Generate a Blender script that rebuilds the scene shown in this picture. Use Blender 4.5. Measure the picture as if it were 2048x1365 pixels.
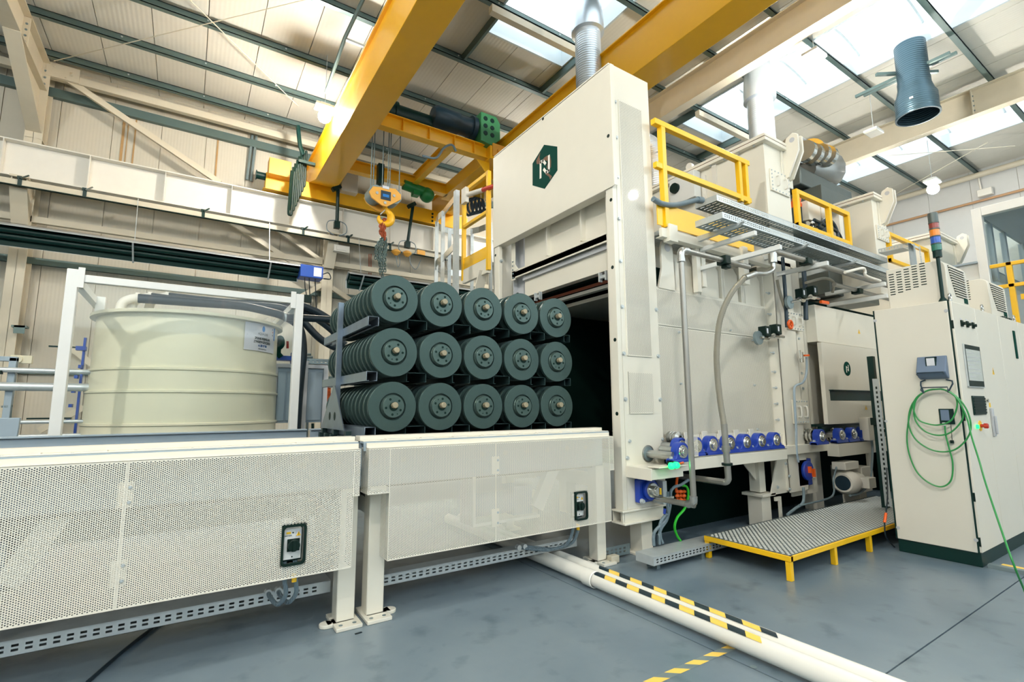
import bpy, math, random
from mathutils import Vector, Matrix
random.seed(7)
D = bpy.data
for o in list(D.objects): D.objects.remove(o, do_unlink=True)
SC = bpy.context.scene
COL = SC.collection
PI = math.pi

# ------------------------------------------------------------------ camera
F_PX, YAW, PITCH, ROLL, EYE = 985.88, 0.579511, 0.132666, -0.0048616, 1.30
CXP, CYP = 1024.0, 682.5
_f = Vector((math.sin(YAW)*math.cos(PITCH), math.cos(YAW)*math.cos(PITCH), math.sin(PITCH)))
_r = _f.cross(Vector((0, 0, 1))).normalized()
_u = _r.cross(_f)
CR = _r*math.cos(ROLL)+_u*math.sin(ROLL)
CU = _u*math.cos(ROLL)-_r*math.sin(ROLL)
CF = _f
cam_d = D.cameras.new('camera'); cam = D.objects.new('camera', cam_d); COL.objects.link(cam)
cam.matrix_world = Matrix(((CR.x, CU.x, -CF.x, 0), (CR.y, CU.y, -CF.y, 0), (CR.z, CU.z, -CF.z, EYE), (0, 0, 0, 1)))
cam_d.sensor_width = 36.0; cam_d.lens = 36.0*F_PX/2048.0; cam_d.clip_start = 0.05; cam_d.clip_end = 200
SC.camera = cam
def P(x, y, **k):
    """world point where the sight line of photo pixel (x, y) meets the plane X=, Y= or Z= given"""
    d = CR*((x-CXP)/F_PX) - CU*((y-CYP)/F_PX) + CF
    (a, v), = k.items(); i = 'XYZ'.index(a)
    o = Vector((0, 0, EYE)); t = (v-o[i])/d[i]
    return o+d*t

# ------------------------------------------------------------------ world, exposure, lights
SC.view_settings.view_transform = 'Standard'; SC.view_settings.look = 'None'
SC.view_settings.exposure = 0.72; SC.view_settings.gamma = 1.0; SC.view_settings.use_curve_mapping = False
W = D.worlds.new('sky'); SC.world = W; W.use_nodes = True
bg = W.node_tree.nodes['Background']
bg.inputs[0].default_value = (0.92, 0.985, 1.0, 1); bg.inputs[1].default_value = 1.9
cy = SC.cycles
cy.use_denoising = True; cy.max_bounces = 7; cy.diffuse_bounces = 4; cy.glossy_bounces = 3
cy.transparent_max_bounces = 8; cy.transmission_bounces = 4; cy.sample_clamp_indirect = 6.0
cy.caustics_reflective = False; cy.caustics_refractive = False
def area_light(name, loc, sx, sy, power, col, aim=None, spread=PI):
    l = D.lights.new(name, 'AREA'); l.shape = 'RECTANGLE'; l.size = sx; l.size_y = sy; l.energy = power; l.color = col; l.spread = spread
    o = D.objects.new(name, l); COL.objects.link(o); o.location = loc
    if aim is not None:
        o.rotation_euler = (Vector(aim)-Vector(loc)).to_track_quat('-Z', 'Y').to_euler()
    return o
WARM = (1.0, 0.962, 0.88)
LAMPS = [(2.02, 10.31, 7.6, 125), (9.35, 3.94, 7.75, 110), (13.0, 4.38, 7.6, 0), (15.73, 4.16, 7.0, 90),
         (-1.6, -2.2, 7.6, 190), (6.2, 0.9, 7.6, 170), (-4.6, 1.8, 7.6, 230), (10.5, -3.4, 7.6, 120), (8.0, 11.6, 7.6, 40)]

# ------------------------------------------------------------------ materials
def lin(c): return tuple((v/12.92 if v <= 0.04045 else ((v+0.055)/1.055)**2.4) for v in (x/255.0 for x in c))
def mat(name, c, rough=0.5, metal=0.0, var=0.06, scale=6.0, bump=0.0, bscale=60.0, coat=0.0, emit=None, es=0.0, stretch=None):
    m = D.materials.new(name); m.use_nodes = True; nt = m.node_tree; n = nt.nodes; L = nt.links
    b = n['Principled BSDF']; b.inputs['Roughness'].default_value = rough; b.inputs['Metallic'].default_value = metal
    if coat: b.inputs['Coat Weight'].default_value = coat
    c = lin(c)
    tc = n.new('ShaderNodeTexCoord'); nz = n.new('ShaderNodeTexNoise'); nz.inputs['Scale'].default_value = scale; nz.inputs['Detail'].default_value = 3
    src = tc.outputs['Object']
    if stretch:
        mp = n.new('ShaderNodeMapping'); mp.inputs['Scale'].default_value = stretch; L.new(src, mp.inputs[0]); src = mp.outputs[0]
    L.new(src, nz.inputs['Vector'])
    rp = n.new('ShaderNodeMixRGB'); rp.inputs[1].default_value = tuple(x*(1-var) for x in c)+(1,); rp.inputs[2].default_value = tuple(min(1, x*(1+var)) for x in c)+(1,)
    L.new(nz.outputs['Fac'], rp.inputs[0]); L.new(rp.outputs[0], b.inputs['Base Color'])
    if bump:
        nb = n.new('ShaderNodeTexNoise'); nb.inputs['Scale'].default_value = bscale; L.new(src, nb.inputs['Vector'])
        bp = n.new('ShaderNodeBump'); bp.inputs['Strength'].default_value = bump; bp.inputs['Distance'].default_value = 0.002
        L.new(nb.outputs['Fac'], bp.inputs['Height']); L.new(bp.outputs[0], b.inputs['Normal'])
    if emit:
        b.inputs['Emission Color'].default_value = lin(emit)+(1,); b.inputs['Emission Strength'].default_value = es
    return m
M = {}
M['white'] = mat('cream machine paint', (231, 226, 212), 0.38, var=0.025, bump=0.12, bscale=220, coat=0.15)
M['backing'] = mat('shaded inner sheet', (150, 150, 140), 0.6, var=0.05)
M['white2'] = mat('cool white paint', (224, 226, 224), 0.4, var=0.03)
M['cab'] = mat('cabinet powder coat', (222, 217, 204), 0.42, var=0.02, bump=0.1, bscale=300)
M['panelgrey'] = mat('pale grey paint', (190, 192, 196), 0.45, var=0.04)
M['bluegrey'] = mat('blue grey paint', (150, 166, 178), 0.45, var=0.05)
M['yellow'] = mat('crane yellow paint', (252, 188, 26), 0.38, var=0.04, coat=0.2)
M['railyellow'] = mat('railing yellow paint', (253, 196, 14), 0.38, var=0.04, coat=0.2)
M['ochre'] = mat('hook block ochre paint', (236, 172, 70), 0.45, var=0.06)
M['purlin'] = mat('shaded galvanised purlin', (92, 112, 110), 0.45, 0.35, var=0.08)  # galvanised steel, the shadow under the roof is put into its colour
M['steelpaint'] = mat('cream structural paint', (206, 197, 176), 0.5, var=0.05)
M['steelwhite'] = mat('white rail paint', (226, 222, 212), 0.5, var=0.04)
M['roof'] = mat('roof sheet', (214, 210, 198), 0.6, var=0.04, stretch=(14, .3, 1))
M['wall'] = mat('wall sheet', (214, 207, 190), 0.55, var=0.05, scale=3, stretch=(9, 1, .25))
M['wallstain'] = mat('rust streak', (172, 138, 92), 0.7, var=0.2)
M['gable'] = mat('gable wall sheet', (205, 206, 204), 0.6, var=0.03)
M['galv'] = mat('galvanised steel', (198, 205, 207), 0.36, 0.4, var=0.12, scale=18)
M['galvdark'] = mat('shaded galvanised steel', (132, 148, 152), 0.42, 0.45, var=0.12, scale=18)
M['steel'] = mat('bare steel', (178, 180, 178), 0.3, 0.9, var=0.1, scale=14)
M['pipe'] = mat('steel pipe', (166, 164, 158), 0.34, 0.8, var=0.1)
M['chrome'] = mat('polished steel', (205, 205, 200), 0.16, 0.95, var=0.05)
M['rack'] = mat('rack steel', (128, 142, 156), 0.36, 0.75, var=0.25, scale=9)  # lighter copy of the rack steel, bluish reflection is in the colour
M['rackdark'] = mat('shaded rack steel', (54, 76, 76), 0.45, 0.5, var=0.15)  # darker copy of the rack steel, shade is put into the colour
M['disc'] = mat('cast brake disc', (60, 81, 78), 0.40, 0.45, var=0.08, scale=30)
M['dischat'] = mat('machined disc hat', (74, 94, 90), 0.36, 0.5, var=0.06, scale=30)
M['discdark'] = mat('dark disc casting', (22, 44, 40), 0.6, 0.2, var=0.1)
M['pin'] = mat('brass coloured pin', (150, 140, 116), 0.45, 0.3, var=0.1)
M['black'] = mat('black plastic', (8, 34, 28), 0.5, var=0.1)  # black parts: the teal of lifted shadows is put into the colour
M['blackmetal'] = mat('teal-shaded black metal', (6, 44, 40), 0.4, var=0.1)  # shadow teal is mixed into this black metal as well
M['rubber'] = mat('rubber hose', (24, 38, 46), 0.42, var=0.15)
M['dark'] = mat('dark lining and shade', (10, 30, 26), 0.8, var=0.2)  # deep shade is put into this dark teal, for lining and unlit gaps
M['blue'] = mat('bearing blue paint', (24, 62, 168), 0.35, var=0.06, coat=0.2)
M['burner'] = mat('burner blue paint', (34, 78, 170), 0.4, var=0.05)
M['green'] = mat('motor green paint', (24, 116, 52), 0.4, var=0.08)
M['green2'] = mat('hoist gearbox green', (66, 142, 92), 0.4, var=0.08)
M['motor'] = mat('dark blue motor paint', (28, 52, 66), 0.4, var=0.1)
M['greencable'] = mat('green cable', (44, 142, 72), 0.4, var=0.05)
M['grcable2'] = mat('bright green cable', (40, 190, 40), 0.4, var=0.05)
M['orange'] = mat('orange plastic', (236, 96, 20), 0.4, var=0.06)
M['red'] = mat('red plastic', (186, 44, 28), 0.4, var=0.06)
M['redlens'] = mat('red lens', (150, 58, 48), 0.25, var=0.03, coat=0.5)
M['amberlens'] = mat('amber lens', (238, 138, 30), 0.25, var=0.03, coat=0.5)
M['bluelens'] = mat('blue lens', (26, 88, 190), 0.25, var=0.03, coat=0.5)
M['greenlens'] = mat('green lens', (14, 112, 92), 0.25, var=0.03, coat=0.5)
M['conduit'] = mat('grey conduit', (120, 138, 146), 0.42, 0.1, var=0.08)
M['greyplastic'] = mat('slate plastic', (104, 122, 146), 0.45, var=0.04)
M['tank'] = mat('cream plastic tank', (226, 221, 196), 0.42, var=0.03, coat=0.1)
M['pvc'] = mat('white plastic pipe', (240, 238, 230), 0.3, var=0.03, coat=0.3)
M['tapeyel'] = mat('yellow tape', (250, 208, 96), 0.45, var=0.04)
M['tapeblk'] = mat('black tape', (30, 48, 56), 0.45, var=0.1)
M['label'] = mat('white label', (214, 216, 224), 0.4, var=0.02)
M['ink'] = mat('dark print', (16, 52, 50), 0.5, var=0.0)
M['inkblue'] = mat('blue print', (16, 118, 196), 0.5, var=0.0)
M['logogreen'] = mat('dark green emblem', (0, 62, 52), 0.4, var=0.05)
M['logobrown'] = mat('brown emblem swirl', (104, 66, 38), 0.4, var=0.25, scale=20)
M['logowhite'] = mat('white emblem letter', (240, 236, 226), 0.4, var=0.0)
M['warn'] = mat('warning yellow', (246, 196, 40), 0.4, var=0.0)
M['brown'] = mat('seal strip', (128, 62, 36), 0.5, var=0.1)
M['copper'] = mat('tan pipe paint', (186, 146, 108), .45)
M['rust'] = mat('rusty chain paint', (170, 84, 52), 0.5, 0.2, var=0.2, scale=40)
M['chain'] = mat('chain steel', (110, 130, 128), 0.35, 0.8, var=0.2, scale=60)
M['screen'] = mat('touch screen', (168, 172, 166), 0.15, var=0.12, scale=3, emit=(150, 160, 156), es=0.25)
M['green_on'] = mat('green indicator', (40, 220, 110), 0.3, emit=(10, 255, 100), es=2)
M['lampglow'] = mat('lamp diffuser', (255, 250, 235), 0.4, emit=(255, 244, 214), es=8)
M['lampoff'] = mat('unlit lamp diffuser', (240, 236, 226), 0.4)
M['tread'] = mat('aluminium tread with glint', (232, 234, 230), 0.3, 0.55, var=0.05)  # lighter than its plate: skylight glints are put into the colour
M['treadbase'] = mat('aluminium plate', (116, 126, 126), 0.45, 0.5, var=0.1)
M['foil'] = mat('aluminium duct', (204, 214, 224), 0.34, 0.7, var=0.06)
M['fan'] = mat('grey fan casing', (140, 142, 140), 0.36, 0.7, var=0.1)
M['fandark'] = mat('dark fan casing', (92, 100, 98), 0.42, 0.5, var=0.12)
M['kerb'] = mat('skylight kerb', (206, 217, 222), 0.5, var=0.03)

def floor_mat():
    m = D.materials.new('polished concrete'); m.use_nodes = True; nt = m.node_tree; n = nt.nodes; L = nt.links; b = n['Principled BSDF']
    tc = n.new('ShaderNodeTexCoord')
    a = n.new('ShaderNodeTexNoise'); a.inputs['Scale'].default_value = 0.9; a.inputs['Detail'].default_value = 6; a.inputs['Roughness'].default_value = 0.6
    c = n.new('ShaderNodeTexNoise'); c.inputs['Scale'].default_value = 5.5; c.inputs['Detail'].default_value = 5
    L.new(tc.outputs['Object'], a.inputs['Vector']); L.new(tc.outputs['Object'], c.inputs['Vector'])
    r = n.new('ShaderNodeValToRGB'); e = r.color_ramp.elements
    e[0].position = 0.3; e[0].color = lin((96, 114, 128))+(1,); e[1].position = 0.72; e[1].color = lin((128, 142, 150))+(1,)
    L.new(a.outputs['Fac'], r.inputs[0])
    r2 = n.new('ShaderNodeValToRGB'); e = r2.color_ramp.elements
    e[0].position = 0.26; e[0].color = (0.62, 0.66, 0.68, 1); e[1].position = 0.44; e[1].color = (1, 1, 1, 1)
    L.new(c.outputs['Fac'], r2.inputs[0])
    mx = n.new('ShaderNodeMixRGB'); mx.blend_type = 'MULTIPLY'; mx.inputs[0].default_value = 1
    L.new(r.outputs[0], mx.inputs[1]); L.new(r2.outputs[0], mx.inputs[2]); L.new(mx.outputs[0], b.inputs['Base Color'])
    rr = n.new('ShaderNodeMapRange'); rr.inputs[3].default_value = 0.22; rr.inputs[4].default_value = 0.42
    L.new(a.outputs['Fac'], rr.inputs[0]); L.new(rr.outputs[0], b.inputs['Roughness'])
    return m
M['floor'] = floor_mat()
for k_, v_ in (('dark', .05), ('black', .25), ('blackmetal', .3), ('rubber', .35), ('logogreen', .1), ('discdark', .15), ('rackdark', .35)):
    M[k_].node_tree.nodes['Principled BSDF'].inputs['Specular IOR Level'].default_value = v_
M['logogreen'].node_tree.nodes['Principled BSDF'].inputs['Roughness'].default_value = .7
def ribbed(name, c, freq, axis='Z', depth=0.3, rough=0.4, metal=0.0):
    """fine ribs in relief (wave bump) on a plain colour"""
    m = mat(name, c, rough, metal, var=0.03); nt = m.node_tree; n = nt.nodes; L = nt.links; b = n['Principled BSDF']
    tc = n.new('ShaderNodeTexCoord'); w = n.new('ShaderNodeTexWave'); w.bands_direction = axis; w.inputs['Scale'].default_value = freq
    L.new(tc.outputs['Object'], w.inputs['Vector']); bp = n.new('ShaderNodeBump'); bp.inputs['Strength'].default_value = depth; bp.inputs['Distance'].default_value = 0.01
    L.new(w.outputs['Fac'], bp.inputs['Height']); L.new(bp.outputs[0], b.inputs['Normal']); return m
M['braid'] = ribbed('braided hose', (170, 166, 152), 60, 'Z', 0.5, 0.35, 0.6)
M['corr'] = ribbed('corrugated conduit', (116, 134, 144), 40, 'X', 0.5)
M['roofrib'] = ribbed('roof sheet with fine ribs', (222, 218, 206), 4.0, 'X', 0.12, 0.6)
M['wallrib'] = ribbed('wall sheet with fine ribs', (198, 192, 176), 5.0, 'X', 0.18, 0.55)
M['foilrib'] = ribbed('spiral duct', (206, 216, 226), 7.0, 'Z', 0.25, 0.36, 0.65)
M['ductdark'] = ribbed('dark spiral duct', (70, 94, 106), 7.0, 'Z', 0.3, 0.35, 0.6)
def glass_mat(name, tint, amt=0.86, rough=0.05):
    m = D.materials.new(name); m.use_nodes = True; nt = m.node_tree; n = nt.nodes; L = nt.links
    out = n['Material Output']; n.remove(n['Principled BSDF'])
    t = n.new('ShaderNodeBsdfTransparent'); t.inputs[0].default_value = tint+(1,)
    g = n.new('ShaderNodeBsdfGlossy'); g.inputs['Roughness'].default_value = rough
    x = n.new('ShaderNodeMixShader'); x.inputs[0].default_value = 1-amt
    L.new(t.outputs[0], x.inputs[1]); L.new(g.outputs[0], x.inputs[2]); L.new(x.outputs[0], out.inputs[0]); return m
M['skyglass'] = glass_mat('skylight glazing', (0.94, 0.98, 1.0), 0.93, 0.2)
M['sheetglass'] = glass_mat('clear acrylic', (0.97, 0.99, 0.99), 0.975, 0.02)
M['glass'] = glass_mat('clear glazing', (0.93, 0.97, 0.97), 0.95)

# ------------------------------------------------------------------ mesh helpers
class MB:
    def __init__(s): s.v = []; s.f = []; s.m = []; s.mi = 0
    def add(s, vs, fs):
        b = len(s.v); s.v.extend([tuple(p) for p in vs]); s.f.extend([tuple(i+b for i in f) for f in fs]); s.m.extend([s.mi]*len(fs)); return s
    def box(s, x0, x1, y0, y1, z0, z1):
        return s.add([(x0,y0,z0),(x1,y0,z0),(x1,y1,z0),(x0,y1,z0),(x0,y0,z1),(x1,y0,z1),(x1,y1,z1),(x0,y1,z1)],
                     [(0,3,2,1),(4,5,6,7),(0,1,5,4),(1,2,6,5),(2,3,7,6),(3,0,4,7)])
    def bar(s, a, b, w, h, up=(0,0,1)):
        """rectangular bar from a to b, w across, h along up"""
        a = Vector(a); b = Vector(b); d = (b-a).normalized(); up = Vector(up)
        if abs(d.dot(up)) > 0.98: up = Vector((1,0,0))
        x = d.cross(up).normalized(); y = x.cross(d).normalized()
        c = [x*(-w/2)+y*(-h/2), x*(w/2)+y*(-h/2), x*(w/2)+y*(h/2), x*(-w/2)+y*(h/2)]
        return s.add([a+q for q in c]+[b+q for q in c], [(0,1,2,3),(7,6,5,4),(0,4,5,1),(1,5,6,2),(2,6,7,3),(3,7,4,0)])
    def cyl(s, a, b, r, n=16, r2=None, caps=True):
        return s.tube([a, b], r, n, caps=caps, r2=r2)
    def tube(s, pts, r, n=10, caps=True, r2=None, closed=False):
        pts = [Vector(p) for p in pts]; k = len(pts); base = len(s.v); prev = None; vs = []; fs = []
        for i, p in enumerate(pts):
            if closed: t = (pts[(i+1) % k]-pts[i-1]).normalized()
            else: t = (pts[min(i+1, k-1)]-pts[max(i-1, 0)]).normalized()
            if prev is None:
                q = Vector((0,0,1)) if abs(t.z) < 0.9 else Vector((1,0,0)); x = t.cross(q).normalized()
            else:
                x = (prev-t*prev.dot(t))
                x = x.normalized() if x.length > 1e-6 else t.orthogonal().normalized()
            prev = x; y = t.cross(x)
            rr = r if r2 is None else r+(r2-r)*i/(k-1)
            if isinstance(r, (list, tuple)): rr = r[i]
            for j in range(n):
                a = 2*PI*j/n; vs.append(p+x*(rr*math.cos(a))+y*(rr*math.sin(a)))
        for i in range(k-1 if not closed else k):
            i2 = (i+1) % k
            for j in range(n):
                j2 = (j+1) % n; fs.append((i*n+j, i*n+j2, i2*n+j2, i2*n+j))
        if caps and not closed:
            fs.append(tuple(reversed(range(n)))); fs.append(tuple((k-1)*n+j for j in range(n)))
        return s.add(vs, fs)
    def lathe(s, prof, c, axis='Z', n=32, close=False):
        """prof = [(r, h)], turned about the axis through c"""
        c = Vector(c); vs = []; fs = []; ax = {'Z': (Vector((1,0,0)), Vector((0,1,0)), Vector((0,0,1))), 'Y': (Vector((0,0,1)), Vector((1,0,0)), Vector((0,1,0))), 'X': (Vector((0,1,0)), Vector((0,0,1)), Vector((1,0,0)))}[axis]
        k = len(prof)
        for (r, h) in prof:
            for j in range(n):
                a = 2*PI*j/n; vs.append(c+ax[0]*(r*math.cos(a))+ax[1]*(r*math.sin(a))+ax[2]*h)
        for i in range(k-1 if not close else k):
            i2 = (i+1) % k
            for j in range(n):
                j2 = (j+1) % n; fs.append((i*n+j, i*n+j2, i2*n+j2, i2*n+j))
        return s.add(vs, fs)
    def prism(s, poly, axis, h0, h1):
        """poly in the two other axes (order X,Y / X,Z / Y,Z), extruded along axis"""
        def mk(p, h): return {'X': (h, p[0], p[1]), 'Y': (p[0], h, p[1]), 'Z': (p[0], p[1], h)}[axis]
        k = len(poly); vs = [mk(p, h0) for p in poly]+[mk(p, h1) for p in poly]
        fs = [tuple(range(k)), tuple(reversed(range(k, 2*k)))]+[(i, i+k, (i+1) % k+k, (i+1) % k) for i in range(k)]
        return s.add(vs, fs)
    def sphere(s, c, r, n=12, m=8, sc=(1,1,1)):
        c = Vector(c); vs = []; fs = []
        for i in range(m+1):
            th = PI*i/m
            for j in range(n):
                a = 2*PI*j/n; vs.append(c+Vector((r*sc[0]*math.sin(th)*math.cos(a), r*sc[1]*math.sin(th)*math.sin(a), r*sc[2]*math.cos(th))))
        for i in range(m):
            for j in range(n):
                j2 = (j+1) % n; fs.append((i*n+j, (i+1)*n+j, (i+1)*n+j2, i*n+j2))
        return s.add(vs, fs)
    def perf(s, o, du, dv, w, h, pitch=0.01, r=0.0031, nseg=6, skip=None):
        """perforated sheet w x h from corner o along du, dv; staggered holes are real openings"""
        o = Vector(o); du = Vector(du); dv = Vector(dv); cw = pitch*0.866; nc = int(w/cw); nr = int(h/pitch)-1
        mu = (w-nc*cw)/2; mv = (h-(nr+0.5)*pitch)/2
        def q(a, b): return o+du*a+dv*b
        def quad(a0, a1, b0, b1): s.add([q(a0,b0), q(a1,b0), q(a1,b1), q(a0,b1)], [(0,1,2,3)])
        if mu > 1e-5: quad(0, mu, 0, h); quad(w-mu, w, 0, h)
        ang = [(math.cos(2*PI*i/nseg)*r, math.sin(2*PI*i/nseg)*r) for i in range(nseg)]
        hh = nseg//2
        for i in range(nc):
            a0 = mu+i*cw; a1 = a0+cw; ac = (a0+a1)/2; off = mv+(pitch/2 if i % 2 else 0)
            quad(a0, a1, 0, off); quad(a0, a1, off+nr*pitch, h)
            for j in range(nr):
                b0 = off+j*pitch; b1 = b0+pitch; bc = (b0+b1)/2
                if skip and skip(ac, bc):
                    if skip(ac, bc) == 1: quad(a0, a1, b0, b1)
                    continue
                vs = [q(a0,b0), q(a1,b0), q(a1,bc), q(a1,b1), q(a0,b1), q(a0,bc)]+[q(ac+x, bc+y) for x, y in ang]
                lo = (0, 1, 2, 6)+tuple(6+nseg-1-k for k in range(nseg-hh))+(5,)
                up = (3, 4, 5)+tuple(6+hh-k for k in range(hh+1))+(2,)
                s.add(vs, [lo, up])
        return s
    def slots(s, o, du, dv, w, h, rects):
        """sheet w x h with rectangular openings: rects laid on a regular grid given as (cols, rows) of (start, end)"""
        o = Vector(o); du = Vector(du); dv = Vector(dv); cols, rows = rects
        us = sorted({0, w} | {x for c in cols for x in c}); vs_ = sorted({0, h} | {x for c in rows for x in c})
        cset = {c for c in cols}; rset = {r for r in rows}
        for j in range(len(vs_)-1):
            row = (vs_[j], vs_[j+1]) in rset
            if not row:
                s.add([o+du*0+dv*vs_[j], o+du*w+dv*vs_[j], o+du*w+dv*vs_[j+1], o+dv*vs_[j+1]], [(0,1,2,3)]); continue
            for i in range(len(us)-1):
                if (us[i], us[i+1]) in cset: continue
                s.add([o+du*us[i]+dv*vs_[j], o+du*us[i+1]+dv*vs_[j], o+du*us[i+1]+dv*vs_[j+1], o+du*us[i]+dv*vs_[j+1]], [(0,1,2,3)])
        return s
def smooth(pts, n=8):
    """Catmull-Rom through pts"""
    pts = [Vector(p) for p in pts]; out = []
    e = [pts[0]*2-pts[1]]+pts+[pts[-1]*2-pts[-2]]
    for i in range(1, len(e)-2):
        a, b, c, d = e[i-1:i+3]
        for k in range(n):
            t = k/n; out.append(0.5*((2*b)+(c-a)*t+(2*a-5*b+4*c-d)*t*t+(3*b-a-3*c+d)*t**3))
    out.append(pts[-1]); return out
ORG = {}
STUFF = {'bolts', 'pins', 'cooling_holes', 'ropes', 'loops', 'chain_legs', 'upper_links', 'raised_treads', 'rust_streak', 'vent_slots', 'bearing_bolts', 'cable_loop', 'stripes'}
def fin(o, bevel=0.0, seg=2):
    if bevel:
        b = o.modifiers.new('edge', 'BEVEL'); b.width = bevel; b.segments = seg; b.limit_method = 'ANGLE'; b.angle_limit = math.radians(50); b.harden_normals = False
def build(name, mb, m, parent=None, bevel=0.0, shade=True, angle=38, origin=None):
    me = D.meshes.new(name)
    if parent is not None: org = ORG[parent.name]
    elif origin is not None: org = Vector(origin)
    else:
        xs = [p[0] for p in mb.v]; ys = [p[1] for p in mb.v]; zs = [p[2] for p in mb.v]
        org = Vector(((min(xs)+max(xs))/2, (min(ys)+max(ys))/2, min(zs)))
    me.from_pydata([(p[0]-org.x, p[1]-org.y, p[2]-org.z) for p in mb.v], [], mb.f)
    mats = m if isinstance(m, (list, tuple)) else [m]
    for q in mats: me.materials.append(M[q])
    if len(mats) > 1: me.polygons.foreach_set('material_index', mb.m)
    if shade:
        me.shade_smooth(); me.set_sharp_from_angle(angle=math.radians(angle))
    o = D.objects.new(name, me); COL.objects.link(o)
    if parent is not None: o.parent = parent
    else: o.location = org
    if name in STUFF: o['kind'] = 'stuff'
    ORG[o.name] = org; fin(o, bevel); return o
def thing(name, label, cat, loc, group=None):
    o = D.objects.new(name, None); COL.objects.link(o); o.location = loc; o.empty_display_size = 0.05
    ORG[o.name] = Vector(loc); return tag(o, label, cat, group)
def tag(o, label, cat, group=None, kind=None):
    o['label'] = label; o['category'] = cat
    if group: o['group'] = group
    if kind: o['kind'] = kind
    return o
def struct(o): o['kind'] = 'structure'; return o
def copy_at(o, delta, parent=None):
    """copy of an object and its parts, moved by delta"""
    c = o.copy(); COL.objects.link(c); c.parent = parent
    if parent is None: c.location = Vector(o.location)+Vector(delta)
    ORG[c.name] = ORG[o.name]+Vector(delta)
    for ch in list(o.children): copy_at(ch, delta, c)
    return c
def part_copy(o, delta):
    c = o.copy(); COL.objects.link(c); c.parent = o.parent; c.location = Vector(o.location)+Vector(delta); ORG[c.name] = ORG[o.name]
    for ch in list(o.children):
        d = ch.copy(); COL.objects.link(d); d.parent = c; ORG[d.name] = ORG[ch.name]
    return c
def bolt(mb, c, axis, r=0.012, h=0.012):
    c = Vector(c); d = Vector(axis); mb.cyl(c, c+d*h*0.35, r*1.35, 10); mb.cyl(c, c+d*h, r, 6)
def text_obj(txt, loc, size, right, up, m, parent=None, name='lettering', sx=1.0, bold=0.0):
    """flat lettering as a mesh: reads along right, top along up"""
    cu = D.curves.new(name, 'FONT'); cu.body = txt; cu.size = size; cu.align_x = 'CENTER'; cu.align_y = 'CENTER'; cu.extrude = 0.0004; cu.offset = bold
    t = D.objects.new(name, cu); COL.objects.link(t); bpy.context.view_layer.update()
    me = D.meshes.new_from_object(t.evaluated_get(bpy.context.evaluated_depsgraph_get())); D.objects.remove(t, do_unlink=True)
    r = Vector(right).normalized(); u = Vector(up).normalized(); n = r.cross(u)
    org = ORG[parent.name] if parent is not None else Vector(loc)
    for v in me.vertices: v.co = Vector(loc)+r*(v.co.x*sx)+u*v.co.y+n*v.co.z-org
    me.materials.clear(); me.materials.append(M[m])
    o = D.objects.new(name, me); COL.objects.link(o)
    if parent is not None: o.parent = parent
    else: o.location = org
    ORG[o.name] = org; return o
def ibeam(mb, a, b, h, w, tw=0.012, tf=0.018):
    """I section from a to b, a and b at the middle of the bottom flange underside"""
    a = Vector(a); b = Vector(b); z = Vector((0,0,1))
    mb.bar(a+z*tf/2, b+z*tf/2, w, tf); mb.bar(a+z*(h-tf/2), b+z*(h-tf/2), w, tf); mb.bar(a+z*h/2, b+z*h/2, tw, h-2*tf)
ORD = ['first','second','third','fourth','fifth','sixth','seventh','eighth','ninth','tenth','eleventh','twelfth','thirteenth','fourteenth']

# ================================================================== hall
HX0, HX1, HY0, HY1, ZR = -9.2, 20.95, -6.4, 14.0, 8.85
SKY = [(4.5, 6.5), (10.4, 12.4), (16.3, 18.3)]; SKY_Y = 7.83
# floor: concrete slabs divided by saw-cut joints
fl = struct(build('floor', MB().box(HX0, HX1, HY0, HY1, -0.16, -0.02), 'dark'))
fx = [HX0, -3.07, 2.45, 7.4, 14.0, HX1]; fy = [HY0, -0.35, 1.18, 6.6, HY1]
for i in range(len(fx)-1):
    for j in range(len(fy)-1):
        build('slab', MB().box(fx[i]+.004, fx[i+1]-.004, fy[j]+.004, fy[j+1]-.004, -0.02, 0.0), 'floor', fl)
# back wall of tall sheet panels
wb = struct(build('wall_back', MB().box(HX0, HX1, HY1+0.03, HY1+0.1, 0, 9.3), 'steelpaint'))
x = -9.2; k = 0
while x < HX1-0.1:
    x1 = min(x+0.915, HX1)
    build('wall_panel', MB().box(x+.006, x1-.006, HY1-0.01*(k % 2)-0.004, HY1+0.03, 0, 9.2), 'wallrib', wb); x = x1; k += 1
mb = MB()
for px_, w in ((246, .05), (270, .03), (437, .04), (255, .02)):
    q = P(px_, 270, Y=13.98); mb.box(q.x-w/2, q.x+w/2, 13.978, 13.984, 6.3, 8.2)
build('rust_streak', mb, 'wallstain', wb)
wr = struct(build('wall_right', MB().box(HX1+0.03, HX1+0.1, HY0, HY1, 0, 9.3), 'steelpaint'))
y = HY0
while y < HY1-0.1:
    y1 = min(y+1.1, HY1); build('wall_panel', MB().box(HX1, HX1+0.03, y+.005, y1-.005, 0, 9.2), 'gable', wr); y = y1
wf = struct(build('wall_front', MB().box(HX0, HX1, HY0-.1, HY0, 0, 3.6).box(HX0, HX1, HY0-.1, HY0, 8.7, 9.3), 'gable'))
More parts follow.
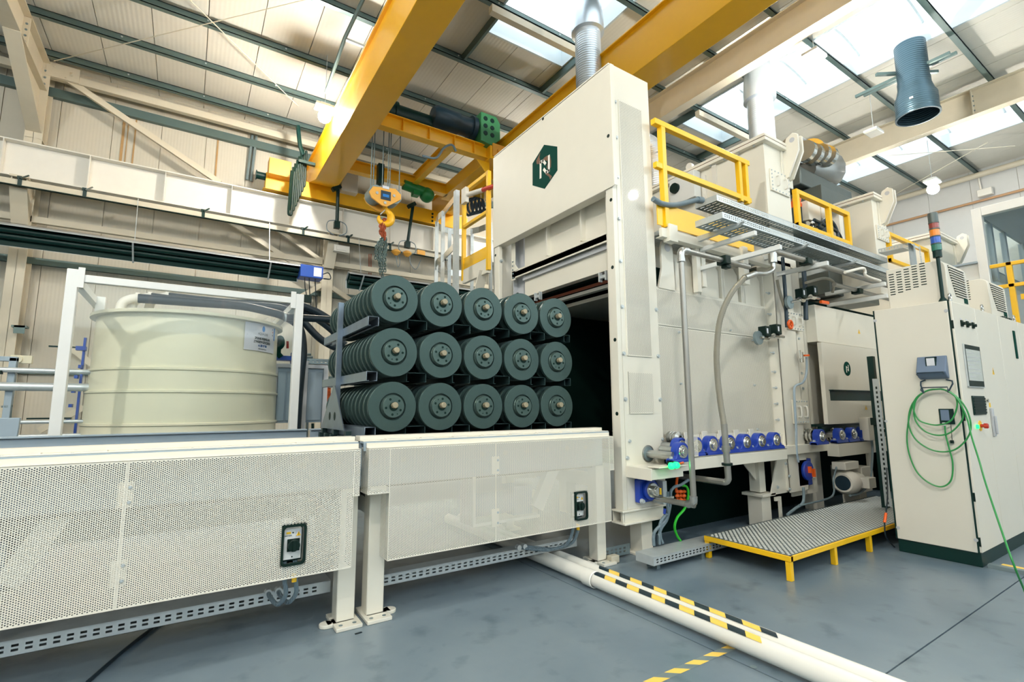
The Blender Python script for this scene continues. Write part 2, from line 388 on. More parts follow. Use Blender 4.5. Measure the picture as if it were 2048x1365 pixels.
# unseen glazed band added to the front wall to light the ceiling
w9 = struct(build('window_9', MB().box(HX0, HX1, HY0-.1, HY0, 3.6, 3.7).box(HX0, HX1, HY0-.1, HY0, 8.6, 8.7), 'kerb'))
x = HX0
while x < HX1:
    build('pane', MB().box(x+.05, min(x+2.0, HX1)-.05, HY0-.06, HY0-.05, 3.7, 8.6), 'skyglass', w9); x += 2.0
pl = area_light('daylight_portal', ((HX0+HX1)/2, HY0-.02, 6.15), HX1-HX0, 4.9, 1, (1,1,1), aim=((HX0+HX1)/2, 5, 6.15)); pl.data.cycles.is_portal = True
struct(build('wall_left', MB().box(HX0-.1, HX0, HY0, HY1, 0, 9.3), 'gable'))
# roof sheets with gaps for the rooflights
ce = struct(build('ceiling', MB().box(HX0, 4.5, HY0, HY1, ZR+0.06, ZR+0.12).box(6.5, 10.4, HY0, HY1, ZR+.06, ZR+.12).box(12.4, 16.3, HY0, HY1, ZR+.06, ZR+.12).box(18.3, HX1, HY0, HY1, ZR+.06, ZR+.12)
                  .box(4.5, 6.5, SKY_Y, HY1, ZR+.06, ZR+.12).box(10.4, 12.4, SKY_Y, HY1, ZR+.06, ZR+.12).box(16.3, 18.3, SKY_Y, HY1, ZR+.06, ZR+.12), 'roof'))
br = [HX0]; xs_ = -9.2
cuts = sorted([round(-2.0+0.917*i, 3) for i in range(-8, 26)])
edges = [e for s in SKY for e in s]
br = sorted(set([HX0, HX1]+[c for c in cuts if HX0 < c < HX1 and min(abs(c-e) for e in edges) > 0.2]+edges))
for a, b in zip(br[:-1], br[1:]):
    y0 = HY0
    if any(s[0]-.01 <= a and b <= s[1]+.01 for s in SKY): y0 = SKY_Y
    build('roof_panel', MB().box(a+.007, b-.007, y0, HY1, ZR, ZR+.06), 'roofrib', ce)
# rooflights: kerb, arched ribs and panes
for n, (a, b) in enumerate(SKY):
    w = struct(build('window_%d' % (n+1), MB().box(a-.03, a+.012, HY0, SKY_Y+.03, ZR-.02, ZR+.42).box(b-.012, b+.03, HY0, SKY_Y+.03, ZR-.02, ZR+.42).box(a+.012, b-.012, SKY_Y-.012, SKY_Y+.03, ZR-.021, ZR+.419), 'kerb'))
    pl = area_light('daylight_portal', ((a+b)/2, (HY0+SKY_Y)/2, ZR+.40), b-a, SKY_Y-HY0, 1, (1,1,1)); pl.data.cycles.is_portal = True; pl.parent = w; pl.location = Vector(((a+b)/2, (HY0+SKY_Y)/2, ZR+.40))-ORG[w.name]
    def arc(t): return (a+(b-a)*t, ZR+.42+0.16*math.sin(PI*t))
    ys = [SKY_Y-1.18*i for i in range(13)]
    for i, yy in enumerate(ys[:-1]):
        build('glazing_bar', MB().tube([(arc(t/8)[0], yy, arc(t/8)[1]) for t in range(9)], 0.03, 4), 'galv', w)
        mb = MB()
        for t in range(8):
            p, q = arc(t/8), arc((t+1)/8)
            mb.add([(p[0], yy-.01, p[1]+.02), (q[0], yy-.01, q[1]+.02), (q[0], ys[i+1]+.01, q[1]+.02), (p[0], ys[i+1]+.01, p[1]+.02)], [(0,1,2,3)])
        build('pane', mb, 'skyglass', w)
# purlins, rafters, columns
PUR = [13.3, 11.93, 10.5, 8.72, 7.07, 5.7, 4.38, 2.71, 1.1, -0.5, -2.1, -3.7, -5.3]
RAF = [-3.07, 2.92, 8.95, 15.0]
for i, yy in enumerate(PUR):
    o = struct(build('roof_beam', MB().box(HX0, HX1, yy, yy+.016, 8.65, ZR-.004).box(HX0, HX1, yy-.09, yy+.001, 8.65, 8.664).box(HX0, HX1, yy-.09, yy-.078, 8.65, 8.68).box(HX0, HX1, yy, yy+.09, ZR-.018, ZR-.004), 'purlin', origin=(0, yy, 8.65)))
    bm_ = MB()
    for r in RAF[:3]:
        for dx in (1.45, 2.9, 4.3):
            for zz in (8.71, 8.79): bolt(bm_, (r+dx, yy-.001, zz), (0,-1,0), .013, .014)
    build('bolts', bm_, 'galv', o)
for i, r in enumerate(RAF):
    mb = MB(); ibeam(mb, (r, HY0, 8.0), (r, 13.6, 8.0), 0.645, 0.24)
    for yy in (12.0, 8.95, 3.05, -2.5):
        mb.box(r-.11, r+.11, yy-.012, yy+.012, 8.01, 8.62)
    mb.prism([(13.5, 7.05), (13.5, 8.0), (11.5, 8.0)], 'X', r-.008, r+.008)
    mb.bar((r, 13.5, 7.05), (r, 11.5, 8.0), .24, .02)
    o = struct(build('rafter_beam', mb, 'steelpaint', bevel=.004))
    bm_ = MB()
    for yy in (12.0, 8.95, 3.05):
        for zz in (8.12, 8.24, 8.36, 8.48):
            for sx in (-.06, .06): bolt(bm_, (r+sx, yy-.012, zz), (0,-1,0), .016, .02)
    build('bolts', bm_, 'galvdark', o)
    mb = MB(); y0, y1 = 13.5, 13.92
    mb.box(r-.14, r+.14, y0, y0+.02, 0, 8.66).box(r-.14, r+.14, y1-.02, y1, 0, 8.66).box(r-.007, r+.007, y0, y1, 0, 8.66)
    for zz in (4.7, 6.9): mb.box(r-.14, r+.14, y0, y1, zz, zz+.014)
    o = struct(build('wall_column', mb, 'steelpaint', bevel=.004))
    # corbel that carries the crane rail
    build('corbel', MB().prism([(13.0, 5.84), (13.5, 5.84), (13.5, 5.0), (13.38, 5.0), (13.0, 5.62)], 'X', r-.12, r-.1).prism([(13.0, 5.84), (13.5, 5.84), (13.5, 5.0), (13.38, 5.0), (13.0, 5.62)], 'X', r+.1, r+.12).box(r-.14, r+.14, 12.95, 13.5, 5.82, 5.86).bar((r, 13.0, 5.62), (r, 13.38, 5.0), .26, .014), 'steelpaint', o)
    bm_ = MB()
    for zz in (8.15, 8.3, 8.45): bolt(bm_, (r+.06, y0, zz), (0,-1,0), .018, .02); bolt(bm_, (r-.06, y0, zz), (0,-1,0), .018, .02)
    build('bolts', bm_, 'galvdark', o)
# eave strut, wall girts, bracing
def trim(name, mb, m, **k): return struct(build(name, mb, m, **k))
trim('trim_1', MB().box(HX0, HX1, 13.52, 13.66, 8.36, 8.52), 'steelpaint')
trim('trim_2', MB().box(HX0, HX1, 13.86, 13.98, 8.1, 8.3), 'purlin')
trim('trim_3', MB().box(HX0, HX1, 13.88, 13.98, 4.32, 4.46), 'purlin')
trim('trim_4', MB().box(HX0, HX1, 13.88, 13.98, 2.02, 2.14), 'purlin')
a, b = P(58, 438, Y=13.55), P(300, 472, Y=13.55)
trim('trim_5', MB().box(HX0, HX1, 13.5, 13.62, a.z-.07, a.z+.06), 'steelpaint')
for n, (p, q, w) in enumerate((((118, 148), (440, 366), .13), ((652, 566), (480, 660), .12), ((455, 440), (700, 600), .12), ((78, 862), (168, 815), .12), ((135, 690), (260, 790), .12), ((530, 442), (640, 520), .1))):
    trim('trim_%d' % (n+6), MB().bar(P(*p, Y=13.6), P(*q, Y=13.6), w, .08, (0,1,0)), 'steelpaint')
g = MB(); q = P(108, 138, Y=13.5); g.box(q.x-.12, q.x+.42, 13.49, 13.51, q.z-.18, q.z+.14)
for dx, dz in ((0, .06), (.28, .02), (.3, -.05), (.2, -.12)): bolt(g, (q.x+dx, 13.49, q.z+dz), (0,-1,0), .02, .02)
trim('trim_12', g, 'steelpaint')
for n, (p, q) in enumerate((((108, 122), (700, -22), ), ((380, 0), (596, 212)), ((1975, 285), (1780, 395)), ((1770, 312), (2030, 292)))):
    pz = 8.5 if n < 2 else 8.3
    trim('trim_%d' % (n+13), MB().tube([P(*p, Z=pz), P(*q, Z=pz)], .009, 6), 'steelpaint')
# rooflight trimmers hung between purlins
for n, (a, b) in enumerate(SKY[:2]):
    mb = MB()
    for xx in (a-.06, b+.02): mb.box(xx, xx+.05, 7.1, 8.72, 8.66, 8.84)
    trim('trim_%d' % (n+20), mb, 'purlin')
    trim('trim_%d' % (n+24), MB().box(a-.4, b+.4, 6.86, 6.98, 8.36, 8.5), 'steelpaint')

# ------------------------------------------------------------------ high bay lamps
lamp_lbl = ['blazing high bay lamp beside the first yellow crane girder', 'high bay lamp glowing under the rooflight beyond the crane', 'unlit white lamp hung on a wire before the cream rafter',
            'lit lamp on a wire near the gable wall']
for i, (lx, ly, lz, pw) in enumerate(LAMPS):
    t = thing('high_bay_lamp', lamp_lbl[i] if i < 4 else 'high bay lamp over the floor, %s of those above the camera bay' % ORD[i-4], 'lamp', (lx, ly, lz))
    build('housing', MB().box(lx-.2, lx+.2, ly-.14, ly+.14, lz, lz+.06).box(lx-.1, lx+.1, ly-.08, ly+.08, lz+.06, lz+.11), 'white2', t, bevel=.01)
    build('diffuser', MB().box(lx-.18, lx+.18, ly-.12, ly+.12, lz-.012, lz), 'lampglow' if pw else 'lampoff', t)
    build('hanging_wire', MB().tube([(lx, ly, lz+.11), (lx, ly, ZR)], .006, 5), 'galv', t)
    if pw:
        build('socket', MB().cyl((lx, ly, lz-.07), (lx, ly, lz), .05, 12), 'white2', t)
        rg_ = .13; key = 'added_globe%d' % pw
        if key not in M: M[key] = mat('glowing lamp globe', (255, 250, 240), .4); bb = M[key].node_tree.nodes['Principled BSDF']; bb.inputs['Emission Color'].default_value = WARM+(1,); bb.inputs['Emission Strength'].default_value = pw*3/(PI*4*PI*rg_*rg_)
        build('added_globe', MB().sphere((lx, ly, lz-.18), rg_, 12, 8), key, t)  # glowing ball added below the housing so light also reaches the ceiling

# ================================================================== crane
RY = 13.2
t = thing('crane_rail', 'white stiffened I beam crane rail running along the back wall', 'crane rail', (0, RY, 5.86))
mb = MB(); ibeam(mb, (HX0, RY, 5.86), (HX1, RY, 5.86), .75, .34, .014, .022); build('beam', mb, 'steelwhite', t)
sx = [P(6, 330, Y=RY).x, P(178, 340, Y=RY).x, P(329, 360, Y=RY).x, P(462, 400, Y=RY).x]; st = (sx[3]-sx[0])/3
x = sx[0]-4*st
first = None
while x < 14:
    if first is None: first = build('stiffener', MB().box(x-.006, x+.006, RY-.165, RY-.007, 5.882, 6.588), 'steelwhite', t); fx0 = x
    else: part_copy(first, (x-fx0, 0, 0))
    x += st
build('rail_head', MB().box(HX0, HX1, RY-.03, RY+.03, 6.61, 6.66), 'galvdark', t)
# current rail below it with its clamps
bz = P(34, 363, Y=12.85).z
t = thing('current_rail', 'long pale busbar rail clamped under the white crane beam', 'busbar', (0, 12.85, bz-.05))
build('rail', MB().box(HX0, 6.2, 12.82, 12.88, bz-.075, bz+.03).box(HX0, 6.2, 12.86, 12.9, bz+.03, bz+.05), 'steelpaint', t)
build('strip', MB().box(HX0, 6.2, 12.815, 12.885, bz-.092, bz-.076), 'discdark', t)
cl = None
for px_ in (35, 168, 409, 610, 700, 783):
    q = P(px_, 400, Y=12.82)
    if cl is None:
        cl = build('clamp', MB().box(q.x-.03, q.x+.03, 12.805, 12.82, bz-.09, bz+.05).bar((q.x, 12.8, bz+.05), (q.x+.1, 12.86, bz+.16), .05, .03).box(q.x-.05, q.x+.02, 12.82, 12.9, bz+.05, bz+.11), 'blackmetal', t); q0 = q
    else: part_copy(cl, (q.x-q0.x, 0, 0))
# bridge: end carriage and two box girders
t = thing('bridge_crane', 'yellow overhead bridge crane with two box girders and end carriage', 'crane', (4, 10, 6.66))
build('end_carriage', MB().box(1.25, 6.9, RY-.17, RY+.17, 6.70, 7.12).box(1.2, 6.95, RY-.2, RY+.2, 6.685, 6.70), 'yellow', t, bevel=.008)
for x0, x1 in ((2.24, 2.80), (5.86, 6.40)):
    mb = MB().prism([(RY+.2, 7.58), (-7, 7.58), (-7, 6.8), (12.1, 6.8), (RY-.1, 7.12), (RY+.2, 7.12)], 'X', x0, x1).box(x0-.06, x1+.06, -7, RY+.2, 7.58, 7.61)
    g = build('girder', mb, 'yellow', t, bevel=.006)
    build('trolley_rail', MB().box((x0+x1)/2-.03, (x0+x1)/2+.03, -7, RY-.3, 7.61, 7.66), 'galvdark', g)
build('cab_box', MB().box(1.28, 1.78, RY-.42, RY-.1, 7.0, 7.42), 'ochre', t, bevel=.01)
build('buffer', MB().cyl((1.25, RY-.1, 7.02), (1.05, RY-.1, 7.02), .09, 16).cyl((1.05, RY-.1, 7.02), (1.03, RY-.1, 7.02), .12, 16), 'blackmetal', t)
build('junction_box', MB().box(3.02, 3.45, RY-.4, RY-.1, 7.0, 7.6), 'steelwhite', t, bevel=.01)
mb = MB()
for zz in (6.78, 6.9, 7.0): bolt(mb, (5.72, RY-.17, zz), (0,-1,0), .025, .03)
build('bolts', mb, 'blackmetal', t)
# cable trolley rail along the girder with festoon
t = thing('festoon_cable', 'bundle of dark festoon cables hanging in loops by the first girder', 'cable', P(590, 330, Y=12.4))
q = P(603, 330, Y=12.4); mb = MB()
for i in range(7):
    top = P(607-4*i, 300+7*i, Y=12.4-.04*i); bot = P(603-4.4*i, 372+9.5*i, Y=12.4-.04*i); o2 = Vector((.07, .02, 0))
    mb.tube(smooth([top, top.lerp(bot, .5), bot+Vector((0, 0, .06)), bot+o2*.5, bot+o2+Vector((0, 0, .06)), (top+o2).lerp(bot+o2, .5), top+o2], 5), .03, 6)
build('loops', mb, 'black', t)
build('drop_pipe', MB().tube(smooth([P(596, 252, Y=12.3), P(600, 290, Y=12.3), P(606, 310, Y=12.35)], 5), .05, 8).box(q.x-.1, 2.235, 12.2, 12.3, 7.2, 7.27), 'blackmetal', t)
t = thing('conductor_pole', 'slim dark pole slanting up to the roof past the first girder', 'pole', P(650, 190, Y=9.4))
build('pole', MB().tube([P(735, -20, Z=8.3), P(690, 75, Z=8.1), P(652, 185, Z=7.8)], .035, 8), 'purlin', t)
a = P(690, 78, Z=8.1); build('arm', MB().bar(a, a+Vector((.5, -.02, -.02)), .05, .04), 'galv', t)
# trolley frame carrying the hoist
TY = 10.0
def Q(x, y, Y=TY): return P(x, y, Y=Y)
t = thing('hoist_trolley', 'yellow hoist trolley frame with dark motor and green gearbox', 'hoist', (4.2, TY, 7.0))
mb = MB(); ibeam(mb, (2.78, 9.4, 7.02), (5.6, 9.4, 7.02), .32, .2); ibeam(mb, (2.78, 11.6, 6.98), (5.5, 11.6, 6.98), .28, .2)
for x in (3.4, 4.0, 4.6, 5.1): mb.box(x-.006, x+.006, 9.31, 9.49, 7.04, 7.32)
ibeam(mb, (4.55, 9.5, 7.02), (4.55, 11.5, 7.02), .26, .14)
build('frame', mb, 'yellow', t, bevel=.003)
build('end_truck', MB().box(5.45, 5.8, 9.2, 11.9, 6.98, 7.3).prism([(5.2, 6.98), (5.55, 6.98), (5.55, 6.6)], 'Y', 9.4, 9.43), 'yellow', t, bevel=.006)
build('end_cap', MB().box(5.5, 5.86, 9.16, 9.2, 7.05, 7.35).cyl((5.68, 9.16, 7.18), (5.68, 9.1, 7.18), .08, 14), 'ochre', t)
build('drum', MB().cyl((2.85, 9.7, 7.62), (4.35, 9.7, 7.62), .2, 24).cyl((3.3, 9.7, 7.62), (3.36, 9.7, 7.62), .25, 20), 'blackmetal', t)
build('motor', MB().lathe([(0, 0), (.2, .01), (.25, .08), (.25, .62), (.22, .66), (.22, .95), (.28, .95), (.28, 1.05), (0, 1.05)], (4.12, 9.5, 7.74), 'X', 24), 'motor', t)
gb = build('gearbox', MB().prism([(5.2, 7.35), (5.2, 8.05), (5.62, 8.05), (5.72, 7.9), (5.72, 7.5), (5.5, 7.3)], 'Y', 9.2, 9.85), 'green2', t, bevel=.015)
mb = MB()
for dx in (.12, .3):
    for dz in (.2, .38, .56): mb.cyl((5.2+dx, 9.198, 7.35+dz), (5.2+dx, 9.19, 7.35+dz), .055, 12)
build('cooling_holes', mb, 'blackmetal', gb)
build('cable', MB().tube(smooth([Q(845, 312, 9.3), Q(872, 316, 9.3), Q(888, 296, 9.3), Q(904, 290, 9.2), Q(912, 303, 9.2)], 6), .025, 8), 'conduit', t)
q = Q(826, 380, 11.7); build('travel_motor', MB().cyl((q.x-.3, 11.6, q.z+.03), (q.x+.25, 11.6, q.z-.03), .13, 16).box(q.x-.05, q.x+.12, 11.5, 11.7, q.z-.2, q.z).sphere((q.x+.35, 11.6, q.z-.1), .2, 12, 8), 'green', t)
q = Q(760, 350, 11.2); build('limit_switch', MB().box(q.x-.07, q.x+.07, 11.1, 11.25, q.z-.25, q.z+.25).cyl((q.x, 11.2, q.z-.25), (q.x-.06, 11.2, q.z-.45), .02, 8), 'blackmetal', t)
# ropes, hook block, hook, chains
HB = Q(770, 397, 9.75)
t = thing('hook_block', 'ochre hook block on steel ropes with a yellow hook', 'hook block', HB)
def lay(pts, Y): return [(Q(a, b, Y).x, Q(a, b, Y).z) for a, b in pts]
outl = [(745, 374), (790, 379), (801, 391), (801, 400), (793, 405), (772, 415), (762, 412), (742, 396), (737, 385)]
build('front_plate', MB().prism(lay(outl, 9.6), 'Y', 9.56, 9.6), 'ochre', t, bevel=.006)
build('rear_plate', MB().prism(lay(outl, 9.6), 'Y', 9.9, 9.94), 'ochre', t, bevel=.006)
mb = MB()
for a, b in ((754, 386), (788, 392)): q = Q(a, b, 9.6); mb.cyl((q.x, 9.6, q.z), (q.x, 9.9, q.z), .17, 20)
build('sheaves', mb, 'galvdark', t)
mb = MB()
for a, b in ((754, 386), (788, 392), (770, 406)): q = Q(a, b, 9.56); mb.cyl((q.x, 9.545, q.z), (q.x, 9.56, q.z), .03, 14)
build('pins', mb, 'steel', t)
q = Q(771, 392, 9.56)
build('type_plate', MB().box(q.x-.1, q.x+.11, 9.548, 9.556, q.z-.09, q.z+.1), 'motor', t)
build('plate_emblem', MB().box(q.x-.06, q.x+.07, 9.544, 9.548, q.z-.03, q.z+.03), 'inkblue', t)
build('plate_tag', MB().box(q.x-.07, q.x+.07, 9.548, 9.556, q.z+.15, q.z+.21), 'label', t)
mb = MB()
for a0, a1 in ((742, 741), (748, 746), (766, 764), (777, 775), (780, 779), (799, 798)):
    p = Q(a1, 383, 9.75); mb.tube([(p.x, 9.75, 7.5), p], .012, 5)
build('ropes', mb, 'galvdark', t)
hc = Q(769, 434, 9.75); mb = MB()
mb.tube(smooth([hc+Vector((0, 0, .26)), hc+Vector((.02, 0, .17)), hc+Vector((.13, 0, .06)), hc+Vector((.12, 0, -.09)), hc+Vector((0, 0, -.16)), hc+Vector((-.11, 0, -.1)), hc+Vector((-.12, 0, 0))], 6), [.05, .05, .05, .05, .05, .05, .055, .055, .06, .06, .065, .07, .075, .08, .085, .085, .085, .085, .08, .08, .075, .075, .07, .07, .065, .065, .06, .06, .055, .05, .045, .045, .04, .04, .035, .03, .02][:37], 10)
build('hook', mb, 'yellow', t)
build('safety_latch', MB().bar(hc+Vector((-.1, -.02, .02)), hc+Vector((0, -.02, .15)), .03, .02), 'steel', t)
def chain(mb, pts, link=.075, r=.011):
    pts = [Vector(p) for p in pts]; pts = smooth(pts, 10); L = [0]
    for a, b in zip(pts, pts[1:]): L.append(L[-1]+(b-a).length)
    s = 0; k = 0; i = 0
    while s < L[-1]-link*.7:
        def at(u):
            for j in range(len(L)-1):
                if L[j+1] >= u: return pts[j].lerp(pts[j+1], (u-L[j])/max(1e-6, L[j+1]-L[j]))
            return pts[-1]
        a, b = at(s), at(s+link*.75); d = (b-a).normalized(); n = d.cross(Vector((0.3, 1, 0))).normalized()
        if k % 2: n = d.cross(n)
        w = link*.26; a = a-d*link*.12; b = b+d*link*.12
        mb.tube([a+n*w*.5-d*0, a-n*w*.5, a-n*w+d*w*.7, b-n*w-d*w*.7, b-n*w*.5, b+n*w*.5, b+n*w-d*w*.7, a+n*w+d*w*.7], r, 4, closed=True)
        s += link*.75; k += 1
t = thing('lifting_chain', 'bunch of lifting chains with rusty links hanging from the yellow hook', 'chain', Q(768, 500, 9.75))
mb = MB()
for a, b in ((764, 771), (761, 766), (768, 769)): chain(mb, [hc+Vector((.01, 0, -.05)), Q(a, 455, 9.72), Q(b, 480, 9.74)], .1, .018)
build('upper_links', mb, 'rust', t)
mb = MB()
for i, (a, b, ey) in enumerate(((753, 752, 520), (757, 757, 528), (760, 759, 535), (763, 761, 552), (768, 765, 556), (767, 766, 530), (771, 769, 520), (773, 770, 548))):
    chain(mb, [Q(764+i, 476, 9.7+.02*i), Q(a, 492, 9.68+.03*i), Q(b, (492+ey)/2, 9.68+.03*i), Q(b-1+(i % 3), ey, 9.7+.03*i)], .075, .011)
build('chain_legs', mb, 'chain', t)
# pick-up arms for the current rail
for n, (top, bot, lbl) in enumerate((((676, 378), (674, 448), 'dark current collector arm hanging from the carriage near the first girder'), ((826, 412), (815, 488), 'dark current collector arm with cable loops near the second girder'))):
    a, b = P(*top, Y=12.7), P(*bot, Y=12.8)
    t = thing('current_collector', lbl, 'collector', b, 'current collector arms')
    build('arm', MB().tube([a, b], .045, 8).bar(a+Vector((-.14, 0, -.06)), a+Vector((.06, 0, .08)), .12, .1), 'blackmetal', t)
    build('head', MB().box(b.x-.07, b.x+.07, 12.75, 12.88, b.z-.12, b.z+.06), 'blackmetal', t)
    mb = MB()
    for s in (-1, 1): mb.tube(smooth([b+Vector((0, 0, .1)), b+Vector((.22*s, 0, .02)), b+Vector((.24*s, 0, -.2)), b+Vector((.06*s, 0, -.32))], 6), .012, 6)
    build('cable_loop', mb, 'conduit', t)
for n, (c, lbl) in enumerate((((792, 505), 'yellow shoe with a thin cable loop under the busbar'), ((814, 508), 'yellow shoe below the cable loop collector arm'), ((843, 505), 'plain yellow block on the busbar beside the collector arm'))):
    q = P(*c, Y=12.82)
    t = tag(build('collector_shoe', MB().lathe([(.02, -.09), (.05, -.08), (.13, 0), (.13, .03), (.06, .08), (0, .08)], q, 'Z', 14) if n < 2 else MB().box(q.x-.14, q.x+.1, 12.79, 12.815, q.z-.08, q.z+.05), 'ochre'), lbl, 'collector', 'yellow collector shoes')
    if n < 2: build('cable', MB().tube(smooth([q+Vector((.08, 0, -.04)), q+Vector((.12, 0, -.28)), q+Vector((.28 if n else .06, 0, -.4)), q+Vector((.42 if n else .0, 0, -.1))], 6), .01, 6), 'conduit', t)

# ================================================================== radiant heaters on the back wall
def heater(x0, x1, y, z, lbl, burner):
    t = thing('radiant_heater', lbl, 'heater', ((x0+x1)/2, y, z-.2))
    prof = [(-.34, -.18), (-.2, .1), (.2, .1), (.34, -.18), (.33, -.2), (.18, .07), (-.18, .07), (-.33, -.2)]; HS = .72
    ct, st_h = math.cos(.7), math.sin(.7)
    def rt(a, b): return (y+HS*(a*ct+b*st_h), z+HS*(b*ct-a*st_h))
    build('reflector', MB().prism([rt(a, b) for a, b in prof], 'X', x0, x1), 'galv', t)
    build('burner_tube', MB().cyl((x0+.05, *rt(-.1, -.07)), (x1, *rt(-.1, -.07)), .06, 14).cyl((x0+.05, *rt(.1, -.07)), (x1, *rt(.1, -.07)), .06, 14), 'blackmetal', t)
    build('tube_shade', MB().prism([rt(a, b) for a, b in ((-.318, -.195), (-.172, .064), (.172, .064), (.318, -.195), (.31, -.195), (.168, .055), (-.168, .055), (-.31, -.195))], 'X', x0+.03, x1-.03), 'blackmetal', t)
    k = 0; x = x0+.35
    while x < x1:
        build('hanger', MB().bar((x, *rt(-.35, -.22)), (x, *rt(.35, -.22)), .03, .03).tube([(x, y, z+.14), (x-.03, y+.2, z+1.15)], .008, 5), 'galv', t); x += 2.55
    if burner:
        b = build('burner_box', MB().box(x1-.02, x1+.5, y-.3, y+.1, z-.2, z+.10), 'burner', t, bevel=.012)
        build('rating_label', MB().box(x1+.28, x1+.46, y-.304, y-.3, z-.16, z+.06), 'label', b)
        mb = MB()
        for dx, c in ((.1, .5), (.2, .62), (.34, .7)): mb.tube(smooth([(x1+dx, y-.2, z-.2), (x1+dx+.03, y-.15, z-.45), (x1+dx+.08, y, z-c), (x1+dx+.2, y+.5, z-c-.1)], 5), .012, 6)
        mb.tube(smooth([(x1+.5, y-.1, z-.05), (x1+.66, y-.1, z+.02), (x1+.72, y-.1, z-.12), (x1+.55, y-.1, z-.14)], 6), .014, 6)
        build('burner_cable', mb, 'rubber', b)
hz = P(300, 499, Y=12.5).z
heater(-6.6, 2.06, 12.6, hz, 'long dark radiant heater with a blue burner box under the busbar', True)
q = P(690, 555, Y=12.6); heater(q.x+.05, q.x+4.6, 12.6, q.z, 'second radiant heater seen behind the top brake discs', False)
q = P(672, 505, Y=13.3); tag(build('unlit_floodlight', MB().box(q.x-.12, q.x+.28, 13.0, 13.2, q.z-.05, q.z+.12).box(q.x-.06, q.x+.2, 12.98, 13.0, q.z-.02, q.z+.07), ['steelwhite']), 'small white floodlight fixed under the corbel above the blue burner', 'lamp')
tag(build('cable_pipe', MB().tube([P(505, 270, Y=13.9), P(494, 360, Y=13.9)], .035, 8).tube([P(513, 272, Y=13.9), P(502, 362, Y=13.9)], .035, 8), 'galvdark'), 'pair of thin grey pipes fixed upright on the back wall', 'pipe')
tag(build('thin_wall_pipe', MB().tube([P(738, 508, Y=13.9), P(738, 555, Y=13.9)], .012, 6).tube([P(742, 508, Y=13.9), P(742, 555, Y=13.9)], .012, 6), 'rust'), 'thin rusty twin pipe on the wall behind the hanging chains', 'pipe')

# ================================================================== roller conveyor tables
def isolator(parent, c, lbl=None):
    """rotary isolator set in a rubber edged cut-out; c = centre on the sheet (faces -Y)"""
    x, y, z = c; w, h = .064, .108
    def rr(w, h, r, n=5):
        return [(cx+r*math.cos(a+PI/2*k/n), cz+r*math.sin(a+PI/2*k/n)) for (cx, cz, a) in ((w-r, h-r, 0), (-w+r, h-r, PI/2), (-w+r, -h+r, PI), (w-r, -h+r, 1.5*PI)) for k in range(n+1)]
    o_, i_ = rr(w, h, .024), rr(w-.012, h-.012, .016); n = len(o_); mb = MB(); vs = []
    for (dy) in (-.012, .004):
        vs += [(x+a, y+dy, z+b) for a, b in o_]+[(x+a, y+dy, z+b) for a, b in i_]
    fs = []
    for k in range(n):
        k2 = (k+1) % n; fs += [(k, n+k, n+k2, k2), (k, k2, 2*n+k2, 2*n+k), (n+k2, n+k, 3*n+k, 3*n+k2)]
    mb.add(vs, fs)
    iso = build('isolator_switch', mb, 'black', parent)
    build('switch_recess', MB().box(x-w+.01, x+w-.01, y+.055, y+.06, z-h+.01, z+h-.01), 'blackmetal', iso)
    build('face_plate', MB().box(x-.046, x+.044, y+.02, y+.055, z-.082, z+.082), 'white2', iso, bevel=.003)
    build('knob_base', MB().box(x-.03, x+.034, y+.012, y+.02, z-.038, z+.028), 'black', iso, bevel=.002)
    build('rotary_knob', MB().cyl((x+.002, y+.012, z-.005), (x+.002, y-.012, z-.005), .031, 20).box(x-.006, x+.01, y-.02, y-.012, z-.034, z+.024), 'black', iso, bevel=.002)
    build('yellow_tag', MB().box(x-.036, x-.012, y+.018, y+.02, z+.055, z+.066), 'warn', iso)
    mb = MB().box(x+.012, x+.042, y+.0185, y+.02, z+.036, z+.072); build('warning_plate', mb, 'label', iso)
    build('warning_triangle', MB().prism([(x+.015, z+.041), (x+.039, z+.041), (x+.027, z+.065)], 'Y', y+.0165, y+.0185), 'warn', iso)
    build('warning_mark', MB().box(x+.0258, x+.0282, y+.0155, y+.0165, z+.048, z+.059).box(x+.0258, x+.0282, y+.0155, y+.0165, z+.043, z+.0455), 'ink', iso)
    text_obj('EATON', (x-.026, y+.0185, z+.046), .011, (1,0,0), (0,0,1), 'ink', iso)
    mb = MB()
    for zz in (.06, -.068): mb.cyl((x-.002, y+.021, z+zz), (x-.002, y+.017, z+zz), .004, 8)
    build('pins', mb, 'black', iso)
    return iso
def foot(mb, x0, x1, y0, y1, ear):
    mb.box(x0-.02, x1+.025, y0-.095, y1+.06, 0, .022)
    cx = x0-.05 if ear < 0 else x1+.05
    mb.box(min(cx, x0), max(cx, x1), y0-.01, y0+.07, 0, .022).cyl((cx, y0+.03, 0), (cx, y0+.03, .022), .04, 14)
PY = 3.05
ROLL_Z = .958
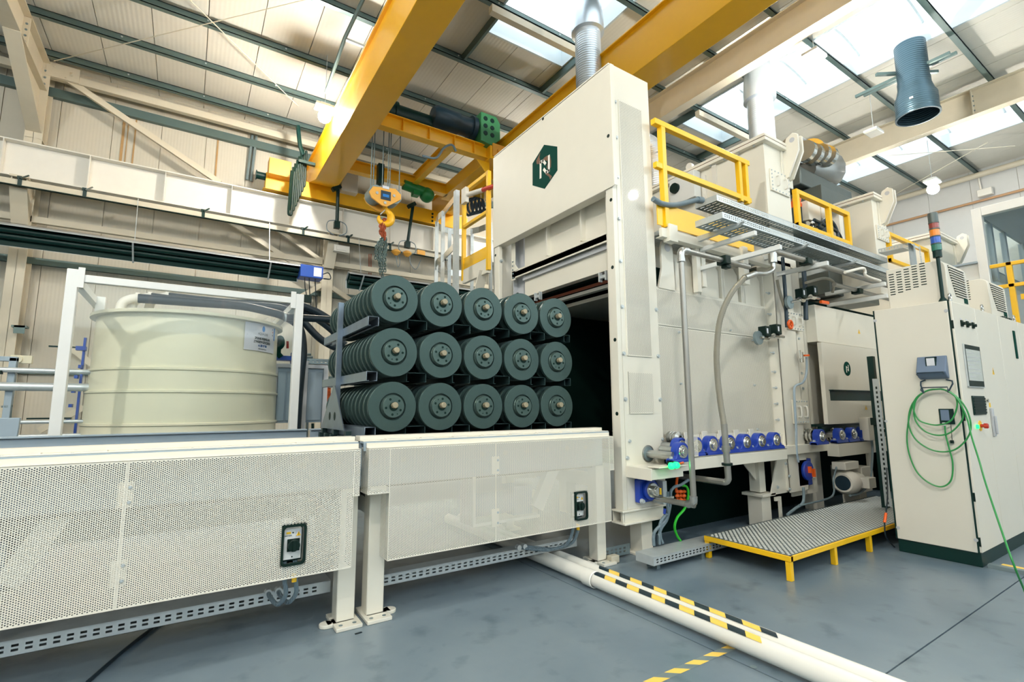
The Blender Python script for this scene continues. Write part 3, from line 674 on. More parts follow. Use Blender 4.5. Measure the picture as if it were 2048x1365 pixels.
def conveyor(x0, x1, lx, legs, name_lbl, sw, joint, ends):
    t = thing('roller_conveyor', name_lbl, 'conveyor', ((x0+x1)/2, 4.0, 0))
    build('side_beam', MB().box(x0, x1, 3.2, 3.21, .80, 1.085).box(x0, x1, 3.12, 3.21, 1.075, 1.087).box(x0, x1, 3.20, 3.26, .80, .812).box(x0, x1, 3.115, 3.125, 1.03, 1.087), 'bluegrey', t, bevel=.002)  # beam painted darker for the shade behind the guard
    build('cover_ledge', MB().box(x0, x1, 3.125, 3.3, 1.087, 1.093).box(x0, x1, 3.2, 3.3, 1.093, 1.118), 'white', t, bevel=.002)
    build('rear_beam', MB().box(x0, x1, 4.72, 4.735, .8, 1.10).box(x0, x1, 4.70, 4.80, 1.10, 1.112).box(x0, x1, 4.735, 4.80, .8, .812), 'bluegrey', t, bevel=.002)
    build('rear_light_stop', MB().box(x0, x1, 4.74, 4.745, .36, .8), 'panelgrey', t)  # unseen sheet added to keep light out from behind
    # perforated guard: stepped outline, two sheets
    (ux0, ux1), (lx0, lx1), zs = ends
    zt, zb = 1.05, .372
    swc = sw
    def skip(du, dv, ox, oz):
        X, Z = ox+du, oz+dv
        if swc and abs(X-swc[0]) < .066 and abs(Z-swc[1]) < .110: return 2
        return 0
    def sheet(a, b, z0, z1):
        return MB().perf((a, PY, z0), (1,0,0), (0,0,1), b-a, z1-z0, .0100, .0033, 6, lambda u, v: skip(u, v, a, z0))
    for a, b in ((max(ux0, -1.9), joint-.003), (joint+.003, ux1)):
        la, lb = max(a, lx0), min(b, lx1)
        mb = sheet(la, lb, zb, zt)
        if la > a+.02: mb.v += []; q = sheet(a, la, zs, zt); mb.add(q.v, q.f)
        if lb < b-.02: q = sheet(lb, b, zs, zt); mb.add(q.v, q.f)
        build('perforated_guard', mb, 'white', t, shade=False)
    build('guard_top', MB().box(max(ux0, -1.9), ux1, PY, 3.12, zt-.002, zt+.002).box(max(ux0, -1.9), ux1, 3.10, 3.118, zt, zt+.03), 'white', t)
    mb = MB()
    if ux0 > -1: mb.perf((ux0, 3.2, zs), (0,-1,0), (0,0,1), .15, zt-zs, .01, .0033).perf((lx0, 3.2, zb), (0,-1,0), (0,0,1), .15, zs-zb, .01, .0033).box(ux0, lx0, PY, 3.2, zs-.001, zs+.001)
    else: mb.perf((ux1, 3.2, zs), (0,-1,0), (0,0,1), .15, zt-zs, .01, .0033).perf((lx1, 3.2, zb), (0,-1,0), (0,0,1), .15, zs-zb, .01, .0033).box(lx1, ux1, PY, 3.2, zs-.001, zs+.001)
    build('guard_return', mb, 'white', t, shade=False)
    mb = MB()
    for z0, z1 in ((zb+.1, zb+.22), (zt-.22, zt-.1)): mb.box(joint-.03, joint+.03, PY+.004, PY+.012, z0, z1)
    build('joint_plate', mb.box(joint-.003, joint+.003, PY+.002, PY+.004, zb, zt), 'white', t)
    mb = MB()
    for zz in (zb+.125, zb+.195, zt-.195, zt-.125): bolt(mb, (joint+.016, PY, zz), (0,-1,0), .006, .007)
    x = x0+.12
    while x < x1: bolt(mb, (x, 3.14, 1.087), (0,0,1), .007, .008); x += .24
    build('bolts', mb, 'galv', t)
    x = x0+.2; sl = None
    while x < x1-.1:
        if sl is None: sl = build('ledge_clip', MB().box(x-.05, x+.05, 3.13, 3.17, 1.093, 1.10), 'steelwhite', t); s0 = x
        else: part_copy(sl, (x-s0, 0, 0))
        x += .24
    # legs with foot plates
    for (a, b, ear) in legs:
        lg = build('leg', MB().box(a, b, 3.215, 3.325, .02, .82), 'white', t, bevel=.006)
        mb = MB(); foot(mb, a, b, 3.215, 3.325, ear); build('foot_plate', mb, 'white', lg, bevel=.004)
        mb = MB()
        for dx in (-.04, .04): mb.cyl(((a+b)/2+dx, 3.16, .022), ((a+b)/2+dx, 3.16, .024), .012, 10)
        build('bolts', mb, 'galvdark', lg)
        rl = build('leg', MB().box(a, b, 4.63, 4.73, .02, .82), 'white', t, bevel=.006)
        mb = MB(); foot(mb, a, b, 4.63, 4.73, ear); build('foot_plate', mb, 'white', rl)
        build('cross_beam', MB().box(a, b, 3.32, 4.63, .62, .72), 'white', t)
    # rollers
    x = lx; rl = None
    while x < x1-.05:
        if rl is None:
            rl = build('roller', MB().cyl((x, 3.34, ROLL_Z), (x, 4.68, ROLL_Z), .055, 18).cyl((x, 3.2, ROLL_Z), (x, 4.74, ROLL_Z), .02, 10), 'steel', t); r0 = x
        else: part_copy(rl, (x-r0, 0, 0))
        x += .2
    # drive seen through the guard
    mx = x0+.55*(x1-x0)
    build('drive_bracket', MB().box(mx-.3, mx-.28, 3.25, 3.45, .45, .85).box(mx-.3, mx+.3, 3.25, 3.45, .44, .46).bar((mx+.3, 3.3, .5), (mx+.55, 3.3, .95), .06, .1), 'steelwhite', t)
    build('drive_motor', MB().cyl((mx-.25, 3.4, .56), (mx+.12, 3.4, .56), .085, 18).box(mx+.1, mx+.28, 3.32, 3.5, .46, .68), 'bluegrey', t, bevel=.004)
    build('inner_pan', MB().box(max(x0, -2), x1, 3.26, 4.7, .78, .79), 'rackdark', t)  # dark colour stands for the shade inside the guard
    if sw: isolator(t, (sw[0], PY, sw[1]))
    return t
sl_ = P(587, 1090, Y=PY); sr_ = P(1162, 1012, Y=PY)
jl = P(250, 1000, Y=PY).x; jr = P(992, 980, Y=PY).x
conveyor(-3.2, .905, -3.0, [(.834, .943, -1), (-1.35, -1.24, -1)], 'perforated white roller conveyor on plate feet, without any load', (sl_.x, sl_.z), jl, ((-3.2, .90), (-3.2, .865), .776))
conveyor(.935, 3.02, 1.03, [(1.016, 1.125, 1), (P(1196, 1120, Y=3.215).x, P(1213.5, 1118, Y=3.215).x, -1)], 'perforated white roller conveyor under the rack of brake discs', (sr_.x, sr_.z), jr, ((.95, 3.005), (1.083, 2.957), .775))
# cable trays hung low on the conveyor legs
def slot_tray(name, lbl, x0, x1, yn, yf, z0, z1, m='galv', pitch=.05, cover=True, bottom=False, group=None, lip=.012, end=True):
    t = thing(name, lbl, 'cable tray', ((x0+x1)/2, (yn+yf)/2, z0), group)
    n = int((x1-x0-.04)/pitch); h = z1-z0
    cols = [(round(.03+pitch*i, 5), round(.03+pitch*i+pitch*.52, 5)) for i in range(n)]
    rows = [(round(h*.28, 5), round(h*.44, 5)), (round(h*.58, 5), round(h*.74, 5))]
    build('side_rail', MB().slots((x0, yn, z0), (1,0,0), (0,0,1), x1-x0, h, (cols, rows)).box(x0, x1, yn, yn+lip, z1-.002, z1), m, t, shade=False)
    build('side_rail', MB().slots((x0, yf, z0), (1,0,0), (0,0,1), x1-x0, h, (cols, rows)).box(x0, x1, yf-lip, yf, z1-.002, z1), m, t, shade=False)
    if bottom:
        mb = MB(); d = yf-yn; mb.slots((x0, yn, z0), (1,0,0), (0,1,0), x1-x0, d, ([(round(.03+.06*i, 5), round(.03+.06*i+.012, 5)) for i in range(int((x1-x0-.05)/.06))], [(round(d*.12+d*.27*i, 5), round(d*.12+d*.27*i+d*.2, 5)) for i in range(3)]))
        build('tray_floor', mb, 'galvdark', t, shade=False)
    else: build('tray_floor', MB().box(x0, x1, yn, yf, z0, z0+.002), m, t)
    if cover: build('tray_cover', MB().box(x0, x1, yn-.003, yf+.003, z1, z1+.003), m, t)
    if end: build('end_plate', MB().box(x0-.002, x0, yn, yf, z0, z1), m, t)
    return t
a, b = P(0, 1278, Y=3.42), P(668, 1157, Y=3.42)
slot_tray('cable_tray', 'low galvanised cable tray hung under the conveyor that carries no load', -3.0, .84, 3.4, 3.56, b.z-.075, b.z-.005, group=None)
a, b = P(765, 1150, Y=3.42), P(1174, 1072.6, Y=3.42)
slot_tray('cable_tray', 'low galvanised cable tray hung under the loaded conveyor by the white floor pipes', 1.11, 2.88, 3.4, 3.5, a.z-.07, a.z)
for n, (p, lbl, zt) in enumerate((((575, 1150), 'pair of grey conduits looping below the isolator on the unloaded conveyor', .3), ((1147, 1060), 'pair of grey conduits looping below the isolator on the loaded conveyor', .32))):
    q = P(*p, Y=3.2); ts = (sl_ if n == 0 else sr_)
    t = thing('cable_conduit', lbl, 'conduit', q)
    for k in (0, 1):
        xx = ts.x-.03+.055*k
        pts = [(xx, 3.12, .46), (xx+.005, 3.13, .36), (xx+.02, 3.15, .26), (xx-.01, 3.2, .2), (xx-.035, 3.3, .21), (xx-.04, 3.39, .22)] if n == 0 else [(xx, 3.12, .46), (xx+.01, 3.13, .34), (xx-.02, 3.18, .22), (xx-.12, 3.28, .17), (xx-.25, 3.36, .18), (xx-.34, 3.4, .2)]
        c = build('conduit', MB().tube(smooth(pts, 7), .0125, 10), 'corr', t)
        e = Vector(pts[-1]); build('gland', MB().cyl(e+Vector((0, .0, 0)), e+Vector((0, -.035, 0)), .02, 10), 'galv', c)
    build('yellow_marker', MB().cyl((ts.x+.025, 3.12, .33), (ts.x+.026, 3.125, .375), .0135, 10), 'warn', t)
tag(build('black_cable', MB().tube(smooth([P(175, 1365, Z=.01), P(250, 1300, Z=.01), P(330, 1238, Z=.012), P(400, 1190, Z=.02), P(500, 1168, Y=3.9)], 8), .009, 8), 'rubber'), 'black cable on the floor running in under the unloaded conveyor', 'cable')
# rear guard rail and post frame behind the conveyor
# ================================================================== rack of brake discs
t = thing('disc_rack', 'steel rack of tube beams with a drilled triangular gusset at its end', 'rack', (2.0, 4.1, 1.085))
XC = [1.215+.3695*i for i in range(5)]; HG = .1075
BX = [(1.03, XC[0]-HG)]+[(XC[i]+HG, XC[i+1]-HG) for i in range(4)]+[(XC[4]+HG, XC[4]+HG+.07)]
def tubeb(x0, x1, y0, y1, z0, z1, th=.005, openb=False):
    mb = MB().box(x0, x0+th, y0, y1, z0, z1).box(x1-th, x1, y0, y1, z0, z1).box(x0, x1, y0, y1, z1-th, z1)
    if not openb: mb.box(x0, x1, y0, y1, z0, z0+th)
    else: mb.box(x0, x0+.02, y0, y1, z0, z0+th).box(x1-.02, x1, y0, y1, z0, z0+th)
    return mb
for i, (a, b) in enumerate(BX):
    build('base_beam', tubeb(a, b, 3.425, 4.69, 1.087, 1.165), 'rack' if i == 0 else 'rackdark', t, bevel=.004)  # outer beam in the lit rack colour, inner beams in the shaded one
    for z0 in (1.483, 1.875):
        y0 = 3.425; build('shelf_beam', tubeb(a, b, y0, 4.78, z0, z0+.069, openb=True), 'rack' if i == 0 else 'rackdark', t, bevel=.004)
build('post', MB().box(.99, 1.03, 4.11, 4.15, 1.16, 2.16), 'rack', t)
build('post', MB().box(2.872, 2.91, 4.11, 4.15, 1.16, 2.16), 'rackdark', t)
# gusset plate with two oval holes
tri = [(3.78, 1.13), (4.53, 1.13), (4.15, 1.475), (4.11, 1.475)]
mb = MB().prism(tri, 'X', .982, .99)
gs = build('gusset', mb, 'rack', t)
for yy in (4.065, 4.225):
    build('gusset_hole', MB().add([(.9815, yy+.034*math.cos(2*PI*k/16), 1.232+.034*math.sin(2*PI*k/16)) for k in range(16)], [tuple(range(16))]), 'discdark', gs)
for yy in (3.46, 3.7, 3.95, 4.2, 4.4, 4.6): build('runner', MB().box(.99, 2.87, yy, yy+.05, 1.0145, 1.087), 'rackdark', t)
for yy in (3.75, 4.11, 4.5):
    build('cross_tube', MB().box(.99, 2.87, yy, yy+.05, 1.087, 1.125), 'rackdark', t)
for yy, z0 in ((4.15, 1.4835), (4.15, 1.8755)):
    build('cross_tube', MB().box(1.03, 2.872, yy, yy+.02, z0-.001, z0+.02), 'rackdark', t)
# rods and discs
ZC = [1.305, 1.692, 2.084]; RD = .1755
ROWN = ['bottom', 'middle', 'top']; N = 13
def ring_mesh(holes):
    mb = MB()
    mb.lathe([(.096, 0), (RD-.002, 0), (RD, .002), (RD, .009), (RD-.012, .011), (RD-.012, .017), (RD, .019), (RD, .027), (RD-.002, .029), (.096, .029)], (0, 0, 0), 'Y', 48, close=True)
    return mb
def hat_mesh(rot):
    mb = MB(); mb.lathe([(.098, .02), (.098, .016), (.083, .014), (.079, .006), (.0785, -.018), (.076, -.021), (.029, -.021), (.029, -.008), (.08, -.005), (.094, .02)], (0, 0, 0), 'Y', 40)
    return mb
def dot_mesh(rot):
    mb = MB()
    for k in range(5):
        a = rot+2*PI*k/5; cx, cz = .056*math.sin(a), .056*math.cos(a)
        mb.cyl((cx, -.0215, cz), (cx, -.02, cz), .009, 12)
    a = rot+.62; mb.cyl((.058*math.sin(a), -.0215, .058*math.cos(a)), (.058*math.sin(a), -.02, .058*math.cos(a)), .0045, 10)
    mb.cyl((0, -.0213, 0), (0, -.008, 0), .032, 20)
    return mb
STK = ['first', 'second', 'third', 'fourth', 'fifth']
proto = None
for r in range(3):
    for c in range(5):
        depth = N if (c == 0 or r == 2) else 6
        x, z = XC[c], ZC[r]; rot = random.uniform(0, 6.28)
        for k in range(depth):
            lbl = 'dark brake disc, %s from the front, %s stack from the gusset, %s row' % (ORD[k], STK[c], ROWN[r])
            if k == 0: lbl = 'front brake disc of the %s stack from the gusset, %s row' % (STK[c], ROWN[r])
            y = 3.40+.1*k+random.uniform(-.004, .004)
            if proto is None:
                mb = ring_mesh(0); mb.v = [(p[0]+x, p[1]+y, p[2]+z) for p in mb.v]
                d = build('brake_disc', mb, 'disc', origin=(x, y, z), angle=30)
                hb = hat_mesh(0); hb.v = [(p[0]+x, p[1]+y, p[2]+z) for p in hb.v]; build('disc_hat', hb, 'dischat', d, angle=30)
                db = dot_mesh(0); db.v = [(p[0]+x, p[1]+y, p[2]+z) for p in db.v]; h = build('bolt_holes', db, 'discdark', d); h['kind'] = 'stuff'
                proto = d
            else:
                d = proto.copy(); COL.objects.link(d); d.location = (x, y, z); ORG[d.name] = Vector((x, y, z))
                for ch in proto.children:
                    if k > 0 and ch.name.startswith('bolt_holes'): continue
                    q = ch.copy(); COL.objects.link(q); q.parent = d
            d.rotation_euler = (0, rot+random.uniform(-.8, .8)*(k > 0), 0)
            tag(d, lbl, 'brake disc', 'brake discs on the rack')
        y1 = 3.40+.1*(depth-1)+.08
        rd = build('hanger_rod', MB().cyl((x, 3.42, z-.002), (x, y1, z-.002), .02, 12), 'rackdark')
        tag(rd, 'rod with a tan head holding the %s stack from the gusset, %s row' % (STK[c], ROWN[r]), 'rod', 'rods through the brake discs')
        build('rod_head', MB().tube([(x+.001, 3.34, z+.010), (x+.001, 3.42, z+.006)], .0225, 8), 'pin', rd, bevel=.004)

# ================================================================== furnace portal with lifting door
TX0, TX1, TY0, TY1 = 3.12, 3.66, 3.075, 5.17
t = thing('furnace_portal', 'tall cream portal at the furnace mouth with a dark hexagon emblem', 'portal', (3.4, 4.1, .3))
# near column: front strip, side sheet, back
build('column', MB().box(TX0, TX0+.05, TY0, TY0+.092, .43, 4.50).box(TX0+.053, TX1, TY0, TY0+.012, .43, 4.52).box(TX1-.05, TX1-.001, TY0+.013, TY0+.1, .432, 4.518), 'white', t, bevel=.004)
build('jamb', MB().box(TX0+.06, TX0+.07, TY0+.02, TY0+.16, .43, 3.3), 'white', t)
yl = P(998, 560, X=TX0).y
build('column', MB().box(TX0, TX0+.05, yl, TY1, .43, 3.32).box(TX0, TX1, TY1-.012, TY1, .43, 4.52).box(TX1-.05, TX1-.001, yl, TY1-.013, .432, 4.518), 'white', t, bevel=.004)
build('base_beam', MB().box(TX0-.02, TX1+.02, TY0-.015, TY0+.12, .415, .43).box(TX0, TX1-.03, TY0+.01, TY0+.02, .325, .415).box(TX0-.005, TX1, TY0-.02, TY0+.14, .312, .327).box(TX0+.015, TX0+.025, TY0+.01, TY0+.05, .325, .415).box(TX0, TX1-.03, TY0+.12, TY0+.13, .325, .415), 'white', t, bevel=.003)
build('base_post', MB().box(3.42, 3.56, 3.16, 3.3, 0, .31).box(3.38, 3.62, 3.1, 3.34, 0, .02), 'white', t, bevel=.004)
build('base_post', MB().box(3.42, 3.56, 4.9, 5.04, 0, .31), 'white', t)
sgn = build('sign_panel', MB().box(TX0-.012, TX0-.004, TY0-.03, TY1+.005, 3.29, 4.50).box(TX0-.01, TX0+.035, TY0-.034, TY0-.028, 3.30, 4.50).box(TX0-.01, TX0+.10, TY0+.1, TY1-.01, 3.288, 3.294), 'white', t, bevel=.003)
build('top_cover', MB().box(TX0-.005, TX1, TY0, TY1, 4.515, 4.53), 'white', t, bevel=.003)
# emblem on the sign panel: hexagon with a broken letter
EX = TX0-.0125
def E_(px_, py_): q = P(px_, py_, X=EX); return (q.y, q.z)
def zz_(a, b): return (1020+a/10.5, 270+b/10.5)
hexa = [E_(*zz_(*p)) for p in ((718, 208), (993, 246), (997, 745), (730, 1135), (475, 1062), (475, 603))]
em = build('emblem', MB().prism(hexa, 'X', EX-.0015, EX), 'logogreen', t, shade=False)
mb = MB()
for poly in (((640, 365), (555, 540), (565, 615), (625, 612), (640, 560), (700, 505), (640, 560), (620, 470)), ((660, 560), (720, 480), (790, 432), (850, 450), (866, 560), (862, 680), (845, 700), (845, 470), (800, 470), (790, 720), (770, 690), (800, 560), (740, 530)), ((745, 825), (800, 800), (885, 870), (845, 945), (825, 880))):
    mb.add([(EX-.0018, *E_(*zz_(*p))) for p in poly], [tuple(range(len(poly)))])
build('emblem_swirl', mb, 'logobrown', em, shade=False)
mb = MB()
for pts, w in ((((645, 895), (645, 575), (697, 540), (745, 605)), .032), (((820, 445), (820, 750), (768, 790), (715, 725)), .032)):
    pp = [Vector((EX-.0024, *E_(*zz_(*p)))) for p in pts]
    for a, b in zip(pp, pp[1:]):
        d = (b-a).normalized()*w*.35; mb.bar(a-d, b+d, .0012, w, Vector((0,0,1)) if abs(d.z) < d.length*.9 else Vector((0,1,0)))
build('emblem_letter', mb, 'logowhite', em, shade=False)
# perforated vents of the near column with a backing sheet
def zc(a, b): return (1230+a/9.75, 700+b/9.75)
VX0, VX1 = P(1254, 700, Y=TY0).x, P(1302, 700, Y=TY0).x
v0, v1 = P(1280, 714, Y=TY0).z, P(1262, 212, Y=TY0).z
build('vent_sheet', MB().perf((VX0, TY0-.009, v0), (1,0,0), (0,0,1), VX1-VX0, v1-v0, .0125, .0042).box(VX0-.004, VX0, TY0-.009, TY0, v0, v1).box(VX1, VX1+.004, TY0-.009, TY0, v0, v1), 'white', t, shade=False)
w0, w1 = P(1280, 828, Y=TY0).z, P(1280, 745, Y=TY0).z
build('vent_sheet', MB().perf((VX0, TY0-.009, w0), (1,0,0), (0,0,1), VX1-VX0, w1-w0, .014, .0036).box(VX0-.006, VX0, TY0-.003, TY0, w0, w1).box(VX1, VX1+.006, TY0-.003, TY0, w0, w1), 'white', t, shade=False)
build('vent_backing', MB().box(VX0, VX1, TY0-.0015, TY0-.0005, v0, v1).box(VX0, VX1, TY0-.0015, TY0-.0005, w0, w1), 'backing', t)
mb = MB()
for z in (4.15, 3.79, 3.40, 3.0, 2.6, 2.18, 1.76, 1.36): bolt(mb, (VX0-.045, TY0, z), (0,-1,0), .014, .016)
for z in (2.2, 1.76, 1.36): bolt(mb, (VX1+.09, TY0, z), (0,-1,0), .014, .016)
bolt(mb, (VX0-.045, TY0, .86), (0,-1,0), .014, .016); bolt(mb, (VX1+.1, TY0, 1.0), (0,-1,0), .012, .014); bolt(mb, (3.22, TY0, 1.0), (0,-1,0), .012, .014)
for z in (3.1, 2.4): bolt(mb, (TX0+.03, yl, z), (0,-1,0), .016, .03)
build('bolts', mb, 'galv', t)
mb = MB()
for (a, b) in ((1086, 238), (1216.5, 272), (1222, 400), (1225, 535), (1230, 680), (1234, 828), (991, 413), (991, 511)):
    q = P(a, b, X=TX0-.0125 if b < 380 else TX0); mb.cyl((q.x+.004, q.y, q.z), (q.x-.0015, q.y, q.z), .017, 14)
o = build('bolt_holes', mb, 'black', t); o['kind'] = 'stuff'
q = P(1248, 125, Y=3.45); lx = q.x
build('lifting_eye', MB().tube([(3.36+.055*math.cos(a), 3.3, 4.60+.065*math.sin(a)) for a in [2*PI*k/16 for k in range(16)]], .018, 8, closed=True).cyl((3.36, 3.3, 4.53), (3.36, 3.3, 4.55), .03, 12), 'steelwhite', t)
build('lifting_eye', MB().tube([(3.36+.055*math.cos(a), 4.95, 4.60+.065*math.sin(a)) for a in [2*PI*k/16 for k in range(16)]], .018, 8, closed=True).cyl((3.36, 4.95, 4.53), (3.36, 4.95, 4.55), .03, 12), 'steelwhite', t)
# door guides inside the portal
for (y0, y1) in ((4.83, 4.98), (3.19, 3.26)):
    build('door_guide', MB().box(3.34, 3.36, y0, y1, 1.0, 4.4).box(3.28, 3.36, y1-.02, y1, 1.0, 4.4), 'panelgrey', t)
build('guide_slot', MB().box(3.40, 3.43, 4.78, 5.0, 1.0, 4.4), 'dark', t)
build('lintel_bar', MB().box(3.50, 3.56, 3.2, 4.85, 2.50, 2.535), 'steelwhite', t)
build('seal_strip', MB().box(3.48, 3.50, 3.2, 4.85, 2.545, 2.575), 'brown', t)
# shaft flange low on the near column and the cut-out roller
q = P(1296, 908, Y=TY0)
fl_ = build('shaft_flange', MB().cyl((q.x, TY0, q.z), (q.x, TY0-.006, q.z), .075, 24).cyl((q.x, TY0-.006, q.z), (q.x, 2.80, q.z), .034, 20), 'steel', t)
build('flange_opening', MB().cyl((q.x, TY0-.006, q.z), (q.x, TY0-.0075, q.z), .062, 24), 'galvdark', fl_)
SHX, SHZ = q.x, q.z
# lifting door
dx = 3.30
t = thing('furnace_door', 'raised cream furnace door with two ribs under the emblem panel', 'door', (dx, 4.0, 2.6))
build('door_panel', MB().box(dx, dx+.08, 3.27, 4.755, 2.60, 3.7), 'white', t, bevel=.003)
mb = MB()
for a in (P(1170, 470, X=dx).y, P(1101, 490, X=dx).y): build('door_rib', MB().box(dx-.06, dx, a-.012, a+.012, 2.97, 3.66), 'white', t, bevel=.002)
build('door_flange', MB().box(dx-.07, dx, 3.27, 4.93, 2.865, 2.93).box(dx-.07, dx-.06, 3.27, 4.93, 2.85, 2.95), 'white', t, bevel=.002)
build('door_shelf', MB().box(dx-.03, dx, 3.27, 4.755, 2.80, 2.845), 'panelgrey', t)
build('door_bracket', MB().box(dx-.07, dx-.06, 4.86, 4.94, 2.83, 3.35).prism([(4.93, 3.10), (4.93, 2.94), (4.78, 2.94)], 'X', dx-.075, dx-.065), 'white', t, bevel=.002)
mb = MB()
for k in range(5): bolt(mb, (dx-.07, 4.90, 2.86+.05*k), (-1,0,0), .01, .012)
build('bolts', mb, 'galvdark', t)
for (a, b) in ((1079, 591), (1210, 551)):
    q = P(a, b, X=dx-.05); c = build('clamp', MB().box(dx-.09, dx-.05, q.y-.05, q.y-.035, q.z-.06, q.z+.03).box(dx-.09, dx-.05, q.y+.035, q.y+.05, q.z-.06, q.z+.03).box(dx-.08, dx-.05, q.y-.04, q.y+.04, q.z-.03, q.z), 'galv', t)
build('door_hook', MB().tube([(dx-.03, 4.87+.03*math.cos(a), 2.64+.03*math.sin(a)) for a in [2*PI*k/12 for k in range(12)]], .008, 6, closed=True), 'blackmetal', t)

# ================================================================== furnace body
BXX = 5.60; FY = 3.12
t = thing('furnace', 'long cream furnace body with ribbed side sheets and flanged column', 'furnace', (6.0, 4.1, .35))
FUR = t
z0, z1 = P(1400, 874, Y=FY).z, P(1400, 592, Y=FY).z
zs = P(1430, 665, Y=FY).z
build('side_sheet', MB().perf((TX1+.005, FY, zs+.004), (1,0,0), (0,0,1), BXX-TX1-.01, z1-zs-.004, .0145, .0043), 'white', t, shade=False)
build('side_sheet', MB().perf((TX1+.005, FY, z0), (1,0,0), (0,0,1), BXX-TX1-.01, zs-z0-.002, .0145, .0043), 'white', t, shade=False)
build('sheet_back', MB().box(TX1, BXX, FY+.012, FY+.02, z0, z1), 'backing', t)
build('sheet_frame', MB().box(TX1, BXX, FY, FY+.02, z1, z1+.012).box(TX1, BXX, FY-.002, FY+.01, z0-.03, z0), 'cab', t)
mb = MB()
for (a, b) in ((1357, 665), (1460, 661), (1504, 681), (1361, 768), (1508, 771), (1546, 774), (1514, 859), (1457, 603)): bolt(mb, P(a, b, Y=FY), (0,-1,0), .009, .02)
build('bolts', mb, 'galv', t)
# chamber: dark lined walls and roof, open at the mouth
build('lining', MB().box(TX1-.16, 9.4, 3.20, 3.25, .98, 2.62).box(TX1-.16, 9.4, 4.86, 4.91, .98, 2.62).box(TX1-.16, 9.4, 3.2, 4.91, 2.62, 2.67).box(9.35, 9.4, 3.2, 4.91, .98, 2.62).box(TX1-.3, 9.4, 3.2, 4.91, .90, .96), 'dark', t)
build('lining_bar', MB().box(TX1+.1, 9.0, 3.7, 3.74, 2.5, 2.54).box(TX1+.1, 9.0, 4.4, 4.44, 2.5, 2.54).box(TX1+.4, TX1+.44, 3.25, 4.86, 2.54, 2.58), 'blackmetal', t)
build('shell', MB().box(TX1, 12.3, 3.14, 3.19, .95, z1+.02).box(TX1, 12.3, 4.92, 5.05, .95, z1+.02).box(TX1, 9.5, 3.26, 5.05, z1+.02, z1+.06).box(9.5, 12.3, 2.95, 5.05, z1+.02, z1+.06).box(12.25, 12.3, 3.19, 4.92, 0, z1).box(TX1, BXX, 3.32, 3.34, z1, 2.95), 'white', t)
# padded stiffener boxes above the sheet
def pad(x0, x1):
    return MB().prism([(3.16, z1), (3.16, z1+.33), (3.2, z1+.42), (3.32, z1+.46), (3.32, z1)], 'X', x0, x1)
for (a, b) in ((1354, 1388), (1402, 1440), (1446, 1478), (1490, 1522)):
    xa, xb = P(a, 590, Y=3.16).x, P(b, 600, Y=3.16).x
    p_ = build('insulation_box', pad(xa, xb), 'white', t, bevel=.012)
    build('flange_joint', MB().box(xb, xb+.03, 3.13, 3.32, z1, z1+.42).box(xb+.034, xb+.06, 3.13, 3.32, z1, z1+.42), 'cab', p_)
xa = P(1393, 590, Y=3.08).x
# column where two modules are bolted together
CY0 = 3.0
cx1, cx2 = P(1600, 760, Y=CY0).x, P(1622, 760, Y=CY0).x
zb = P(1590, 985, Y=CY0).z
col = build('column', MB().box(BXX, BXX+.012, CY0, 3.2, zb+.02, 3.0).box(BXX, cx1, CY0, CY0+.012, zb, 3.0).box(cx1-.012, cx1, CY0, 3.2, zb, 3.0).box(cx1+.02, cx2, CY0+.04, CY0+.055, zb+.1, 3.0).box(cx2-.012, cx2, CY0+.04, 3.2, zb+.1, 3.0), 'white', t, bevel=.003)
build('column_foot', MB().prism([(P(1540, 985, Y=3.05).x, zb), (cx1, zb), (cx1, .75), (BXX, .98), (BXX-.02, .98)], 'Y', 3.04, 3.055), 'white', t)
mb = MB()
for z in [2.6, 2.35, 2.1, 1.9, 1.68, 1.5, 1.32, 1.14, .98, .82]:
    mb.cyl((BXX, 3.07, z), (BXX-.06, 3.07, z), .008, 8); bolt(mb, (BXX, 3.07, z), (-1,0,0), .012, .012)
    bolt(mb, ((cx1+cx2)/2, CY0+.04, z), (0,-1,0), .013, .016)
for (a, b) in ((1571, 928), (1578, 953), (1555, 975), (1579, 979)): bolt(mb, P(a, b, Y=CY0), (0,-1,0), .014, .014)
build('bolts', mb, 'galv', t)
def hatch(parent, p0, p1, p2, p3, y):
    """bolted hatch with a pull handle, from four photo corners on plane Y=y"""
    q = [P(*p, Y=y) for p in (p0, p1, p2, p3)]; x0 = min(v.x for v in q); x1 = max(v.x for v in q); a = (q[2].z+q[3].z)/2; b = (q[0].z+q[1].z)/2
    h = build('hatch', MB().box(x0, x1, y-.02, y, a, b), 'white', parent, bevel=.004)
    mb = MB(); n = 6
    for k in range(n):
        for zz in (a+.02, b-.02): bolt(mb, (x0+.02+(x1-x0-.04)*k/(n-1), y-.02, zz), (0,-1,0), .007, .008)
    for k in range(1, 5):
        for xx in (x0+.02, x1-.02): bolt(mb, (xx, y-.02, a+.02+(b-a-.04)*k/5), (0,-1,0), .007, .008)
    build('bolts', mb, 'galv', h)
    mb = MB()
    for fx_ in (.3, .72):
        xx = x0+(x1-x0)*fx_; c0, c1 = a+(b-a)*.28, a+(b-a)*.72
        mb.tube(smooth([(xx, y-.02, c1), (xx, y-.055, c1-.01), (xx, y-.055, c0+.01), (xx, y-.02, c0)], 4), .009, 6)
    build('handle', mb, 'steelwhite', h)
hatch(t, (1573, 622), (1602, 630), (1602, 665), (1574, 658), CY0)
hatch(t, (1584, 800), (1611, 800), (1611, 846), (1586, 850), CY0)
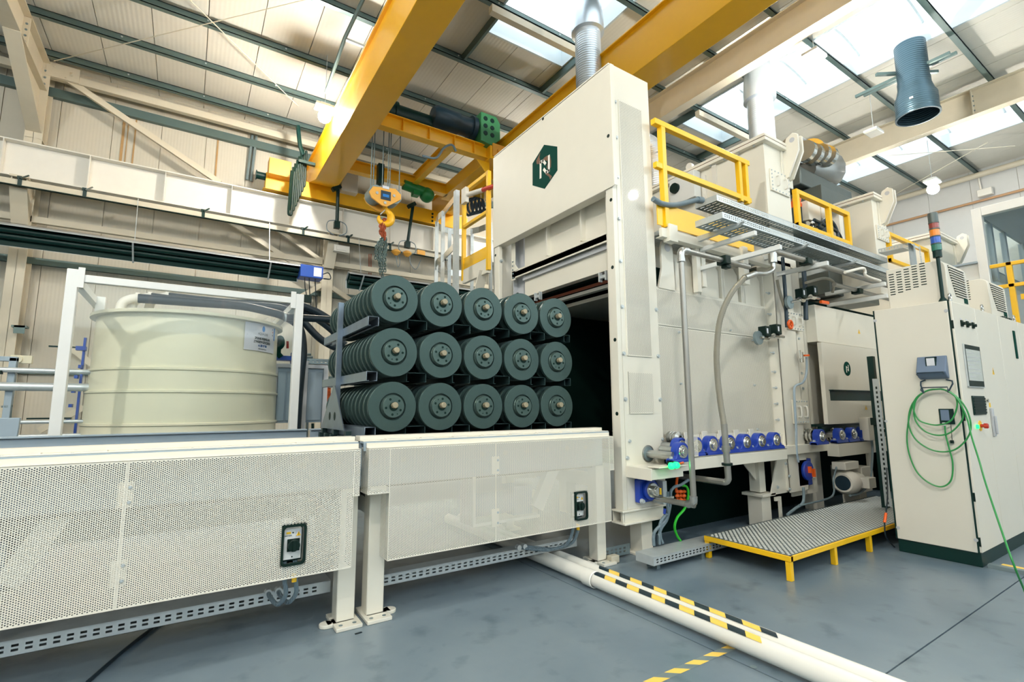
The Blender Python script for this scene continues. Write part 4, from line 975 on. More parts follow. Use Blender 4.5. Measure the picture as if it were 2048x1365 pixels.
# tall hopper boxes on top
def hopper(parent, x0, x1, y1, ztop, hp):
    b = build('hopper_box', MB().box(x0, x1, CY0, y1, 2.95, ztop), 'white', parent, bevel=.006)
    build('top_flange', MB().box(x0-.07, x1+.05, CY0-.06, y1+.05, ztop, ztop+.035).box(x0-.07, x1+.05, CY0-.06, y1+.05, ztop-.05, ztop-.009), 'white', b, bevel=.003)
    build('gasket', MB().box(x0-.06, x1+.04, CY0-.05, y1+.04, ztop-.009, ztop-.001), 'brown', b)
    build('shear_lug', MB().box(x1, x1+.06, CY0+.03, CY0+.3, ztop-1.0, ztop-.1), 'white', b)
    # lifting lug: two plates on a flange
    lx0 = x1-.12
    lug = [(CY0, ztop-.42), (CY0, ztop-.12), (CY0-.06, ztop+.1), (CY0-.14, ztop+.14), (CY0-.2, ztop+.1), (CY0-.2, ztop-.1), (CY0-.06, ztop-.4)]
    l = build('lifting_lug', MB().prism(lug, 'X', lx0, lx0+.03).prism(lug, 'X', lx0+.1, lx0+.13).box(lx0-.05, lx0+.18, CY0-.015, CY0, ztop-.5, ztop-.05), 'white', b, bevel=.004)
    build('pin_hole', MB().cyl((lx0-.001, CY0-.13, ztop+.05), (lx0+.131, CY0-.13, ztop+.05), .032, 16), 'panelgrey', l)
    mb = MB()
    k = y1
    yy = CY0+.1
    while yy < y1: bolt(mb, (x0-.035, yy, ztop-.05), (0,0,-1), .012, .014); yy += .2
    build('bolts', mb, 'galv', b)
    if hp: hatch(b, *hp, CY0)
    return b
X1b = P(1588, 478, Y=CY0).x
h1 = hopper(t, BXX, X1b, 4.95, P(1526.6, 278, Y=CY0).z, ((1541, 338), (1574, 355), (1575, 395), (1541, 381)))
q = P(1382, 335, X=BXX); build('thermocouple_head', MB().cyl((BXX, q.y, q.z), (BXX-.05, q.y, q.z), .05, 14).cyl((BXX, q.y-.12, q.z-.1), (BXX-.04, q.y-.12, q.z-.1), .03, 10), 'steelwhite', h1)
q = P(1364, 383, X=BXX-.05); bx_ = build('isolator_box', MB().box(BXX-.16, BXX-.02, q.y-.28, q.y+.12, q.z-.2, q.z+.18), 'white2', h1, bevel=.006)
build('rotary_knob', MB().cyl((BXX-.16, q.y+.02, q.z+.02), (BXX-.2, q.y+.02, q.z+.02), .07, 18), 'black', bx_)
build('mounting_rail', MB().box(BXX-.03, BXX-.005, q.y-.52, q.y-.46, 3.0, q.z+.25).box(BXX-.03, BXX-.005, q.y-.36, q.y-.3, 3.0, q.z+.1), 'steelwhite', h1)
q0 = P(1742, 392, Y=CY0); q1 = P(1759, 500, Y=CY0)
h2 = hopper(t, q0.x, q1.x+.25, 4.9, q0.z, ((1751, 448), (1774, 462), (1773, 487), (1755, 477)))
q0 = P(1873, 468, Y=CY0)
h3 = hopper(t, q0.x, q0.x+1.0, 4.9, q0.z, None)
# second module: hooded side panels beyond the column
HY = 2.92
hx0, hx1 = P(1636, 690, Y=HY).x, 9.6
zt_, zm, zd, zl = P(1633, 610, Y=HY).z, P(1640, 684, Y=HY).z, P(1650, 790, Y=HY).z, P(1640, 850, Y=HY).z
build('hood', MB().box(hx0, hx1, HY, 3.15, zm, zt_).box(cx2, hx0, HY+.12, 3.15, zl, zt_), 'white', t, bevel=.004)
pn = build('access_panel', MB().box(hx0+.02, hx1, HY-.03, HY+.02, zl, zm-.01), 'cab', t, bevel=.004)
q = P(1694, 738, Y=HY-.03); build('round_emblem', MB().cyl((q.x, HY-.03, q.z), (q.x, HY-.034, q.z), .09, 24), 'logogreen', pn)
build('emblem_mark', MB().box(q.x-.035, q.x-.02, HY-.036, HY-.034, q.z-.05, q.z+.03).box(q.x+.02, q.x+.035, HY-.036, HY-.034, q.z-.03, q.z+.05).bar((q.x-.028, HY-.035, q.z+.028), (q.x, HY-.035, q.z+.01), .002, .015).bar((q.x+.028, HY-.035, q.z-.028), (q.x, HY-.035, q.z-.01), .002, .015), 'logowhite', pn)
build('panel_recess', MB().box(hx0+.12, hx1, HY-.032, HY-.028, zd-.07, zd+.05).box(hx0+.1, hx1, HY-.08, HY-.03, zd+.05, zd+.06), 'blackmetal', pn)
for (a, b) in ((1718, 664), (1732, 816)):
    q = P(a, b, Y=HY-.002 if b < 700 else HY-.032); build('warning_triangle', MB().prism([(q.x-.03, q.z-.025), (q.x+.03, q.z-.025), (q.x, q.z+.03)], 'Y', q.y-.002, q.y), 'warn', pn if b > 700 else t)
build('under_frame', MB().box(cx2, 9.5, 3.0, 3.1, zl-.03, zl).box(cx2+.1, 9.5, HY+.05, HY+.1, zl-.09, zl-.03), 'blackmetal', t)
# underframe of the first module and legs
lx = P(1530, 900, Y=3.05).x
lgx0, lgx1 = P(1519, 990, Y=3.1).x, P(1537, 990, Y=3.1).x
lz = P(1530, 990, Y=3.1).z
build('leg', MB().box(lgx0, lgx1, 3.08, 3.24, 0, lz-.01).box(lgx0-.04, lgx1+.04, 3.04, 3.28, lz-.01, lz+.02).box(lgx0+.02, lgx1-.04, 3.1, 3.22, lz+.03, .72).prism([(lgx0-.22, .72), (lgx0+.02, .72), (lgx0+.02, .5)], 'Y', 3.14, 3.155), 'white', t, bevel=.003)
build('leg', MB().box(lgx0+1.5, lgx1+1.5, 3.25, 3.4, 0, .75), 'white', t)
build('leg', MB().box(4.0, 4.14, 4.9, 5.04, 0, .95), 'white', t); build('leg', MB().box(7.4, 7.54, 4.9, 5.04, 0, .95), 'white', t); 
q0, q1 = P(1545, 1055, Y=3.06), P(1553, 1015, Y=3.06)
build('leg_bracket', MB().box(lgx1+.03, lgx1+.14, 3.04, 3.06, lz-.07, lz-.03).box(lgx1+.1, lgx1+.14, 3.04, 3.06, 0.0, lz-.07), 'white', t)
build('belly_pan', MB().box(TX1, 9.4, 3.25, 4.9, .72, .76), 'blackmetal', t)
build('belly_shade', MB().box(TX1+.1, 9.4, 3.6, 3.62, .0, .74).box(9.0, 9.02, 3.1, 3.6, 0, .74), 'dark', t)  # dark sheets added for the deep shade under the furnace
# lifting lug beside the portal
def z3(a, b): return P(1300+a/6.204, 440+b/6.204, Y=3.11)
pl = [(q.x, q.z) for q in (z3(110, 840), (z3(150, 590)), z3(138, 330), z3(150, 262), z3(205, 246), z3(262, 290), z3(280, 350), z3(312, 800), z3(316, 885))]
lg = build('lifting_lug', MB().prism(pl, 'Y', 3.11, 3.135), 'white', t, bevel=.003)
q = z3(215, 345); build('pin_hole', MB().cyl((q.x, 3.1085, q.z), (q.x, 3.14, q.z), .042, 18), 'panelgrey', lg)
# roller bench: support beam and blue pillow blocks
t = thing('roller_bench', 'white beam carrying blue pillow block bearings along the furnace side', 'roller bench', (4.6, 2.9, .7))
bz0, bz1 = P(1480, 930, Y=2.85).z, P(1480, 906, Y=2.85).z
build('beam', MB().box(3.58, P(1574, 898, Y=2.85).x, 2.85, 2.86, bz0, bz1).box(3.58, P(1574, 898, Y=2.85).x, 2.85, 3.1, bz1-.01, bz1).box(P(1574, 898, Y=2.85).x-.01, P(1574, 898, Y=2.85).x, 2.86, 3.1, bz0, bz1).box(3.58, P(1574, 898, Y=2.85).x, 2.86, 3.1, bz0, bz0+.01), 'white', t, bevel=.003)
k0 = P(1304, 950, Y=2.80); k1 = P(1366, 936, Y=2.80)
build('front_bracket', MB().box(k0.x, k1.x, 2.80, 2.81, k0.z-.045, k0.z+.045).box(k0.x, k1.x, 2.80, TY0, k0.z+.035, k0.z+.045).box(k0.x-.01, k0.x, 2.80, TY0, k0.z-.05, k0.z+.045).box(k0.x+.02, k1.x, 2.74, 2.86, k0.z+.05, k0.z+.06), 'white', t, bevel=.003)
def pillow(x, y, z, s=1.0, shaft=.13):
    """pillow block with its base under z; shaft along Y"""
    r = .068*s; hb = .075*s; hw = .134 if s > 1.1 else .125
    out = [(x-hw, z-hb), (x-hw, z-hb+.028*s), (x-.078*s, z-hb+.034*s)]
    out += [(x+r*math.cos(a), z+r*math.sin(a)) for a in [PI*1.08-PI*1.16*k/14 for k in range(15)]]
    out += [(x+.078*s, z-hb+.034*s), (x+hw, z-hb+.028*s), (x+hw, z-hb)]
    mb = MB().prism(out, 'Y', y-.03*s, y+.03*s).box(x-hw, x+hw, y-.036*s, y+.036*s, z-hb, z-hb+.02*s)
    b = build('pillow_block', mb, 'blue', t, bevel=.004)
    build('bearing_insert', MB().lathe([(0, -.052*s), (.022*s, -.052*s), (.026*s, -.046*s), (.032*s, -.046*s), (.034*s, -.036*s), (.046*s, -.036*s), (.05*s, -.03*s)], (x, y, z), 'Y', 20), 'chrome', b)
    mb = MB(); bolt(mb, (x-.1*s, y, z-hb+.028*s), (0,0,1), .012*s, .016*s); bolt(mb, (x+.1*s, y, z-hb+.028*s), (0,0,1), .012*s, .016*s); build('bearing_bolts', mb, 'galv', b)
    if shaft: build('shaft', MB().cyl((x, y, z), (x, y+shaft, z), .03*s, 14), 'steel', b)
    return b
p0 = pillow(SHX+.085, 2.80, P(1330, 907, Y=2.77).z, 1.15, .2)
bxs = [3.55]+[P(px_, 893, Y=2.87).x for px_ in (1394, 1426, 1461, 1493.5, 1523.5, 1553.5)]
zc_ = bz1+.075*1.2
pb = pillow(bxs[0]+.1, 2.90, zc_, 1.2, .2)
for x in bxs[1:]: part_copy(pb, (x-bxs[0]-.1, 0, 0))
for x in bxs[1:]:
    build('seal_plate', MB().box(x-.12, x-.04, 3.085, 3.1, bz1, bz1+.2).box(x-.13, x+.12, 3.1, 3.11, bz1, bz1+.17), 'steelwhite', t, bevel=.003)
q = P(1306, 980, Y=3.0)
fb = build('flange_block', MB().box(3.26, 3.47, 3.02, TY0, P(1310, 1002, Y=3.03).z, P(1310, 958, Y=3.03).z+.01).cyl((3.38, 3.02, q.z), (3.38, 2.985, q.z), .085, 24), 'blue', t, bevel=.008)
build('bearing_insert', MB().lathe([(0, -.10), (.03, -.10), (.034, -.09), (.04, -.09), (.042, -.05), (.06, -.05), (.066, -.03)], (3.38, 3.02, q.z), 'Y', 22), 'chrome', fb)
build('grease_cap', MB().box(3.395, 3.415, 2.915, 2.919, q.z-.03, q.z+.025), 'warn', fb)
mb = MB()
for dx_, dz_ in ((-.085, -.085), (.075, -.085)): bolt(mb, (3.365+dx_, 3.02, q.z+dz_), (0,-1,0), .016, .03)
build('bearing_bolts', mb, 'galv', fb)
# perforated hand guard and round coil by the second bearing
g0, g1 = P(1366, 915, Y=2.86), P(1389, 870, Y=2.86)
build('hand_guard', MB().perf((g0.x, 2.83, g0.z), (1,0,0), (0,0,1), g1.x-g0.x, g1.z-g0.z, .012, .0042), 'white', t, shade=False)
q = P(1352, 876, Y=3.0); build('coupling', MB().lathe([(.02, -.05), (.03, -.05), (.055, -.03), (.055, .0), (.045, .005), (.055, .01), (.055, .03), (.045, .035), (.055, .04), (.055, .07), (0, .07)], q, 'Y', 22), 'steel', t)
# green beacon light on the bench
q = P(1352, 931, Y=2.70)
t = thing('signal_lamp', 'small green glowing signal lamp under the first blue bearing', 'lamp', q)
build('lens', MB().lathe([(0, -.028), (.02, -.024), (.027, -.01), (.027, .012)], q, 'Y', 16), 'green_on', t)
build('lens', MB().lathe([(0, -.028), (.02, -.024), (.027, -.01), (.027, .012)], q+Vector((-.045, .01, -.004)), 'Y', 16), 'green_on', t)
build('body', MB().cyl(q+Vector((0, .012, 0)), q+Vector((0, .03, 0)), .032, 16).box(q.x+.02, q.x+.07, 2.785, 2.81, q.z-.02, q.z+.022), 'black', t)
build('amber_plug', MB().cyl(q+Vector((.07, .015, .008)), q+Vector((.11, .015, .012)), .009, 8), 'orange', t)
gl = D.lights.new('lens_light', 'POINT'); gl.energy = .05; gl.color = (.1, 1, .45); gl.shadow_soft_size = .03
go = D.objects.new('lens_light', gl); COL.objects.link(go); go.parent = t; go.location = (-.02, -.06, 0)
# second bench beyond the column
t = thing('roller_bench', 'shorter white bearing bench beyond the bolted column', 'roller bench', (7.2, 2.9, .7))
c0, c1 = P(1605, 920, Y=2.85), P(1742, 892, Y=2.85); zt2, zb2 = P(1680, 886, Y=2.85).z, P(1680, 908, Y=2.85).z
build('beam', MB().box(c0.x-.2, 9.4, 2.95, 3.08, zb2+.03, zt2).box(P(1672, 895, Y=2.85).x, 9.4, 2.82, 2.95, zb2-.03, zt2-.01), 'white', t, bevel=.004)
zb3 = zt2+.075*1.2
t2x = [P(px_, 872, Y=2.87).x for px_ in (1636, 1676, 1700, 1722)]
pb2 = pillow(t2x[0], 2.86, zb3, 1.2, .2)
for x in t2x[1:]: part_copy(pb2, (x-t2x[0], 0, 0))
for (a, r) in ((1613, .085), (1659, .08)):
    q = P(a, 878, Y=3.0); mb = MB(); prof = []
    for k in range(7): prof += [(r, -.12+.04*k), (r, -.105+.04*k), (r*.75, -.1+.04*k), (r*.75, -.085+.04*k)]
    build('bellows', MB().lathe(prof[4:]+[(0, .18)], (q.x, 2.99, zb3), 'Y', 22), 'chrome', t)
q = P(1615, 942, Y=2.98)
fb = build('flange_block', MB().box(q.x-.16, q.x+.14, 3.0, 3.05, q.z-.17, q.z+.13).cyl((q.x, 3.0, q.z), (q.x, 2.96, q.z), .11, 20), 'blue', t, bevel=.01)
build('sensor_plug', MB().box(q.x-.03, q.x+.0, 2.93, 2.96, q.z-.02, q.z+.05).box(q.x+.05, q.x+.08, 2.93, 2.96, q.z-.07, q.z+.02), 'orange', fb)
build('bracket_plate', MB().box(q.x-.2, q.x+.36, 3.06, 3.08, q.z-.28, q.z+.32), 'white', t)
q = P(1737, 858, Y=2.8); build('junction_box', MB().box(q.x-.12, q.x+.12, 2.75, 2.85, q.z-.14, q.z+.14).box(q.x+.02, q.x+.09, 2.83, 2.87, q.z-.6, q.z-.14), 'steelwhite', t, bevel=.005)
# gear motor under the second bench
q = P(1712, 968, Y=2.75)
t = thing('gear_motor', 'white geared motor with a round fan cowl by the tread plate platform', 'motor', (q.x, 2.9, q.z-.2))
build('fan_cowl', MB().lathe([(.085, -.02), (.105, -.022), (.135, .02), (.135, .14), (.1, .17), (.1, .36), (0, .36)], (q.x-.05, 2.86, q.z), 'X', 28), 'steelwhite', t)
build('fan_grille', MB().lathe([(0, 0), (.088, 0)], (q.x-.062, 2.86, q.z), 'X', 24), 'motor', t)
build('terminal_box', MB().box(q.x+.12, q.x+.3, 2.66, 2.75, q.z-.06, q.z+.06).box(q.x-.1, q.x+.24, 2.8, 2.95, q.z+.15, q.z+.24), 'steelwhite', t, bevel=.006)
build('gearbox', MB().box(q.x+.3, q.x+.55, 2.8, 3.15, q.z-.14, q.z+.16).box(q.x+.32, q.x+.5, 2.85, 3.05, .0, q.z-.14), 'steelwhite', t, bevel=.01)

# ================================================================== walkway and yellow railings on the furnace
WZ = 2.985
t = thing('walkway', 'grated walkway deck with a white edge beam beside the furnace top', 'walkway', (4.6, 3.6, 2.9))
build('edge_beam', MB().box(3.66, 5.56, 2.98, 3.02, 2.90, WZ).box(3.66, 5.56, 2.98, 3.06, 2.895, 2.905), 'white', t, bevel=.003)
mb = MB(); x = 3.7
while x < 5.55: mb.box(x, x+.006, 3.03, 4.9, 2.945, WZ-.005); x += .035
yy = 3.06
while yy < 4.9: mb.box(3.68, 5.56, yy, yy+.006, 2.955, WZ-.006); yy += .11
g = build('deck_grating', mb, 'galv', t); g['kind'] = 'stuff'
for q in ((3.73, 3.85, 2.95, 3.03, 2.86, 3.03), (4.93, 5.02, 2.95, 3.02, 2.6, 3.02), (4.3, 4.36, 3.02, 3.1, 2.5, 2.95)): build('bracket', MB().box(*q), 'white', t, bevel=.003)
def railing(label, posts, y, z0, zmid, ztop, ztoe, x0, x1, s=.05, toe=True, group=None, midx=None):
    t = thing('yellow_railing', label, 'railing', ((x0+x1)/2, y, z0), group)
    for p in posts: build('post', MB().box(p-s/2, p+s/2, y-s/2, y+s/2, z0, ztop-s), 'railyellow', t, bevel=.004)
    build('top_rail', MB().box(x0, x1, y-s/2, y+s/2, ztop-s, ztop), 'railyellow', t, bevel=.004)
    build('mid_rail', MB().box(x0, x1, y-s*.4, y+s*.4, zmid-s, zmid), 'railyellow', t, bevel=.004)
    if toe: build('toe_board', MB().box(x0, x1, y-.008, y+.004, z0+.01, ztoe), 'railyellow', t)
    return t
p1 = P(1324, 300, Y=CY0).x; ra = P(1481, 400, Y=CY0).x; rb_ = P(1494, 400, Y=CY0).x
r_ = railing('long yellow railing with a toe board on the walkway next to the portal', [p1], CY0, 3.0, P(1330, 332, Y=CY0).z, P(1324, 246, Y=CY0).z, 3.235, 3.62, 5.22, .058)
zt0, zm0 = P(1494, 327, Y=CY0).z, P(1497, 410, Y=CY0).z
for x in (ra, rb_): build('end_post', MB().box(x-.025, x+.025, CY0-.025, CY0+.025, zm0, zt0), 'railyellow', r_, bevel=.004)
a, b = P(1592, 382, Y=CY0), P(1700, 485, Y=CY0)
xa, xb = P(1594, 420, Y=CY0).x, P(1696, 460, Y=CY0).x
r_ = railing('short yellow railing frame in front of the grey fan unit', [xa, P(1658, 440, Y=CY0).x, xb], CY0, P(1600, 456, Y=CY0).z, P(1600, 456, Y=CY0).z+.06, P(1594, 381, Y=CY0).z, 0, xa-.03, xb+.03, .06, False)
xa, xb = P(1779, 500, Y=CY0).x, P(1855, 520, Y=CY0).x
zt_r, zb_r = P(1778, 466, Y=CY0).z, P(1783, 525, Y=CY0).z
r_ = railing('yellow railing frame between the hopper boxes behind the beacon', [xa, xb], CY0, zb_r, zb_r+.06, zt_r, 0, xa-.03, xb+.03, .06, False)
xa, xb = P(1934, 560, Y=CY0).x, P(1952, 560, Y=CY0).x
zt_r, zb_r = P(1932, 540, Y=CY0).z, P(1940, 588, Y=CY0).z
r_ = railing('yellow railing end loop seen beyond the first cooling unit', [xa, xb], CY0, 2.5, zb_r, zt_r, 0, xa-.03, xb+.03, .07, False)
# ladder cage and yellow gate on the far side of the portal
LY = 5.55
gx = P(930, 450, Y=LY).x
def G(a, b, **k): return P(820+a/4.403, 330+b/4.403, **k)
gy0, gy1 = 6.9, 5.45
# gate lies in an X plane: find it from the two posts
GX = 3.35
pa, pb_ = G(475, 620, X=GX), G(692, 500, X=GX)
ta, tb = G(465, 232, X=GX), G(690, 60, X=GX)
t = thing('yellow_gate', 'yellow ladder gate frame with a red topped lock bar above the discs', 'gate', (GX, (pa.y+pb_.y)/2, 2.9))
zA, zB = G(475, 1020, X=GX).z, G(697, 925, X=GX).z
gt = (ta.z+tb.z)/2
s = .055
for (yy, zb_) in ((pa.y, zA), (pb_.y, zB)):
    build('post', MB().box(GX-s/2, GX+s/2, yy-s/2, yy+s/2, zb_, gt), 'railyellow', t, bevel=.004)
build('top_rail', MB().box(GX-s/2, GX+s/2, pb_.y, pa.y, gt-s, gt), 'railyellow', t, bevel=.004)
zm_ = G(580, 470, X=GX).z; build('mid_rail', MB().box(GX-s/2, GX+s/2, pb_.y, pa.y, zm_-.05, zm_), 'railyellow', t, bevel=.004)
ka, kb = G(490, 820, X=GX).z, G(490, 915, X=GX).z
build('toe_board', MB().box(GX-.01, GX+.01, pb_.y, pa.y, kb, ka), 'railyellow', t)
build('white_sill', MB().box(GX-.02, GX+.03, pb_.y, pa.y, kb-.22, kb-.01).bar((GX, pa.y-.6, kb-.15), (GX, pa.y-.3, kb-.75), .02, .14, (1,0,0)), 'white', t, bevel=.003)
e0, e1 = G(490, 275, X=GX-.04), G(590, 303, X=GX-.3)
build('lock_head', MB().box(GX-.08, GX-.02, e0.y-.07, e0.y+.07, e0.z-.12, e0.z+.12), 'steelwhite', t, bevel=.006)
build('lock_bar', MB().cyl(e0+Vector((0, -.06, 0)), e0+Vector((.02, -.5, -.09)), .035, 12), 'steelwhite', t)
build('red_bar', MB().cyl(e0+Vector((.02, -.5, -.09)), e0+Vector((.05, -1.3, -.24)), .034, 12), 'red', t)
t = thing('ladder_cage', 'silver hooped ladder cage standing behind the yellow gate', 'ladder', (3.3, 7.2, 1.6))
CX_, CYY = 3.45, pa.y+.1
q0, q1 = G(245, 450, Y=CYY+.35), G(420, 340, Y=CYY)
zh = [G(330, 480, Y=CYY+.2).z, G(330, 870, Y=CYY+.2).z]
xl, xr = G(243, 500, Y=CYY+.2).x, G(660, 480, Y=CYY+.2).x
def hoop(z, tilt=0):
    pts = []
    for k in range(13):
        a = -.15+(PI+.3)*k/12
        pts.append(((xl+xr)/2-(xr-xl)/2*math.cos(a), CYY+.2+.55*math.sin(a)-.1, z))
    mb = MB()
    for a, b in zip(pts, pts[1:]): mb.bar(a, b, .014, .10)
    mb.bar(pts[0], (st_, CYY-.55, z+.06), .014, .10)
    return mb
st_ = P(913, 470, Y=CYY-.55).x
for z in zh: build('hoop', hoop(z), 'chrome', t)
for k in (0, 3, 6, 9, 12):
    a = -.15+(PI+.3)*k/12; x, y = (xl+xr)/2-(xr-xl)/2*math.cos(a), CYY+.2+.55*math.sin(a)-.11
    build('strap', MB().box(x-.03, x+.03, y-.006, y+.006, 0, zh[0]+.03), 'galv', t)
build('stile', MB().box(st_-.03, st_+.03, CYY-.58, CYY-.5, 0, zh[0]+.13), 'galv', t)
build('stile', MB().box(xr-.03, xr+.03, CYY-.2, CYY-.12, 0, zh[0]+.05), 'galv', t)
q = P(957, 420, X=6.1); mb = MB()
for k in range(6): mb.tube([(q.x-.3+.11*k+.14*math.cos(a), q.y, q.z+.05*k+.22*math.sin(a)) for a in [2*PI*j/12 for j in range(12)]], .032, 6, closed=True)
mb.tube([(q.x, q.y, q.z+.2), (q.x, q.y, 6.81)], .02, 6)
tag(build('hung_cable_coil', mb, 'rubber'), 'dark coil of cable hanging under the second crane girder behind the yellow gate', 'cable')

# ================================================================== overhead cable trays, arms and pipes
tr = slot_tray('overhead_cable_tray', 'slotted overhead cable tray nearer the floor, running to the control cabinet', 3.972, 8.2, 2.55, 2.84, 3.0, 3.06, 'galv', .033, cover=False, bottom=True)
ty = 3.0
tr2 = slot_tray('overhead_cable_tray', 'higher slotted cable tray behind, with a branch bent toward the cabinet', P(1423, 393, Y=2.96).x, 8.6, 2.90, 3.16, P(1423, 398, Y=2.92).z-.01, P(1423, 388, Y=2.92).z, 'galv', .035, cover=False, bottom=True)
zt3 = P(1770, 500, Y=2.92).z
bx = P(1772, 500, Y=2.9).x
be = P(1833, 486, Z=P(1772, 500, Y=2.9).z)
def seg(a, b, w=.26, h=.06):
    mb = MB(); a = Vector(a); b = Vector(b); n = int((b-a).length/.04); d = (b-a).normalized(); side = d.cross(Vector((0,0,1))).normalized(); L = (b-a).length
    cols = [(.01+.04*i, .01+.04*i+.022) for i in range(n)]
    for s_ in (-1, 1): mb.slots(a+side*(w/2*s_)-Vector((0,0,h)), d, (0,0,1), L, h, (cols, [(h*.28, h*.44), (h*.58, h*.74)]))
    mb.add([a-side*w/2-Vector((0,0,h)), a+side*w/2-Vector((0,0,h)), b+side*w/2-Vector((0,0,h)), b-side*w/2-Vector((0,0,h))], [(0,1,2,3)]); return mb
e1 = Vector((bx+.45, 2.2, be.z)); 
mb = seg((bx, 2.95, be.z), (be.x, be.y+.12, be.z)); build('branch', mb, 'galv', tr2, shade=False)
mb = MB(); n = 12
cols = [(.01+.04*i, .01+.04*i+.022) for i in range(n)]
mb.slots((be.x-.13, be.y, be.z-.55), (0,0,1), (1,0,0), .52, .06, (cols, [(.017, .027), (.035, .045)])).slots((be.x+.07, be.y, be.z-.55), (0,0,1), (1,0,0), .52, .06, (cols, [(.017, .027), (.035, .045)])).box(be.x-.13, be.x+.13, be.y+.06, be.y+.062, be.z-.55, be.z)
mb.add([(be.x-.13, be.y+.12, be.z), (be.x+.13, be.y+.12, be.z), (be.x+.13, be.y+.03, be.z-.02), (be.x-.13, be.y+.03, be.z-.02), (be.x+.13, be.y, be.z-.08), (be.x-.13, be.y, be.z-.08)], [(0,1,2,3), (3,2,4,5)])
build('branch_drop', mb, 'galv', tr2, shade=False)
# support arms on a post
pst = P(1392, 520, Y=3.06)
t = thing('support_post', 'white post with square arms that carry the lower tray and pipes', 'support', (pst.x, 3.06, 2.3))
build('post', MB().box(pst.x-.03, pst.x+.03, 3.03, 3.09, P(1397, 586, Y=3.06).z, P(1388, 455, Y=3.06).z), 'white', t, bevel=.004)
def arm_from(p, q, X, tname='arm', par=None):
    a, b = P(*p, X=X), P(*q, X=X)
    z = (a.z+b.z)/2
    return build(tname, MB().box(X-.02, X+.02, min(a.y, b.y), max(a.y, b.y), z-.022, z+.022), 'white2', par, bevel=.003)
ax = pst.x+.04
arm_from((1402, 500), (1512, 466), ax, 'arm', t); arm_from((1402, 538), (1562, 494), ax, 'arm', t)
for n, (p, q, lbl) in enumerate((((1505, 563), (1656, 524), 'white square arm carrying the pipes above the second valve set'), ((1669, 588), (1771, 566), 'white square arm under the pipes beside the cabinet'), ((1675, 612), (1775, 588), 'lowest white square arm half hidden by the cooling unit'))):
    X = P(q[0], q[1], Y=2.45).x
    a, b = P(*p, X=X), P(*q, X=X); z = (a.z+b.z)/2
    tag(build('pipe_support', MB().box(X-.022, X+.022, min(a.y, b.y), max(max(a.y, b.y), 3.14), z-.024, z+.024), 'white2', bevel=.003), lbl, 'support', 'square pipe support arms')
for n, (a, b) in enumerate(((1470, 490), (1600, 520), (1700, 572))):
    X = P(a, b, Y=2.6).x
    tag(build('tray_bracket', MB().prism([(2.5, 2.998), (3.2, 2.998), (3.2, 2.93), (2.55, 2.97)], 'X', X-.02, X+.02), 'galv'), 'small wedge bracket, %s from the portal under the lower overhead tray' % ORD[n], 'bracket', 'wedge brackets under the overhead tray')
# pipes
PYY = 2.6
vp = [P(1364, 500, Y=PYY), P(1385, 1012, Y=PYY)]
vx = (vp[0].x+vp[1].x)/2; zt_p, zb_p = vp[0].z, vp[1].z
e_ = P(1498, 541, Y=PYY).x
t = thing('steel_pipe', 'tall plain steel pipe with elbows standing before the ribbed furnace side', 'pipe', (vx, PYY, zb_p))
R_ = .024
build('pipe_run', MB().tube(smooth([(e_, PYY, zt_p), (vx+.1, PYY, zt_p), (vx+.03, PYY, zt_p-.006), (vx, PYY, zt_p-.05), (vx, PYY, zt_p-.1)], 4)+[Vector((vx, PYY, zb_p+.08))]+smooth([(vx, PYY, zb_p+.06), (vx, PYY+.01, zb_p+.015), (vx, PYY+.05, zb_p), (vx, 3.3, zb_p)], 4), R_, 14), 'pipe', t)
build('elbow', MB().tube(smooth([(vx+.09, PYY, zt_p), (vx+.03, PYY, zt_p-.004), (vx+.002, PYY, zt_p-.03), (vx, PYY, zt_p-.08)], 5), .032, 14).cyl((vx, PYY, zt_p-.08), (vx, PYY, zt_p-.11), .036, 14), 'steel', t)
build('elbow', MB().tube(smooth([(vx, PYY, zb_p+.07), (vx, PYY+.008, zb_p+.02), (vx, PYY+.06, zb_p)], 5), .031, 14), 'steel', t)
q = P(1448, 518, Y=PYY); build('pipe_clamp', MB().box(q.x-.045, q.x+.03, PYY-.05, PYY+.05, zt_p-.04, zt_p+.04).box(q.x-.01, q.x+.06, PYY-.03, PYY+.03, zt_p-.07, zt_p-.04), 'black', t, bevel=.006)
hy = 2.6
hp = [P(*p, Y=hy) for p in ((1546, 524), (1545, 540), (1530, 548), (1510, 548), (1489, 556), (1462, 588), (1441, 636), (1434, 690), (1434, 740), (1440, 800), (1448, 850))]
t = thing('flexible_hose', 'braided steel hose arching down in front of the ribbed furnace side', 'hose', P(1456, 960, Y=hy))
build('hose', MB().tube(smooth(hp[4:], 8), .025, 14), 'braid', t)
build('bend', MB().tube(smooth(hp[:5], 6), .023, 12), 'steel', t)
build('fitting', MB().cyl(P(1545, 508, Y=hy), P(1546, 526, Y=hy), .042, 8).cyl(P(1545, 497, Y=hy), P(1545, 508, Y=hy), .032, 12), 'steel', t); build('fitting', MB().cyl(hp[3], hp[4], .03, 12), 'steel', t)
e0, e1 = P(1448, 848, Y=hy), P(1457, 966, Y=hy)
build('lower_pipe', MB().tube([e0, e0.lerp(e1, .5), e1+Vector((0, 0, .06))]+smooth([e1+Vector((0, 0, .03)), e1+Vector((-.005, .02, .005)), e1+Vector((-.01, .08, 0)), e1+Vector((0, .5, 0))], 4), .027, 14).cyl(e0.lerp(e1, .38), e0.lerp(e1, .48), .034, 12), 'pipe', t)
build('rubber_clamp', MB().cyl(e0.lerp(e1, .67), e0.lerp(e1, .71), .045, 14), 'black', t)
